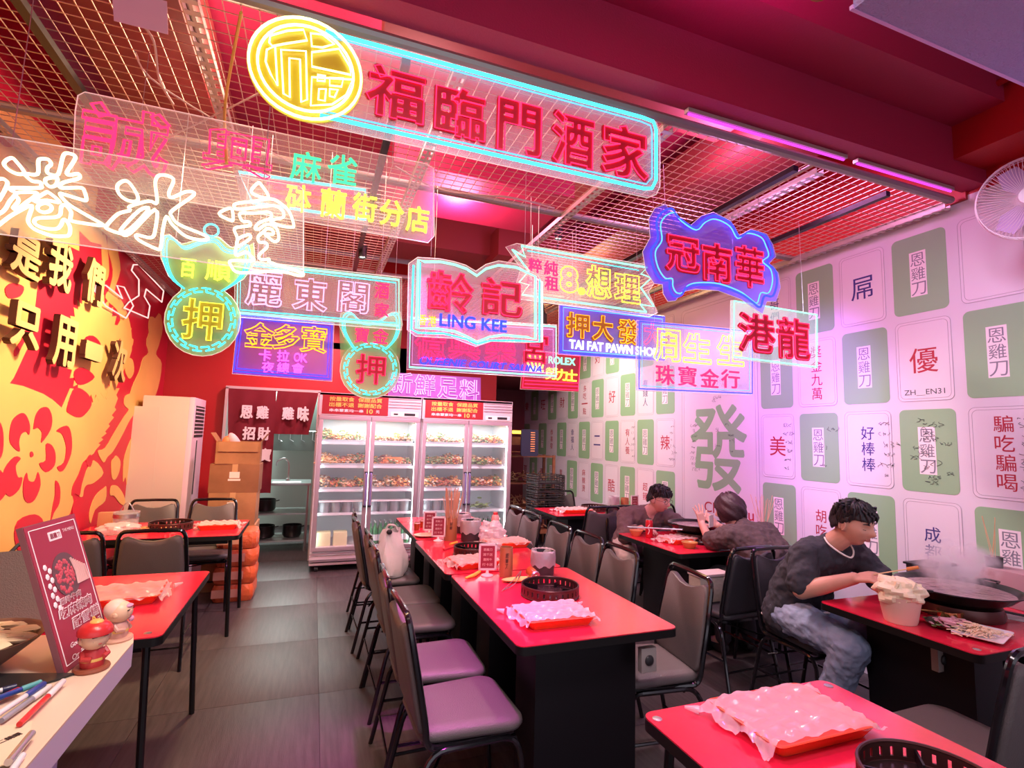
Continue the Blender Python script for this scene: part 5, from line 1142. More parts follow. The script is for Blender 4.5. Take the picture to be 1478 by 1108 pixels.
ring((1.37, .85), .145, 'slotted stove ring cut off at the bottom edge on the lowest table')
ring((1.06, 3.50), .13, 'dark stove ring on the middle central table')
ring((-1.02, 4.92), .15, 'slotted stove ring on the table before the air conditioner')
ring((3.02, 5.30), .15, 'slotted stove ring on the far corner table')
def frame(c, rz, label, z=.7505, s=1.0):
    t = thing('menu_stand', label, 'menu', (c[0], c[1], z), rz, 'small framed menus on the tables')
    MB().lathe([(0, 0), (.035*s, 0), (.035*s, .004), (.010*s, .012), (.007*s, .03), (0, .034)], 20).build('base', m_wt, t)
    M = Matrix.Translation((0, 0, .030)); w, h = .105*s, .150*s
    f = MB().box((0, 0, .006), (w, .012, .012), M, .002).box((0, 0, h-.006), (w, .012, .012), M, .002).box((-w/2+.006, 0, h/2), (.012, .012, h), M, .002).box((w/2-.006, 0, h/2), (.012, .012, h), M, .002).build('frame', mat('frame_white', (.82, .70, .74), .4), t)
    p = MB().box((0, 0, h/2), (w-.02, .005, h-.02), M).build('picture', m_mar, t, smooth=False)
    for k, (tx, ww) in enumerate((('恩雞刀', .05), ('滿千送', .055), ('霜降牛', .05), ('打卡送', .06))):
        flat_text('print', tx, planeM((0, -.0032, .030+h*.78-k*.028*s), (1, 0, 0), (0, 0, 1)), ww*s, .015*s, mat('menu_print', (.75, .45, .45), .5), p, .02, .0006)
frame((.985, 2.96), -.25, 'small framed menu nearest on the central row, beside the bamboo cup')
frame((.93, 4.00), -.2, 'framed menu second from the near end of the central row')
frame((.92, 4.28), -.2, 'framed menu partly hidden, third from the near end of the central row')
frame((3.45, 5.15), .1, 'framed menu on the far corner table by the printed wall')
m_bcup = mat('bamboo_cup', (.45, .16, .07), .4, noise=.2, nscale=10)
def cup(c, r, h, label, txt=''):
    t = thing('bamboo_cup', label, 'cup', (c[0], c[1], .7505), 0, 'brown bamboo cups')
    MB().lathe([(0, 0), (r, 0), (r*1.03, h*.3), (r, h-.004), (r*.98, h), (r*.88, h), (r*.86, .01), (0, .01)], 24).build('cup', m_bcup, t)
    for k, s in enumerate(txt): flat_text('print', s, planeM((-.2*r, -r*1.035, h*.75-k*.030), (1, .2, 0), (0, 0, 1)), None, .024, mat('burnt_print', (.10, .03, .02), .6), t, .02, .0006)
    return t
cup((1.085, 2.92), .038, .165, 'tall brown bamboo cup beside the nearest framed menu', '恩雞刀')
cup((1.03, 4.02), .048, .17, 'brown bamboo cup on the far central table holding long skewers', '恩雞')
cup((3.35, 5.20), .045, .15, 'brown bamboo cup on the far corner table')
b = MB(); rnd = random.Random(9)
for k in range(46):
    a, r_ = rnd.uniform(0, 6.28), rnd.uniform(0, .035); q = rnd.uniform(.02, .075); b.tube([(1.03+r_*cos(a), 4.02+r_*sin(a), .77), (1.03+(r_+q)*cos(a), 4.02+(r_+q)*sin(a), .77+rnd.uniform(.30, .38))], .0028, 4)
tag(b.build('used_skewers', mat('skewer_pink', (.75, .42, .28), .6)), 'sheaf of long used skewers fanning out of a cup before the fridge', 'skewers', kind='stuff')
m_binb = mat('bin_dark', (.05, .045, .055), .5); m_film = sheet('bin_film', (.92, .84, .90), .85, .3, .5, .7, 20)
def bin_(c, r, h, label):
    t = thing('table_bin', label, 'bin', (c[0], c[1], .7505), 0, 'small dark bins lined with white bags')
    MB().lathe([(0, 0), (r*.9, 0), (r*.95, .008), (r, h), (r*.95, h), (r*.88, .01), (0, .01)], 24).build('bin', m_binb, t)
    b = MB(); prof = [(r*.85, h*.5), (r*.95, h*.97), (r*1.02, h+.008), (r*1.08, h), (r*1.07, h*.7), (r*1.06, h*.42)]; n = 36; rg = []
    for i, (q, z) in enumerate(prof): rg.append([b.b.verts.new(((q+.003*sin(7*k+i*2))*cos(2*pi*k/n), (q+.003*sin(7*k+i*2))*sin(2*pi*k/n), z+(.008*sin(k*1.3) if i == len(prof)-1 else .002*sin(3*k)))) for k in range(n)])
    for A, B in zip(rg, rg[1:]):
        for j in range(n): b.b.faces.new((A[j], A[(j+1) % n], B[(j+1) % n], B[j]))
    b.build('bag_liner', m_film, t)
bin_((1.31, 2.90), .068, .135, 'dark bin lined with a white bag on the near central table')
bin_((1.17, 3.95), .075, .155, 'grey bin with a white liner among the cups of the middle central table')
bin_((1.20, 4.30), .065, .15, 'farther white-topped bin behind the grey one')
bin_((3.22, 5.22), .06, .16, 'dark bin beside the bamboo cup on the far corner table')
def crumple(c, r, label, name='crumpled_bag', cat='bag', sc=(1, 1, .7), m_=None, seed=1, grp=None):
    b = MB(); b.ball((0, 0, 0), r, 40, 26, None, sc); rnd = random.Random(seed); ph = [rnd.uniform(0, 6) for _ in range(9)]
    for v in b.b.verts:
        p = v.co/r; k = 1+.10*sin(6*p.x+ph[0])*sin(5*p.y+ph[1])+.08*sin(11*p.z+ph[2]+5*p.x)+.05*sin(17*p.x+ph[3])*cos(13*p.y+ph[4])+.03*sin(25*p.z+9*p.y+ph[5]); v.co *= k
        if v.co.z < -r*sc[2]*.8: v.co.z = -r*sc[2]*.8
    o = b.build(name, m_ or m_film, ang=25); o.location = (c[0], c[1], c[2]+r*sc[2]*.8); return tag(o, label, cat, grp)
crumple((1.31, 3.86, .7505), .10, 'crumpled pinkish plastic bag beside the grey bin on the middle central table', seed=3, sc=(1, .8, .9))
crumple((1.24, 3.60, .7505), .055, 'small crumpled white tissue behind the dark stove ring', 'tissue', 'tissue', seed=4)
t = thing('sauce_bottle', 'clear red-capped sauce bottle on the far central table', 'bottle', (1.42, 4.10, .7505))
MB().lathe([(0, 0), (.030, 0), (.033, .01), (.033, .14), (.026, .165), (.020, .17), (0, .17)], 18).build('bottle', mat('bottle_pink', (.85, .40, .38), .25), t); MB().lathe([(0, .19), (.018, .188), (.021, .168), (.021, .166), (0, .166)], 16).build('cap', mat('cap_red', (.65, .03, .04), .3), t); MB().lathe([(.034, .04), (.034, .11)], 18).build('label', mat('label_yellow', (.85, .60, .15), .4), t, nrm=False)
for x, y, l in ((.86, 4.50, 'amber glass of sauce at the aisle edge of the far central table'), (.93, 4.62, 'second amber glass of sauce behind the first')):
    t = thing('sauce_glass', l, 'glass', (x, y, .7505), 0, 'amber sauce glasses'); MB().lathe([(0, 0), (.022, 0), (.026, .06), (.024, .06), (.020, .006), (0, .006)], 16).build('glass', mat('amber', (.40, .08, .02), .15), t); MB().lathe([(.0265, .052), (.0265, .062)], 16).build('rim', m_wt, t, nrm=False)
def plate(c, r, label, m_, prof=None, sx=1, sy=1, z=.7505, name='plate', cat='plate'): return tag(MB().lathe(prof or [(0, 0), (r*.6, 0), (r, .012), (r*1.01, .015), (r*.97, .014), (r*.6, .004), (0, .004)], 28, Matrix.Translation((c[0], c[1], z)), sx, sy).build(name, m_), label, cat)
plate((.88, 4.20), .075, 'small cream dish at the aisle side of the far central table', mat('cream_dish', (.80, .65, .42), .4), sx=1.3)
plate((1.13, 2.80), .07, 'yellow spoon dish before the bamboo cup', mat('yellow_dish', (.80, .55, .15), .35), sx=1.6, sy=.6)
t = thing('spice_shaker', 'round amber spice shaker lying on the yellow dish', 'shaker', (1.20, 2.80, .79)); M = Matrix.Rotation(pi/2+.3, 4, 'X') @ Matrix.Rotation(.2, 4, 'Y')
MB().lathe([(0, -.03), (.026, -.03), (.028, 0), (.026, .03), (0, .032)], 18, M).build('body', mat('amber', (.40, .08, .02), .15), t); MB().lathe([(0, .040), (.026, .038), (.029, .028), (.027, .026)], 18, M).build('steel_rim', m_steel, t); MB().ball((0, 0, .040), .014, 10, 6, M).build('knob', mat('gold_knob', (.8, .5, .2), .2, .8), t)
tag(MB().tube(smoothpts([at(724, 853, Z=.757), at(742, 836, Z=.765), at(752, 824, Z=.772), at(745, 840, Z=.768), at(728, 851, Z=.757)], False, 4), .0025, 6).build('tongs', m_steel), 'thin wire tongs on the near central table', 'tongs')
tag(MB().tube([at(672, 834, Z=.758), at(684, 830, Z=.76), at(692, 825, Z=.758)], [.006, .011, .010], 10).build('lighter', mat('lighter_yellow', (.85, .55, .08), .3)), 'yellow lighter on the near central table beside the framed menu', 'lighter')
tag(MB().tube([at(640, 793, Z=.756), at(660, 787, Z=.758)], [.008, .006], 8).build('red_brush', mat('brush_red', (.6, .03, .05), .4)), 'red stick on the middle central table', 'stick')
tag(MB().tube([at(650, 785, Z=.756), at(660, 782, Z=.758)], [.009, .007], 8).build('lighter', mat('lighter_yellow', (.85, .55, .08), .3)), 'yellow lighter on the middle central table', 'lighter')
# shopping bag on the chair
b = MB(); n = 40; rg = []
for i, (q, z, sy) in enumerate(((.115, 0, .8), (.128, .02, .8), (.130, .08, .78), (.118, .14, .72), (.100, .20, .62), (.082, .255, .5), (.068, .30, .4), (.06, .335, .3))):
    rg.append([b.b.verts.new(((q+.012*sin(5*k*2*pi/n+i*.8)+.007*sin(9*k*2*pi/n-i*1.3))*cos(2*pi*k/n), (q+.016*sin(4*k*2*pi/n+i*1.1)+.008*sin(7*k*2*pi/n+i))*sy*sin(2*pi*k/n), z+(.02*sin(2*pi*k/n*2) if i > 5 else 0))) for k in range(n)])
for A, B in zip(rg, rg[1:]):
    for j in range(n): b.b.faces.new((A[j], A[(j+1) % n], B[(j+1) % n], B[j]))
b.b.faces.new(rg[0][::-1])
t = thing('shopping_bag', 'white plastic shopping bag standing on an aisle-side chair', 'bag', (.60, 4.16, .482)); b.build('bag', mat('bag_white', (.82, .74, .70), .4, bump=.3, bscale=30), t)
MB().tube(smoothpts([(-.04, 0, .33), (-.03, -.01, .37), (0, -.02, .375), (.03, 0, .36), (.045, 0, .33)], False, 4), .008, 6).build('handle', mat('bag_white', (.82, .74, .70), .4), t)
MB().ball((-.02, -.035, .325), .022, 10, 8, sc=(1, .6, .9)).build('handle_hole', m_dark, t)
# clutter on the mural side table
crumple((-1.33, 4.78, .7505), .10, 'crumpled clear wrap on the mural end of the table before the air conditioner', seed=8, sc=(1.3, .9, .45))
t = thing('storage_jar', 'clear plastic tub with a steel band on the table against the mural', 'jar', (-1.35, 5.02, .7505)); MB().lathe([(0, 0), (.08, 0), (.085, .10), (.088, .13), (.080, .13), (.076, .01), (0, .01)], 24).build('tub', sheet('tub_plastic', (.78, .84, .86), .55, .2, .5), t); MB().lathe([(.089, .085), (.089, .115)], 24).build('steel_band', m_steel, t, nrm=False); MB().tube(smoothpts([(-.05, 0, .13), (0, 0, .20), (.05, 0, .13)], False, 4), .004, 6).build('handle', m_steel, t)
b = MB(); rnd = random.Random(4)
for k in range(26): x, y = -1.2+rnd.uniform(-.10, .14), 4.86+rnd.uniform(-.04, .08); b.tube([(x, y, .757+rnd.uniform(0, .02)), (x+rnd.uniform(.05, .16), y+rnd.uniform(-.03, .03), .757+rnd.uniform(0, .02))], .005, 5)
tag(b.build('wooden_sticks', mat('stick_orange', (.70, .30, .10), .5)), 'loose orange wooden sticks beside the crumpled wrap', 'sticks', kind='stuff')
tag(MB().box((0, 0, .0), (.10, .06, .11), bev=.006).build('card_box', mat('small_box', (.55, .30, .15), .6)), 'small upright brown box against the mural on the side table', 'box').location = (-1.52, 5.15, .806)
crumple((-1.05, 2.75, .7505), .07, 'cream crumpled cloth on the mural side table beside the chair back', 'cloth', 'cloth', seed=6, sc=(1, 1, .6), m_=mat('cream_cloth', (.75, .60, .45), .7))

# ---------------------------------------------------------------- the man's table
t = thing('tissue_bucket', 'pale paper bucket heaped with crumpled tissue on the table by the printed wall', 'bucket', (2.595, 1.715, .7505)); MB().lathe([(0, 0), (.062, 0), (.066, .01), (.085, .115), (.088, .12), (.080, .118), (.06, .012), (0, .012)], 28).build('bucket', mat('bucket_paper', (.82, .62, .52), .5), t)
o = crumple((0, 0, 0), .10, 'x', 'tissue_heap', 'x', (1.05, .95, .62), mat('tissue_cream', (.90, .78, .55), .7), 12); o.parent = t; o.location = (0, 0, .135); del o['label'], o['category']
for k in range(7):
    a = k*.9; MB().box((0, 0, 0), (.07, .012, .03), Matrix.Translation((.05*cos(a), .05*sin(a), .165+.008*(k % 3))) @ Matrix.Rotation(a, 4, 'Z') @ Matrix.Rotation(.5*sin(k), 4, 'X'), .004).build('tissue_fold', mat('tissue_cream', (.90, .78, .55), .7), t)
def wok(c, r, label, z=.75, stove=True, broth=(.30, .14, .12)):
    t = thing('hot_pot', label, 'pot', (c[0], c[1], z+.0005))
    if stove:
        MB().lathe([(0, 0), (r*.72, 0), (r*.74, .01), (r*.70, .055), (0, .055)], 28).build('stove', m_ring, t)
    h0 = .055
    MB().lathe([(0, h0), (r*.62, h0+.004), (r*.86, h0+.035), (r*1.02, h0+.070), (r*1.07, h0+.074), (r*1.06, h0+.078), (r*.99, h0+.074), (r*.84, h0+.042), (r*.6, h0+.014), (0, h0+.012)], 40).build('pan', mat('pan_black', (.015, .013, .014), .25, .5), t)
    MB().lathe([(0, h0+.058), (r*.93, h0+.058)], 40).build('broth', mat('broth', broth, .08, bump=.5, bscale=30), t, nrm=False)
    for s in (-1, 1): MB().tube([(s*r*1.03, -.04, h0+.076), (s*(r*1.03+.04), -.03, h0+.080), (s*(r*1.03+.04), .03, h0+.080), (s*r*1.03, .04, h0+.076)], .006, 8).build('handle', m_black, t)
    return t
wok((3.02, 1.72), .24, 'steaming black hot pot on the table of the man in the black T-shirt', broth=(.45, .30, .30))
wok((3.02, 3.62), .21, 'shallow black pan between the woman and the man with glasses', broth=(.20, .09, .08))
t = thing('black_box', 'dark square container behind the steaming pot against the printed wall', 'container', (3.30, 2.00, .7505)); MB().box((0, 0, .075), (.24, .12, .15), bev=.006).build('box', mat('grey_box', (.10, .08, .10), .5), t); MB().box((0, 0, .155), (.26, .14, .012), bev=.004).build('lid', m_dark, t)
t = thing('skewer_box', 'pinkish skewer holder with a dark cup behind the steam', 'container', (3.47, 1.72, .7505)); MB().box((0, 0, .09), (.16, .26, .18), bev=.006).build('holder', mat('holder_pink', (.48, .28, .30), .5), t); MB().lathe([(0, .18), (.035, .18), (.038, .235), (.030, .235), (0, .20)], 16, Matrix.Translation((-.02, .06, 0))).build('cup', m_dark, t)
b = MB()
for k in range(5): b.tube([(-.02+.01*cos(k), .06+.01*sin(k), .20), (-.02+.03*cos(k*1.3), .06+.05*sin(k*1.9), .44)], .0018, 4)
b.build('skewers', m_bamboo, t)['kind'] = 'stuff'
t = thing('square_plate', 'white square plate of pale enoki at the near corner of the wall-side table', 'plate', (2.765, 1.485, .7505)); M = Matrix.Rotation(.3, 4, 'Z')
b = MB(); R0 = []
for s, z in ((.62, 0), (1, .014), (1.0, .017), (.60, .004)): R0.append([b.b.verts.new(M @ Vector((x*s, y*s, z))) for x, y in rrect(-.115, -.085, .115, .085, .012)])
for A, B in zip(R0, R0[1:]):
    for j in range(len(A)): b.b.faces.new((A[j], A[(j+1) % len(A)], B[(j+1) % len(A)], B[j]))
b.b.faces.new(R0[0][::-1]); b.b.faces.new(R0[-1]); b.build('plate', m_wt, t)
b = MB(); rnd = random.Random(21)
for k in range(120):
    x, y = rnd.gauss(0, .045), rnd.gauss(0, .03); a = rnd.gauss(0, .5)+2.6; z = .012+rnd.uniform(0, .028)*max(0, 1-abs(x)/.1); L_ = rnd.uniform(.02, .05)
    b.tube([(x, y, z), (x+L_*.5*cos(a), y+L_*.5*sin(a), z+.006), (x+L_*cos(a), y+L_*sin(a), z+rnd.uniform(-.002, .008))], .0026, 5)
b.build('enoki', mat('enoki', (.90, .70, .48), .5), t)['kind'] = 'stuff'
t = thing('meat_plate', 'glass dish of pink sliced meat beside the tissue bucket', 'plate', (2.74, 1.60, .7505)); MB().lathe([(0, 0), (.06, 0), (.085, .02), (.088, .022), (.08, .02), (.055, .004), (0, .004)], 24, None, 1.2, .9).build('dish', mat('dish_dark', (.12, .09, .07), .15), t)
b = MB()
for k in range(40): b.box((0, 0, 0), (.035, .012, .004), Matrix.Translation((rnd.gauss(0, .035), rnd.gauss(0, .024), .018+rnd.uniform(0, .015))) @ Matrix.Rotation(rnd.uniform(0, 3), 4, 'Z') @ Matrix.Rotation(rnd.uniform(-.6, .6), 4, 'X'), .001)
b.build('meat_slices', mat('meat_pink', (.80, .42, .45), .4), t)['kind'] = 'stuff'
b = MB()
for k in range(24): b.ball((rnd.gauss(0, .045), rnd.gauss(0, .03), .014), .010, 6, 4, None, (1, 1, .4))
b.build('greens', mat('food_leaf', FC[4], .4), t)['kind'] = 'stuff'
t = thing('brass_pot', 'shiny brass sauce pot before the steaming pot', 'pot', (2.86, 1.66, .7505)); MB().lathe([(0, 0), (.045, 0), (.055, .02), (.058, .045), (.055, .045), (.05, .02), (0, .006)], 24, None, 1.2, .8).build('pot', mat('brass', (.75, .42, .16), .18, .9), t); MB().tube([(-.06, 0, .042), (-.20, .04, .055)], .004, 6).build('handle', mat('brass', (.75, .42, .16), .18, .9), t)
t = thing('napkin_chopsticks', 'white napkin with dark chopsticks at the right edge of the wall-side table', 'napkin', at(1470, 892, Z=.7505)); MB().box((0, 0, .002), (.12, .08, .003), Matrix.Rotation(.5, 4, 'Z')).build('napkin', m_wt, t, smooth=False)
for k in range(3): MB().tube([(-.09+.012*k, .05, .03), (.06+.012*k, -.05, .006)], .0035, 6).build('chopstick', m_dark, t)
# steam above the pot
sm = bpy.data.materials.new('steam'); sm.use_nodes = True; nt = sm.node_tree; nt.nodes.clear(); N = nt.nodes.new
vp = N('ShaderNodeVolumePrincipled'); o_ = N('ShaderNodeOutputMaterial'); tc = N('ShaderNodeTexCoord'); nz = N('ShaderNodeTexNoise'); mr = N('ShaderNodeMapRange'); gr_ = N('ShaderNodeTexGradient'); gr_.gradient_type = 'SPHERICAL'; mu = N('ShaderNodeMath'); mu.operation = 'MULTIPLY'
mp_ = N('ShaderNodeMapping'); mp_.inputs['Scale'].default_value = (4.2, 6.5, 7.5); nt.links.new(tc.outputs['Object'], mp_.inputs[0]); nt.links.new(mp_.outputs[0], gr_.inputs[0])
nz.inputs['Scale'].default_value = 11; nz.inputs['Detail'].default_value = 4; nz.inputs['Distortion'].default_value = 1.2; nt.links.new(tc.outputs['Object'], nz.inputs['Vector'])
mr.inputs[1].default_value = .42; mr.inputs[2].default_value = .68; mr.inputs[4].default_value = 46; nt.links.new(nz.outputs[0], mr.inputs[0]); nt.links.new(mr.outputs[0], mu.inputs[0]); nt.links.new(gr_.outputs[0], mu.inputs[1]); nt.links.new(mu.outputs[0], vp.inputs['Density'])
vp.inputs['Color'].default_value = (1, .97, 1, 1); nt.links.new(vp.outputs[0], o_.inputs['Volume'])
o = MB().ball((0, 0, 0), .25, 20, 14, sc=(1, .75, .62)).build('steam', sm); o.location = (3.0, 1.70, .985); tag(o, 'cloud of steam rising from the black hot pot', 'steam', kind='stuff')
# ---------------------------------------------------------------- between the couple
t = thing('drink_can', 'red drink can on the table of the man with glasses', 'can', (2.66, 3.76, .7505)); MB().lathe([(0, 0), (.026, 0), (.030, .008), (.030, .135), (.025, .145), (0, .143)], 20).build('can', mat('can_red', (.65, .02, .04), .25, .3), t); MB().lathe([(.0252, .144), (.026, .148), (.023, .148), (0, .144)], 20).build('lid', m_steel, t)
b = MB().tube(smoothpts([(-.0245, -.018, .03), (-.016, -.026, .06), (-.024, -.0185, .09), (-.012, -.028, .11)], False, 4), .0028, 5); b.build('white_swirl', m_wt, t)
for c, r, l, col in (((2.60, 3.86), .055, 'orange bowl at the corner near the red can', (.70, .22, .10)), ((2.72, 3.33), .06, 'brown sauce bowl among the trays of the couple', (.42, .20, .06))):
    t = thing('sauce_bowl', l, 'bowl', (c[0], c[1], .7505)); MB().lathe([(0, 0), (r*.6, 0), (r, .04), (r*1.02, .045), (r*.94, .042), (r*.55, .006), (0, .006)], 24).build('bowl', mat('bowl_'+('o' if r < .06 else 'b')+'chre', col, .35), t); MB().lathe([(0, .034), (r*.86, .034)], 24).build('sauce', mat('sauce_brown', (.45, .20, .06), .3), t, nrm=False)
bagged_tray((2.78, 3.55), .2, .26, .20, 'bagged orange tray on the table of the couple', 15)
plate((2.98, 3.27), .075, 'white plate on the table edge before the woman', m_wt); tag(MB().box((2.93, 3.24, .752), (.16, .12, .003)).build('paper_slip', mat('slip_blue', (.25, .35, .42), .5), smooth=False), 'blue-grey slip under the white plate of the woman', 'paper')
b = MB()
for k in range(20): b.ball((2.98+rnd.gauss(0, .03), 3.27+rnd.gauss(0, .025), .762), .010, 6, 4, None, (1.2, 1, .5))
tag(b.build('food_scraps', mat('scrap_brown', (.55, .28, .18), .5)), 'food scraps on the white plate of the woman', 'food', kind='stuff')
plate((2.90, 3.42), .045, 'small black sauce dish beside the bagged tray of the couple', m_dark, [(0, 0), (.03, 0), (.045, .02), (.042, .02), (.028, .004), (0, .004)])
tag(MB().tube([at(905, 760, Z=.86), at(985, 764, Z=.86)], .006, 8).build('ladle', m_steel), 'thin steel ladle handle lying over the shallow black pan', 'ladle')
t = thing('tote_bag', 'pale folded tote bag standing on the black chair behind the man', 'bag', (2.60, 2.98, .482)); MB().box((0, 0, .085), (.26, .12, .17), bev=.02).build('bag', mat('tote', (.42, .36, .30), .7, bump=.3), t); MB().box((0, 0, .175), (.27, .13, .02), bev=.008).build('trim', mat('tote_trim', (.55, .42, .42), .6), t)
b = MB()
for k in range(12): b.tube([(3.42+.02*cos(k), 3.30+.02*sin(k*2), .76), (3.42+.07*cos(k*1.7), 3.30+.07*sin(k*1.1), 1.10+.02*(k % 3))], .0028, 4)
tag(b.build('used_skewers', mat('skewer_pink', (.75, .42, .28), .6)), 'sheaf of skewers behind the head of the woman', 'skewers', kind='stuff')
tag(MB().lathe([(0, 0), (.04, 0), (.045, .14), (.04, .14), (.036, .01), (0, .01)], 20, Matrix.Translation((3.42, 3.30, .7505))).build('skewer_cup', m_bcup), 'bamboo cup at the wall behind the woman, holding skewers', 'cup')

# ---------------------------------------------------------------- wall fan, soffit, spotlights
t = thing('wall_fan', 'white wire-cage wall fan cut off at the right edge', 'fan', (3.22, 1.42, 2.79)); M = planeM((0, 0, 0), (.45, -1, 0), (0, 0, 1)) @ Matrix.Rotation(.12, 4, 'X'); m_fan = mat('fan_white', (.80, .62, .70), .35)
fr = .20
b = MB()
for k, zz in ((1, 0), (.985, .03), (.985, -.03)): b.tube([M @ Vector((fr*k*cos(a), fr*k*sin(a), zz)) for a in [2*pi*i/40 for i in range(40)]], .005 if k == 1 else .0025, 6, True)
b.build('rim', m_fan, t)
b = MB()
for k in range(72):
    a = 2*pi*k/72
    for s in (-1, 1): b.tube([M @ Vector((fr*q*cos(a+s*w_), fr*q*sin(a+s*w_), s*zz)) for q, zz, w_ in ((.22, .065, .25), (.6, .06, .08), (.9, .042, 0), (1, .01, 0))], .0012, 4)
b.build('cage_wires', m_fan, t)['kind'] = 'stuff'
MB().lathe([(0, .07), (.04, .07), (.045, .06), (.045, .05), (0, .05)], 20, M).build('badge', m_fan, t)
for k in range(3):
    a = 2*pi*k/3; pts = [(.03, -.02), (.10, -.07), (.17, -.055), (.175, .03), (.10, .05), (.03, .02)]
    MB().prism(pts, .003, M @ Matrix.Rotation(a, 4, 'Z') @ Matrix.Rotation(.35, 4, 'X')).build('blade', mat('fan_blade', (.55, .35, .60), .3), t)
MB().lathe([(0, -.14), (.05, -.14), (.055, -.05), (.04, .04), (0, .045)], 20, M).build('motor', m_fan, t); MB().tube([M @ Vector((0, 0, -.12)), (.25, .10, -.10), (.41, .10, -.05)], .018, 8).build('wall_arm', m_fan, t)
m_sof = mat('soffit_stipple', (.44, .36, .66), .9, bump=.9, bscale=160)
t = tag(bpy.data.objects.new('soffit_box', None), 'grey-violet stippled box overhead in the near right corner', 'soffit'); COL.objects.link(t); t.location = (2.32, .1, 2.55)
MB().box((0, 0, .15), (2.44, 1.34, .30)).build('box', m_sof, t, smooth=False); MB().box((0, .672, .004), (2.45, .008, .010)).build('edge_strip', mat('soffit_edge', (.75, .40, .80), .4), t, smooth=False)
t = thing('ceiling_lamp', 'small brass-coloured lamp fixed at the corner of the violet box', 'lamp', (1.03, .80, 2.60)); MB().lathe([(0, 0), (.028, 0), (.032, .02), (.026, .06), (0, .07)], 16, Matrix.Rotation(.5, 4, 'Y')).build('shade', mat('brass_dull', (.40, .28, .14), .3, .7), t); MB().tube([(0, 0, .05), (.10, -.02, .10)], .008, 6).build('arm', mat('brass_dull', (.40, .28, .14), .3, .7), t)
for p, l in ((at(523, 372, Y=4.3), 'black track spotlight behind the third-row mesh, left of the book sign'), (at(785, 468, Y=5.2), 'small black track spotlight between the book sign and the pawn shop sign'), (at(806, 345, Y=3.9), 'black clamp spotlight beside the yellowish strut')):
    t = thing('track_spotlight', l, 'spotlight', p, 0, 'black spotlights on the ceiling rails'); MB().lathe([(.030, 0), (.034, .0), (.034, .11), (.012, .13), (0, .13)], 16).build('can', m_dark, t); MB().lathe([(0, .012), (.028, .012)], 16).build('lens', neon('spot_lens', (1, .93, .8), 7), t, nrm=False); MB().tube([(0, 0, .12), (0, .02, 3.02-p.z)], .008, 6).build('stem', m_dark, t)

# padded bag standing on the near side table, behind the menu board
t = thing('padded_bag', 'brown-grey padded bag standing on the side table behind the menu board', 'bag', (-1.02, 2.62, .752)); M = Matrix.Rotation(.35, 4, 'Z') @ Matrix.Rotation(-.25, 4, 'X')
MB().prism(rrect(-.17, 0, .17, .30, .05), .07, M @ planeM((0, 0, 0), (1, 0, 0), (0, 0, 1))).build('front_pad', mat('pad_brown', (.20, .16, .13), .7, bump=.3, bscale=200), t)
MB().prism(rrect(-.16, .01, .17, .29, .05), .06, M @ planeM((0, .065, 0), (1, 0, 0), (0, 0, 1))).build('back_pad', m_dark, t)
MB().tube([M @ Vector((-.05, .02, .30)), M @ Vector((-.03, .03, .33)), M @ Vector((.03, .03, .33)), M @ Vector((.05, .02, .30))], .008, 6).build('handle', m_dark, t)
crumple((-.90, 2.70, .7505), .07, 'cream cloth hanging out beside the padded bag', 'cloth', 'cloth', (1.2, .8, .7), mat('cream_cloth', (.75, .60, .45), .7), 15)
# ---------------------------------------------------------------- people
m_skin = mat('skin', (.62, .33, .24), .5, spec=.35, noise=.10, nscale=9); m_skin2 = mat('skin_fair', (.72, .38, .34), .5, spec=.35)
m_hair = mat('hair_black', (.012, .010, .012), .45, bump=.5, bscale=120, stretch=(1, 1, .25)); m_lip = mat('lips', (.42, .13, .12), .45); m_eye = mat('eye_white', (.75, .7, .68), .25); m_iris = mat('iris', (.02, .012, .01), .15)
def caps(b, p, q, r0, r1, n=16):
    """tapered limb piece with round ends"""
    p, q = Vector(p), Vector(q); b.ball(p, r0, n, 10); b.ball(q, r1, n, 10)
    if (q-p).length > 1e-4: b.cone(p, r0, q, r1, n)
def chain(b, pts, rad):
    for i in range(len(pts)-1): caps(b, pts[i], pts[i+1], rad[i], rad[i+1])
def fuse(b, name, m_, parent, vox=.006, it=6, disp=0, dsc=.06, thick=0):
    o = b.build(name, m_, None)
    md = o.modifiers.new('r', 'REMESH'); md.mode = 'VOXEL'; md.voxel_size = vox
    s = o.modifiers.new('s', 'SMOOTH'); s.iterations = it; s.factor = .5
    if disp:
        tx = bpy.data.textures.new('folds', 'CLOUDS'); tx.noise_scale = dsc; tx.noise_depth = 2
        d = o.modifiers.new('d', 'DISPLACE'); d.texture = tx; d.strength = disp; d.mid_level = .5; d.texture_coords = 'GLOBAL'
    dg = bpy.context.evaluated_depsgraph_get(); me = bpy.data.meshes.new_from_object(o.evaluated_get(dg)); o.modifiers.clear(); o.data = me
    me.shade_smooth(); me.materials.clear(); me.materials.append(m_); me.name = name; o.parent = parent; return o
def headM(c, fwd, tilt=0):
    """x = face direction, z = up of the head"""
    f = Vector(fwd).normalized(); s = Vector((0, 0, 1)).cross(f).normalized(); u = f.cross(s)
    M = Matrix((f, s, u)).transposed().to_4x4(); return Matrix.Translation(c) @ M @ Matrix.Rotation(tilt, 4, 'X')
def gau(x, y, sx, sy): return math.exp(-(x/sx)**2-(y/sy)**2)
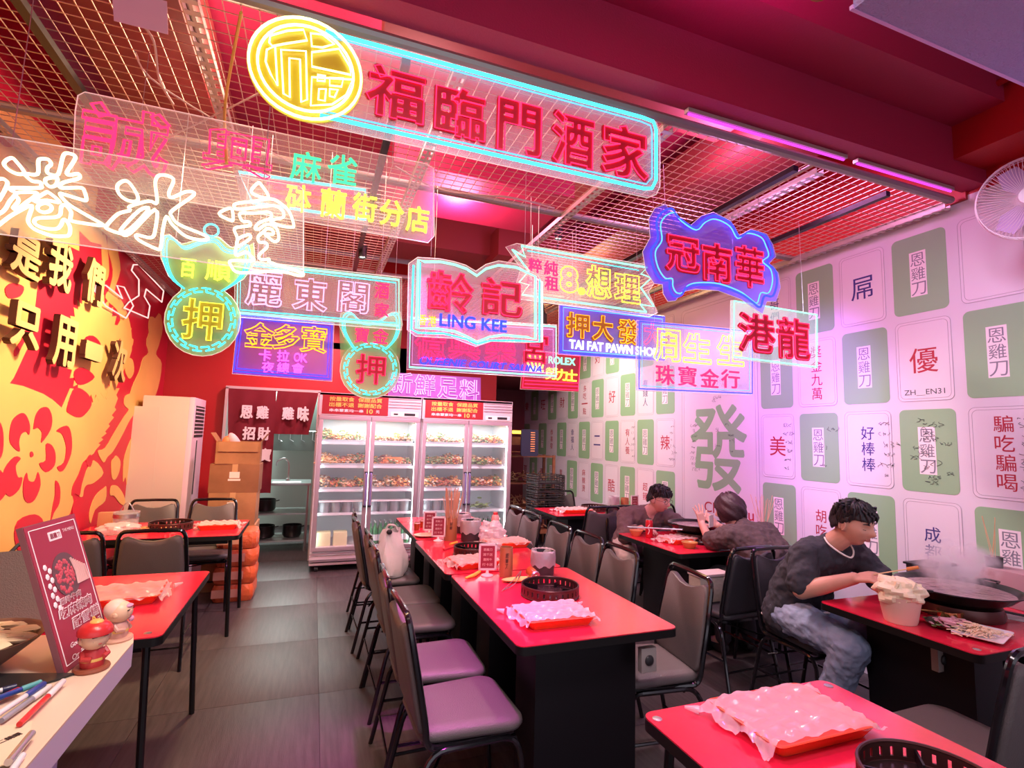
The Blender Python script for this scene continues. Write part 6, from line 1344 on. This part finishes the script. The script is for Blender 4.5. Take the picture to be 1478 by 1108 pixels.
def head(b, M):
    n, m = 48, 40; vs = []; b2 = bmesh.new(); rings = []
    for i in range(m+1):
        ph = pi*i/m; row = []
        for j in range(n):
            th = 2*pi*j/n; x, y, z = sin(ph)*cos(th), sin(ph)*sin(th), cos(ph)
            X, Y, Z = x*.098, y*.077, z*.116
            if z < 0: k = 1-.30*z*z; Y *= k*(1-.12*(-z)); X *= (1-.10*z*z) if x > 0 else (1-.55*z*z)
            if x < 0: X *= 1.04
            if x > .2:
                X += .026*gau(Y, Z+.016, .011, .020)+.010*gau(Y, Z-.008, .009, .03)-.013*(gau(Y-.031, Z-.012, .016, .011)+gau(Y+.031, Z-.012, .016, .011))
                X += .006*gau(Y, Z-.036, .05, .010)+.009*gau(Y, Z+.052, .020, .009)+.008*gau(Y, Z+.092, .022, .016)-.005*gau(Y, Z+.072, .03, .007)+.004*(gau(Y-.045, Z+.018, .018, .018)+gau(Y+.045, Z+.018, .018, .018))
            row.append(M @ Vector((X, Y, Z)))
        rings.append([b.b.verts.new(p) for p in (row if 0 < i < m else row[:1])])
    for A, B in zip(rings, rings[1:]):
        for j in range(n):
            g = []
            for q in (A[j % len(A)], A[(j+1) % len(A)], B[(j+1) % len(B)], B[j % len(B)]):
                if q not in g: g.append(q)
            b.b.faces.new(g)
    for s in (-1, 1):
        b.ball((-.004, s*.079, -.004), .030, 14, 10, M, (.55, .28, 1)); b.ball((-.012, s*.084, .006), .018, 10, 8, M, (.7, .4, 1))
def face(par, M, lids=False, brow=.03, sk=None):
    for s in (-1, 1):
        e = MB().ball((-.004, s*.082, -.004), .026, 16, 12, M, (.60, .22, 1)).tube([M @ Vector((-.004+.016*cos(a), s*.088, -.002+.027*sin(a))) for a in [R(q) for q in range(-70, 250, 20)]], .0038, 6)
        e.build('ear', sk or m_skin, par)
        if lids:
            MB().tube([M @ Vector((.0865-abs(t-.5)*.014, s*(.019+.026*t), .006-.003*sin(pi*t))) for t in (0, .25, .5, .75, 1)], .0014, 6).build('eyelashes', m_hair, par)
            MB().tube([M @ Vector((.0935-.018*t*t, s*(.014+.036*t), .030+.006*sin(pi*t*.8))) for t in (0, .25, .5, .75, 1)], [.002, .0032, .0034, .003, .0015], 6).build('eyebrow', m_hair, par)
            continue
        MB().ball((.078, s*.031, .011), .012, 14, 10, M, (.7, 1.2, .35 if lids else .55)).build('eye', m_eye, par)
        MB().ball((.086, s*.031, .009 if lids else .011), .0058, 12, 8, M, (.6, 1, .6 if lids else .9)).build('iris', m_iris, par)
        MB().tube([M @ Vector((.0835-abs(t-.5)*.012, s*(.019+.026*t), .0155+.003*sin(pi*t))) for t in (0, .25, .5, .75, 1)], .0016, 6).build('eyelashes', m_hair, par)
        MB().tube([M @ Vector((.0935-.018*t*t, s*(.014+.036*t), .030+.006*sin(pi*t*.8))) for t in (0, .25, .5, .75, 1)], [.002, .0032, .0034, .003, .0015], 6).build('eyebrow', m_hair, par)
    for z, r_ in ((-.0485, .0036), (-.0560, .0046)): MB().tube([M @ Vector((.098-abs(t)*.012, t*.022, z-.002*abs(t))) for t in (-1, -.5, 0, .5, 1)], [.001, r_, r_*1.1, r_, .001], 8).build('lip', m_lip, par)
def hair(par, M, seed, long=False, k=1.0, name='hair', m_=None, line=.038):
    b = MB(); n, m = 56, 44; rnd = random.Random(seed); ph = [rnd.uniform(0, 6) for _ in range(6)]; rings = []
    for i in range(m+1):
        p = pi*.80*i/m if long else pi*.70*i/m; row = []
        for j in range(n):
            th = 2*pi*j/n; ff = cos(th)
            lim = (line+.0*1) if ff > .55 else (.012-.06*(1-ff) if not long else -.085)    # hairline height
            lim = {True: (.030 if ff > .72 else -.085)}.get(long, max(-.055, .046*min(1, max(-1.2, (ff+.05)*1.9))-.004))
            zc = cos(p)*.128; q = max(zc, lim)
            sx = math.sqrt(max(0, 1-(q/.130)**2)) if zc > lim else math.sqrt(max(0, 1-(lim/.130)**2))
            R_ = 1+.035*sin(5*th+ph[0]+q*60)+.02*sin(13*th+ph[1]+q*90)+.015*sin(23*th+ph[2])
            x, y = sx*ff*.110*R_*k, sx*sin(th)*.092*R_*k
            if zc <= lim: x *= .93; y *= .93
            row.append(b.b.verts.new(M @ Vector((x-.006, y, q*R_+.004))))
        rings.append(row)
    for A, B in zip(rings, rings[1:]):
        for j in range(n):
            try: b.b.faces.new((A[j], A[(j+1) % n], B[(j+1) % n], B[j]))
            except ValueError: pass
    bmesh.ops.remove_doubles(b.b, verts=b.b.verts[:], dist=.0006)
    for j in range(0 if long else 64):   # locks over the forehead and crown
        a = rnd.uniform(-1.2, 1.2) if j < 40 else rnd.uniform(0, 6.28); z0 = rnd.uniform(.07, .118); r0 = .098*math.sqrt(max(.05, 1-(z0/.13)**2))
        p0 = Vector((r0*cos(a), r0*sin(a)*.85, z0+.008)); r1 = r0+.022; z1 = z0-.035 if j < 40 else z0-.02
        p1 = Vector((r1*cos(a+.1), r1*sin(a+.1)*.85, z1)); pm = (p0+p1)/2+Vector((.012*cos(a), .012*sin(a), .012))
        b.tube([M @ p0, M @ pm, M @ p1], [.008, .007, .0015], 6)
    for j in range(0 if long else 70):   # shorter locks breaking the edge at the sides and nape
        a = rnd.uniform(.9, 2*pi-.9)
        z0 = rnd.uniform(.0, .06)+(.035 if abs(sin(a)) > .75 else 0); r0 = .100
        p0 = Vector((r0*cos(a)-.006, r0*sin(a)*.86, z0+.02)); p1 = Vector(((r0-.008)*cos(a)-.006, (r0-.008)*sin(a)*.86, z0-.022-.02*(cos(a) < 0)))
        b.tube([M @ p0, M @ ((p0+p1)/2+Vector((.006*cos(a), .006*sin(a), 0))), M @ p1], [.008, .008, .0015], 6)
    return b.build(name, m_ or m_hair, par, ang=70)
def hand(b, w, d, up, curl=.5, side=1, L=1.0, spread=.10):
    """w wrist, d pointing direction of the palm, up = back of the hand; five fingers of their own lengths"""
    w = Vector(w); d = Vector(d).normalized(); up = Vector(up); up = (up-d*up.dot(d)).normalized(); s = d.cross(up)*side
    for k in (-.026, -.009, .009, .026): caps(b, w+s*k*.7*L, w+d*.078*L+s*k*L, .013*L, .0115*L, 10)
    for k, ln in ((-.030, .058), (-.011, .070), (.010, .076), (.030, .068)):
        p = w+d*.080*L+s*k*L; dd = (d+s*spread*k/.03).normalized(); c = curl; prev = p; r_ = .0092*L
        for seg, f in enumerate((.45, .32, .23)):
            dd = (dd*cos(c*.6)-up*sin(c*.6)).normalized(); q = prev+dd*ln*f*L*1.05; caps(b, prev, q, r_, r_*.9, 8); prev = q; r_ *= .9
    p = w+d*.025*L+s*.030*L; dd = (d*.72+s*.62-up*.25*curl).normalized(); prev = p; r_ = .0125*L
    for f in (.034, .030, .024): q = prev+dd*f*L; caps(b, prev, q, r_, r_*.88, 8); prev = q; r_ *= .88; dd = (dd*.9-s*.25*curl-up*.2*curl+d*.1).normalized()
def torso(b, hip, mid, sh_l, sh_r, neck, r=(.125, .115, .075), g=0):
    hip, mid, L_, R_, nk = map(Vector, (hip, mid, sh_l, sh_r, neck)); s = (R_-L_)
    for t_ in (-.22, 0, .22):
        caps(b, hip+s*t_*.9, mid+s*t_*.75, r[0]*.92+g, r[1]*.92+g)
        caps(b, mid+s*t_*.75, (L_+R_)/2+s*t_*1.1+(mid-(L_+R_)/2)*.12, r[1]*.92+g, .098+g)
    caps(b, L_, (L_+R_)/2, r[2]*.82+g, r[2]+g); caps(b, R_, (L_+R_)/2, r[2]*.82+g, r[2]+g)
    caps(b, L_+(mid-L_)*.18, R_+(mid-R_)*.18, r[2]+g, r[2]+g)

# the man in the black T-shirt
root = thing('person', 'man in a black V-neck T-shirt and jeans eating beside the steaming pot', 'person', (2.74, 2.38, 0)); I = Matrix.Translation((-2.74, -2.38, 0))
hip, mid = (2.74, 2.40, .58), (2.745, 2.36, .76); shR, shL = Vector((2.575, 2.20, .950)), Vector((2.925, 2.20, .965)); neck = Vector((2.745, 2.165, 1.01)); HC = Vector((2.765, 2.055, 1.135))
Mh = headM(HC, (.10, -1, -.28), .05)
elR, wrR = Vector((2.495, 2.16, .775)), Vector((2.61, 1.945, .885)); elL, wrL = Vector((2.99, 2.05, .80)), Vector((2.86, 1.90, .83))
b = MB(); torso(b, hip, mid, shL, shR, neck); chain(b, [neck+Vector((0, .03, -.04)), neck, HC+Vector((0, .035, -.06))], [.070, .058, .055]); head(b, Mh)
chain(b, [shR, elR, elR+(wrR-elR)*.35, wrR], [.056, .046, .045, .030]); chain(b, [shL, elL, elL+(wrL-elL)*.35, wrL], [.056, .046, .045, .030])
hand(b, wrR, (.30, -1, .28), (-.5, 0, 1), .75, -1); hand(b, wrL, (-.5, -1, .25), (.3, 0, 1), .8, 1)
for s, kn, ft in ((-1, (2.585, 1.955, .545), (2.60, 2.14, .10)), (1, (2.90, 1.93, .55), (2.92, 1.90, .10))):
    h = (2.74+s*.095, 2.38, .57); chain(b, [h, kn, (Vector(kn)*.6+Vector(ft)*.4), ft], [.095, .066, .056, .042]); caps(b, ft, Vector(ft)+Vector((0, -.15, -.05)), .042, .032)
body = fuse(b, 'body', m_skin, root, .0055, 3); body.data.transform(I)
def fix(o): o.data.transform(I); return o
def parts_fix(par, before):
    for o in bpy.data.objects:
        if o.name not in before and o.type == 'MESH' and o is not body: o.data.transform(I)
bf = {o.name for o in bpy.data.objects}
m_tee = mat('tee_black', (.030, .030, .040), .85, bump=.25, bscale=350); m_jean = mat('jeans_blue', (.17, .22, .34), .85, bump=.3, bscale=300, noise=.45, nscale=5, col2=(.26, .31, .42))
b = MB(); torso(b, (2.74, 2.41, .56), mid, shL, shR, neck, (.137, .122, .078), .010); caps(b, neck+Vector((0, .045, -.05)), neck+Vector((0, .02, -.012)), .085, .064)
chain(b, [shR, shR+(elR-shR)*.80], [.078, .076]); chain(b, [shL, shL+(elL-shL)*.80], [.078, .076]); fuse(b, 'tee_shirt', m_tee, root, .007, 5, .030, .055)
m_piping = mat('white_piping', (.78, .72, .66), .7)
MB().tube(smoothpts([(2.685, 2.165, 1.045), (2.668, 2.13, 1.02), (2.685, 2.085, .985), (2.745, 2.060, .955), (2.80, 2.085, .985), (2.825, 2.14, 1.03)], False, 5), .0045, 8).build('collar_piping', m_piping, root)
MB().tube(smoothpts([(2.60, 2.53, .535), (2.585, 2.42, .528), (2.60, 2.30, .560), (2.66, 2.235, .605), (2.74, 2.215, .62), (2.82, 2.24, .60)], False, 5), .007, 8).build('hem_piping', m_piping, root)
b = MB()
for s, kn, ft in ((-1, (2.585, 1.955, .545), (2.60, 2.14, .12)), (1, (2.90, 1.93, .55), (2.92, 1.90, .12))):
    h = (2.74+s*.09, 2.40, .575); chain(b, [h, (Vector(h)*.45+Vector(kn)*.55), kn, (Vector(kn)*.6+Vector(ft)*.4), ft], [.112, .094, .084, .076, .066])
caps(b, (2.66, 2.42, .57), (2.82, 2.42, .57), .115, .115); fuse(b, 'jeans', m_jean, root, .007, 4, .022, .035)
for s, ft in ((-1, (2.60, 2.14, .05)), (1, (2.92, 1.90, .05))):
    b = MB(); caps(b, ft, Vector(ft)+Vector((0, -.15, -.008)), .046, .040); o = fuse(b, 'shoe', m_dark, root, .007, 3)
face(root, Mh, True); hair(root, Mh, 3)
parts_fix(root, bf)
t = thing('metal_skewer', 'short skewer with a browned bite held by the man in the black T-shirt', 'skewer', (2.665, 1.84, .93)); MB().tube([(-.02, .03, -.01), (.05, -.10, .045)], .003, 6).build('stick', m_bamboo, t); MB().tube([(.045, -.09, .041), (.065, -.13, .058)], [.009, .007], 8).build('bite', fm[0], t)

# the man with glasses
root = thing('person', 'man with glasses in a mauve sweatshirt leaning over the second wall table', 'person', (2.98, 4.3, 0)); I = Matrix.Translation((-2.98, -4.3, 0))
hip, mid = (2.98, 4.36, .57), (2.985, 4.30, .72); shR, shL = Vector((2.80, 4.20, .865)), Vector((3.17, 4.16, .86)); neck = Vector((3.0, 4.12, .915)); HC = Vector((3.035, 4.02, 1.030)); Mh = headM(HC, (.30, -1, -.30), .02)
elR, wrR = Vector((2.72, 4.09, .70)), Vector((2.78, 3.93, .795)); elL, wrL = Vector((3.27, 4.03, .80)), Vector((3.13, 3.88, .80))
b = MB(); torso(b, hip, mid, shL, shR, neck); chain(b, [neck+Vector((0, .03, -.04)), neck, HC+Vector((0, .035, -.06))], [.070, .056, .053]); head(b, Mh)
chain(b, [shR, elR, wrR], [.054, .044, .029]); chain(b, [shL, elL, wrL], [.054, .044, .029]); hand(b, wrR, (.35, -1, 0), (0, 0, 1), .45, -1); hand(b, wrL, (-.5, -1, 0), (0, 0, 1), .45, 1)
LG = ((-1, (2.70, 4.00, .545), (2.735, 4.14, .10)), (1, (3.12, 3.95, .54), (3.14, 3.98, .10)))
for s, kn, ft in LG: h = (2.98+s*.09, 4.36, .57); chain(b, [h, kn, (Vector(kn)*.6+Vector(ft)*.4), ft], [.09, .062, .055, .04]); caps(b, ft, Vector(ft)+Vector((0, -.14, -.05)), .04, .03)
body = fuse(b, 'body', m_skin2, root, .006, 3); body.data.transform(I)
bf = {o.name for o in bpy.data.objects}
m_sweat = mat('sweat_mauve', (.17, .105, .105), .9, bump=.3, bscale=250); m_beige = mat('trousers_beige', (.62, .50, .44), .85, bump=.2, bscale=200)
b = MB(); torso(b, hip, mid, shL, shR, neck, (.135, .12, .076), .014); caps(b, neck+Vector((0, .045, -.05)), neck+Vector((0, .02, -.008)), .082, .062); chain(b, [shR, elR, elR+(wrR-elR)*.7], [.080, .070, .052]); chain(b, [shL, elL, elL+(wrL-elL)*.7], [.080, .070, .052]); fuse(b, 'sweatshirt', m_sweat, root, .007, 5, .030, .06)
b = MB()
for s, kn, ft in LG: h = (2.98+s*.09, 4.38, .575); ft = Vector(ft)+Vector((0, 0, .02)); chain(b, [h, kn, (Vector(kn)*.6+ft*.4), ft], [.108, .090, .080, .074])
fuse(b, 'trousers', m_beige, root, .007, 4, .018, .05)
for s, kn, ft in LG: b = MB(); f_ = Vector((ft[0], ft[1], .05)); caps(b, f_, f_+Vector((0, -.15, -.008)), .046, .038); fuse(b, 'shoe', mat('shoe_beige', (.40, .30, .26), .6), root, .007, 3)
face(root, Mh, sk=m_skin2); hair(root, Mh, 5, k=1.03)
gb = MB()
for s in (-1, 1): gb.tube([Mh @ Vector((.100, s*.033+.023*cos(a), .010+.018*sin(a))) for a in [2*pi*i/20 for i in range(20)]], .0014, 5, True); gb.tube([Mh @ Vector((.100, s*.056, .014)), Mh @ Vector((.05, s*.080, .012)), Mh @ Vector((-.005, s*.086, .010))], .0014, 5)
gb.tube([Mh @ Vector((.100, -.010, .012)), Mh @ Vector((.106, 0, .015)), Mh @ Vector((.100, .010, .012))], .0014, 5); gb.build('glasses', m_dark, root)
parts_fix(root, bf); root.location.x -= .08

# the woman bending over her plate, seen from behind
root = thing('person', 'woman in a dark overshirt and cap bending over the table with one hand raised', 'person', (3.04, 2.86, 0)); I = Matrix.Translation((-3.04, -2.86, 0))
hip, mid = (3.05, 2.84, .57), (3.05, 2.88, .74); shL, shR = Vector((2.87, 3.05, .885)), Vector((3.20, 3.05, .885)); neck = Vector((3.02, 3.12, .955)); HC = Vector((2.99, 3.20, 1.045)); Mh = headM(HC, (-.45, 1, -.35), 0)
elL, wrL = Vector((2.85, 3.25, .80)), Vector((2.82, 3.31, .93)); elR, wrR = Vector((3.20, 3.27, .80)), Vector((3.02, 3.36, .90))
b = MB(); torso(b, hip, mid, shL, shR, neck, (.118, .108, .068)); chain(b, [neck+Vector((0, -.03, -.04)), neck, HC+Vector((0, -.03, -.05))], [.062, .052, .050]); head(b, Mh)
chain(b, [shL, elL, wrL], [.048, .038, .026]); chain(b, [shR, elR, wrR], [.048, .038, .026]); hand(b, wrL, (-.12, .15, 1), (0, -1, .2), .15, 1, .92, .35); hand(b, wrR, (-.6, .3, .6), (.2, -1, .2), .35, -1, .9)
LG = ((-1, (2.94, 3.27, .55), (2.93, 3.22, .10)), (1, (3.14, 3.28, .55), (3.16, 3.20, .10)))
for s, kn, ft in LG: h = (3.05+s*.085, 2.86, .57); chain(b, [h, kn, (Vector(kn)*.6+Vector(ft)*.4), ft], [.088, .060, .050, .038]); caps(b, ft, Vector(ft)+Vector((0, .14, -.05)), .038, .028)
body = fuse(b, 'body', m_skin2, root, .0055, 2); body.data.transform(I)
bf = {o.name for o in bpy.data.objects}
m_over = mat('overshirt', (.075, .045, .050), .85, bump=.3, bscale=250); m_trd = mat('trousers_dark', (.04, .035, .045), .85)
b = MB(); torso(b, (3.05, 2.82, .55), mid, shL, shR, neck, (.130, .122, .074), .020); caps(b, neck+Vector((0, -.03, -.04)), neck+Vector((0, -.01, -.008)), .082, .062); chain(b, [shL, elL+Vector((0, -.02, .02))], [.082, .072]); chain(b, [shR, elR+Vector((0, -.02, .02))], [.082, .072]); fuse(b, 'overshirt', m_over, root, .007, 5, .035, .06)
b = MB()
for s, kn, ft in LG: h = (3.05+s*.085, 2.86, .575); ft = Vector(ft)+Vector((0, 0, .02)); chain(b, [h, kn, (Vector(kn)*.6+ft*.4), ft], [.104, .080, .068, .056])
fuse(b, 'trousers', m_trd, root, .007, 4)
for s, kn, ft in LG: b = MB(); f_ = Vector((ft[0], ft[1], .045)); caps(b, f_, f_+Vector((0, .14, -.006)), .042, .034); fuse(b, 'shoe', m_dark, root, .007, 3)
face(root, Mh, sk=m_skin2); hair(root, Mh, 8, long=True, k=1.06, m_=mat('hair_maroon', (.035, .010, .018), .5, bump=.3, bscale=120)); MB().tube(smoothpts([Mh @ Vector((.07, -.08, .085)), Mh @ Vector((-.02, -.05, .128)), Mh @ Vector((-.06, .03, .125))], False, 5), .006, 6).build('headband', m_dark, root)
parts_fix(root, bf)
t = thing('paper_napkin', 'white napkin held to the face of the woman', 'napkin', (2.90, 3.30, .93)); MB().box((0, 0, .02), (.09, .004, .09), Matrix.Rotation(.5, 4, 'Z')).build('sheet', m_wt, t, smooth=False)
COL.objects.unlink(_to); bpy.data.objects.remove(_to)
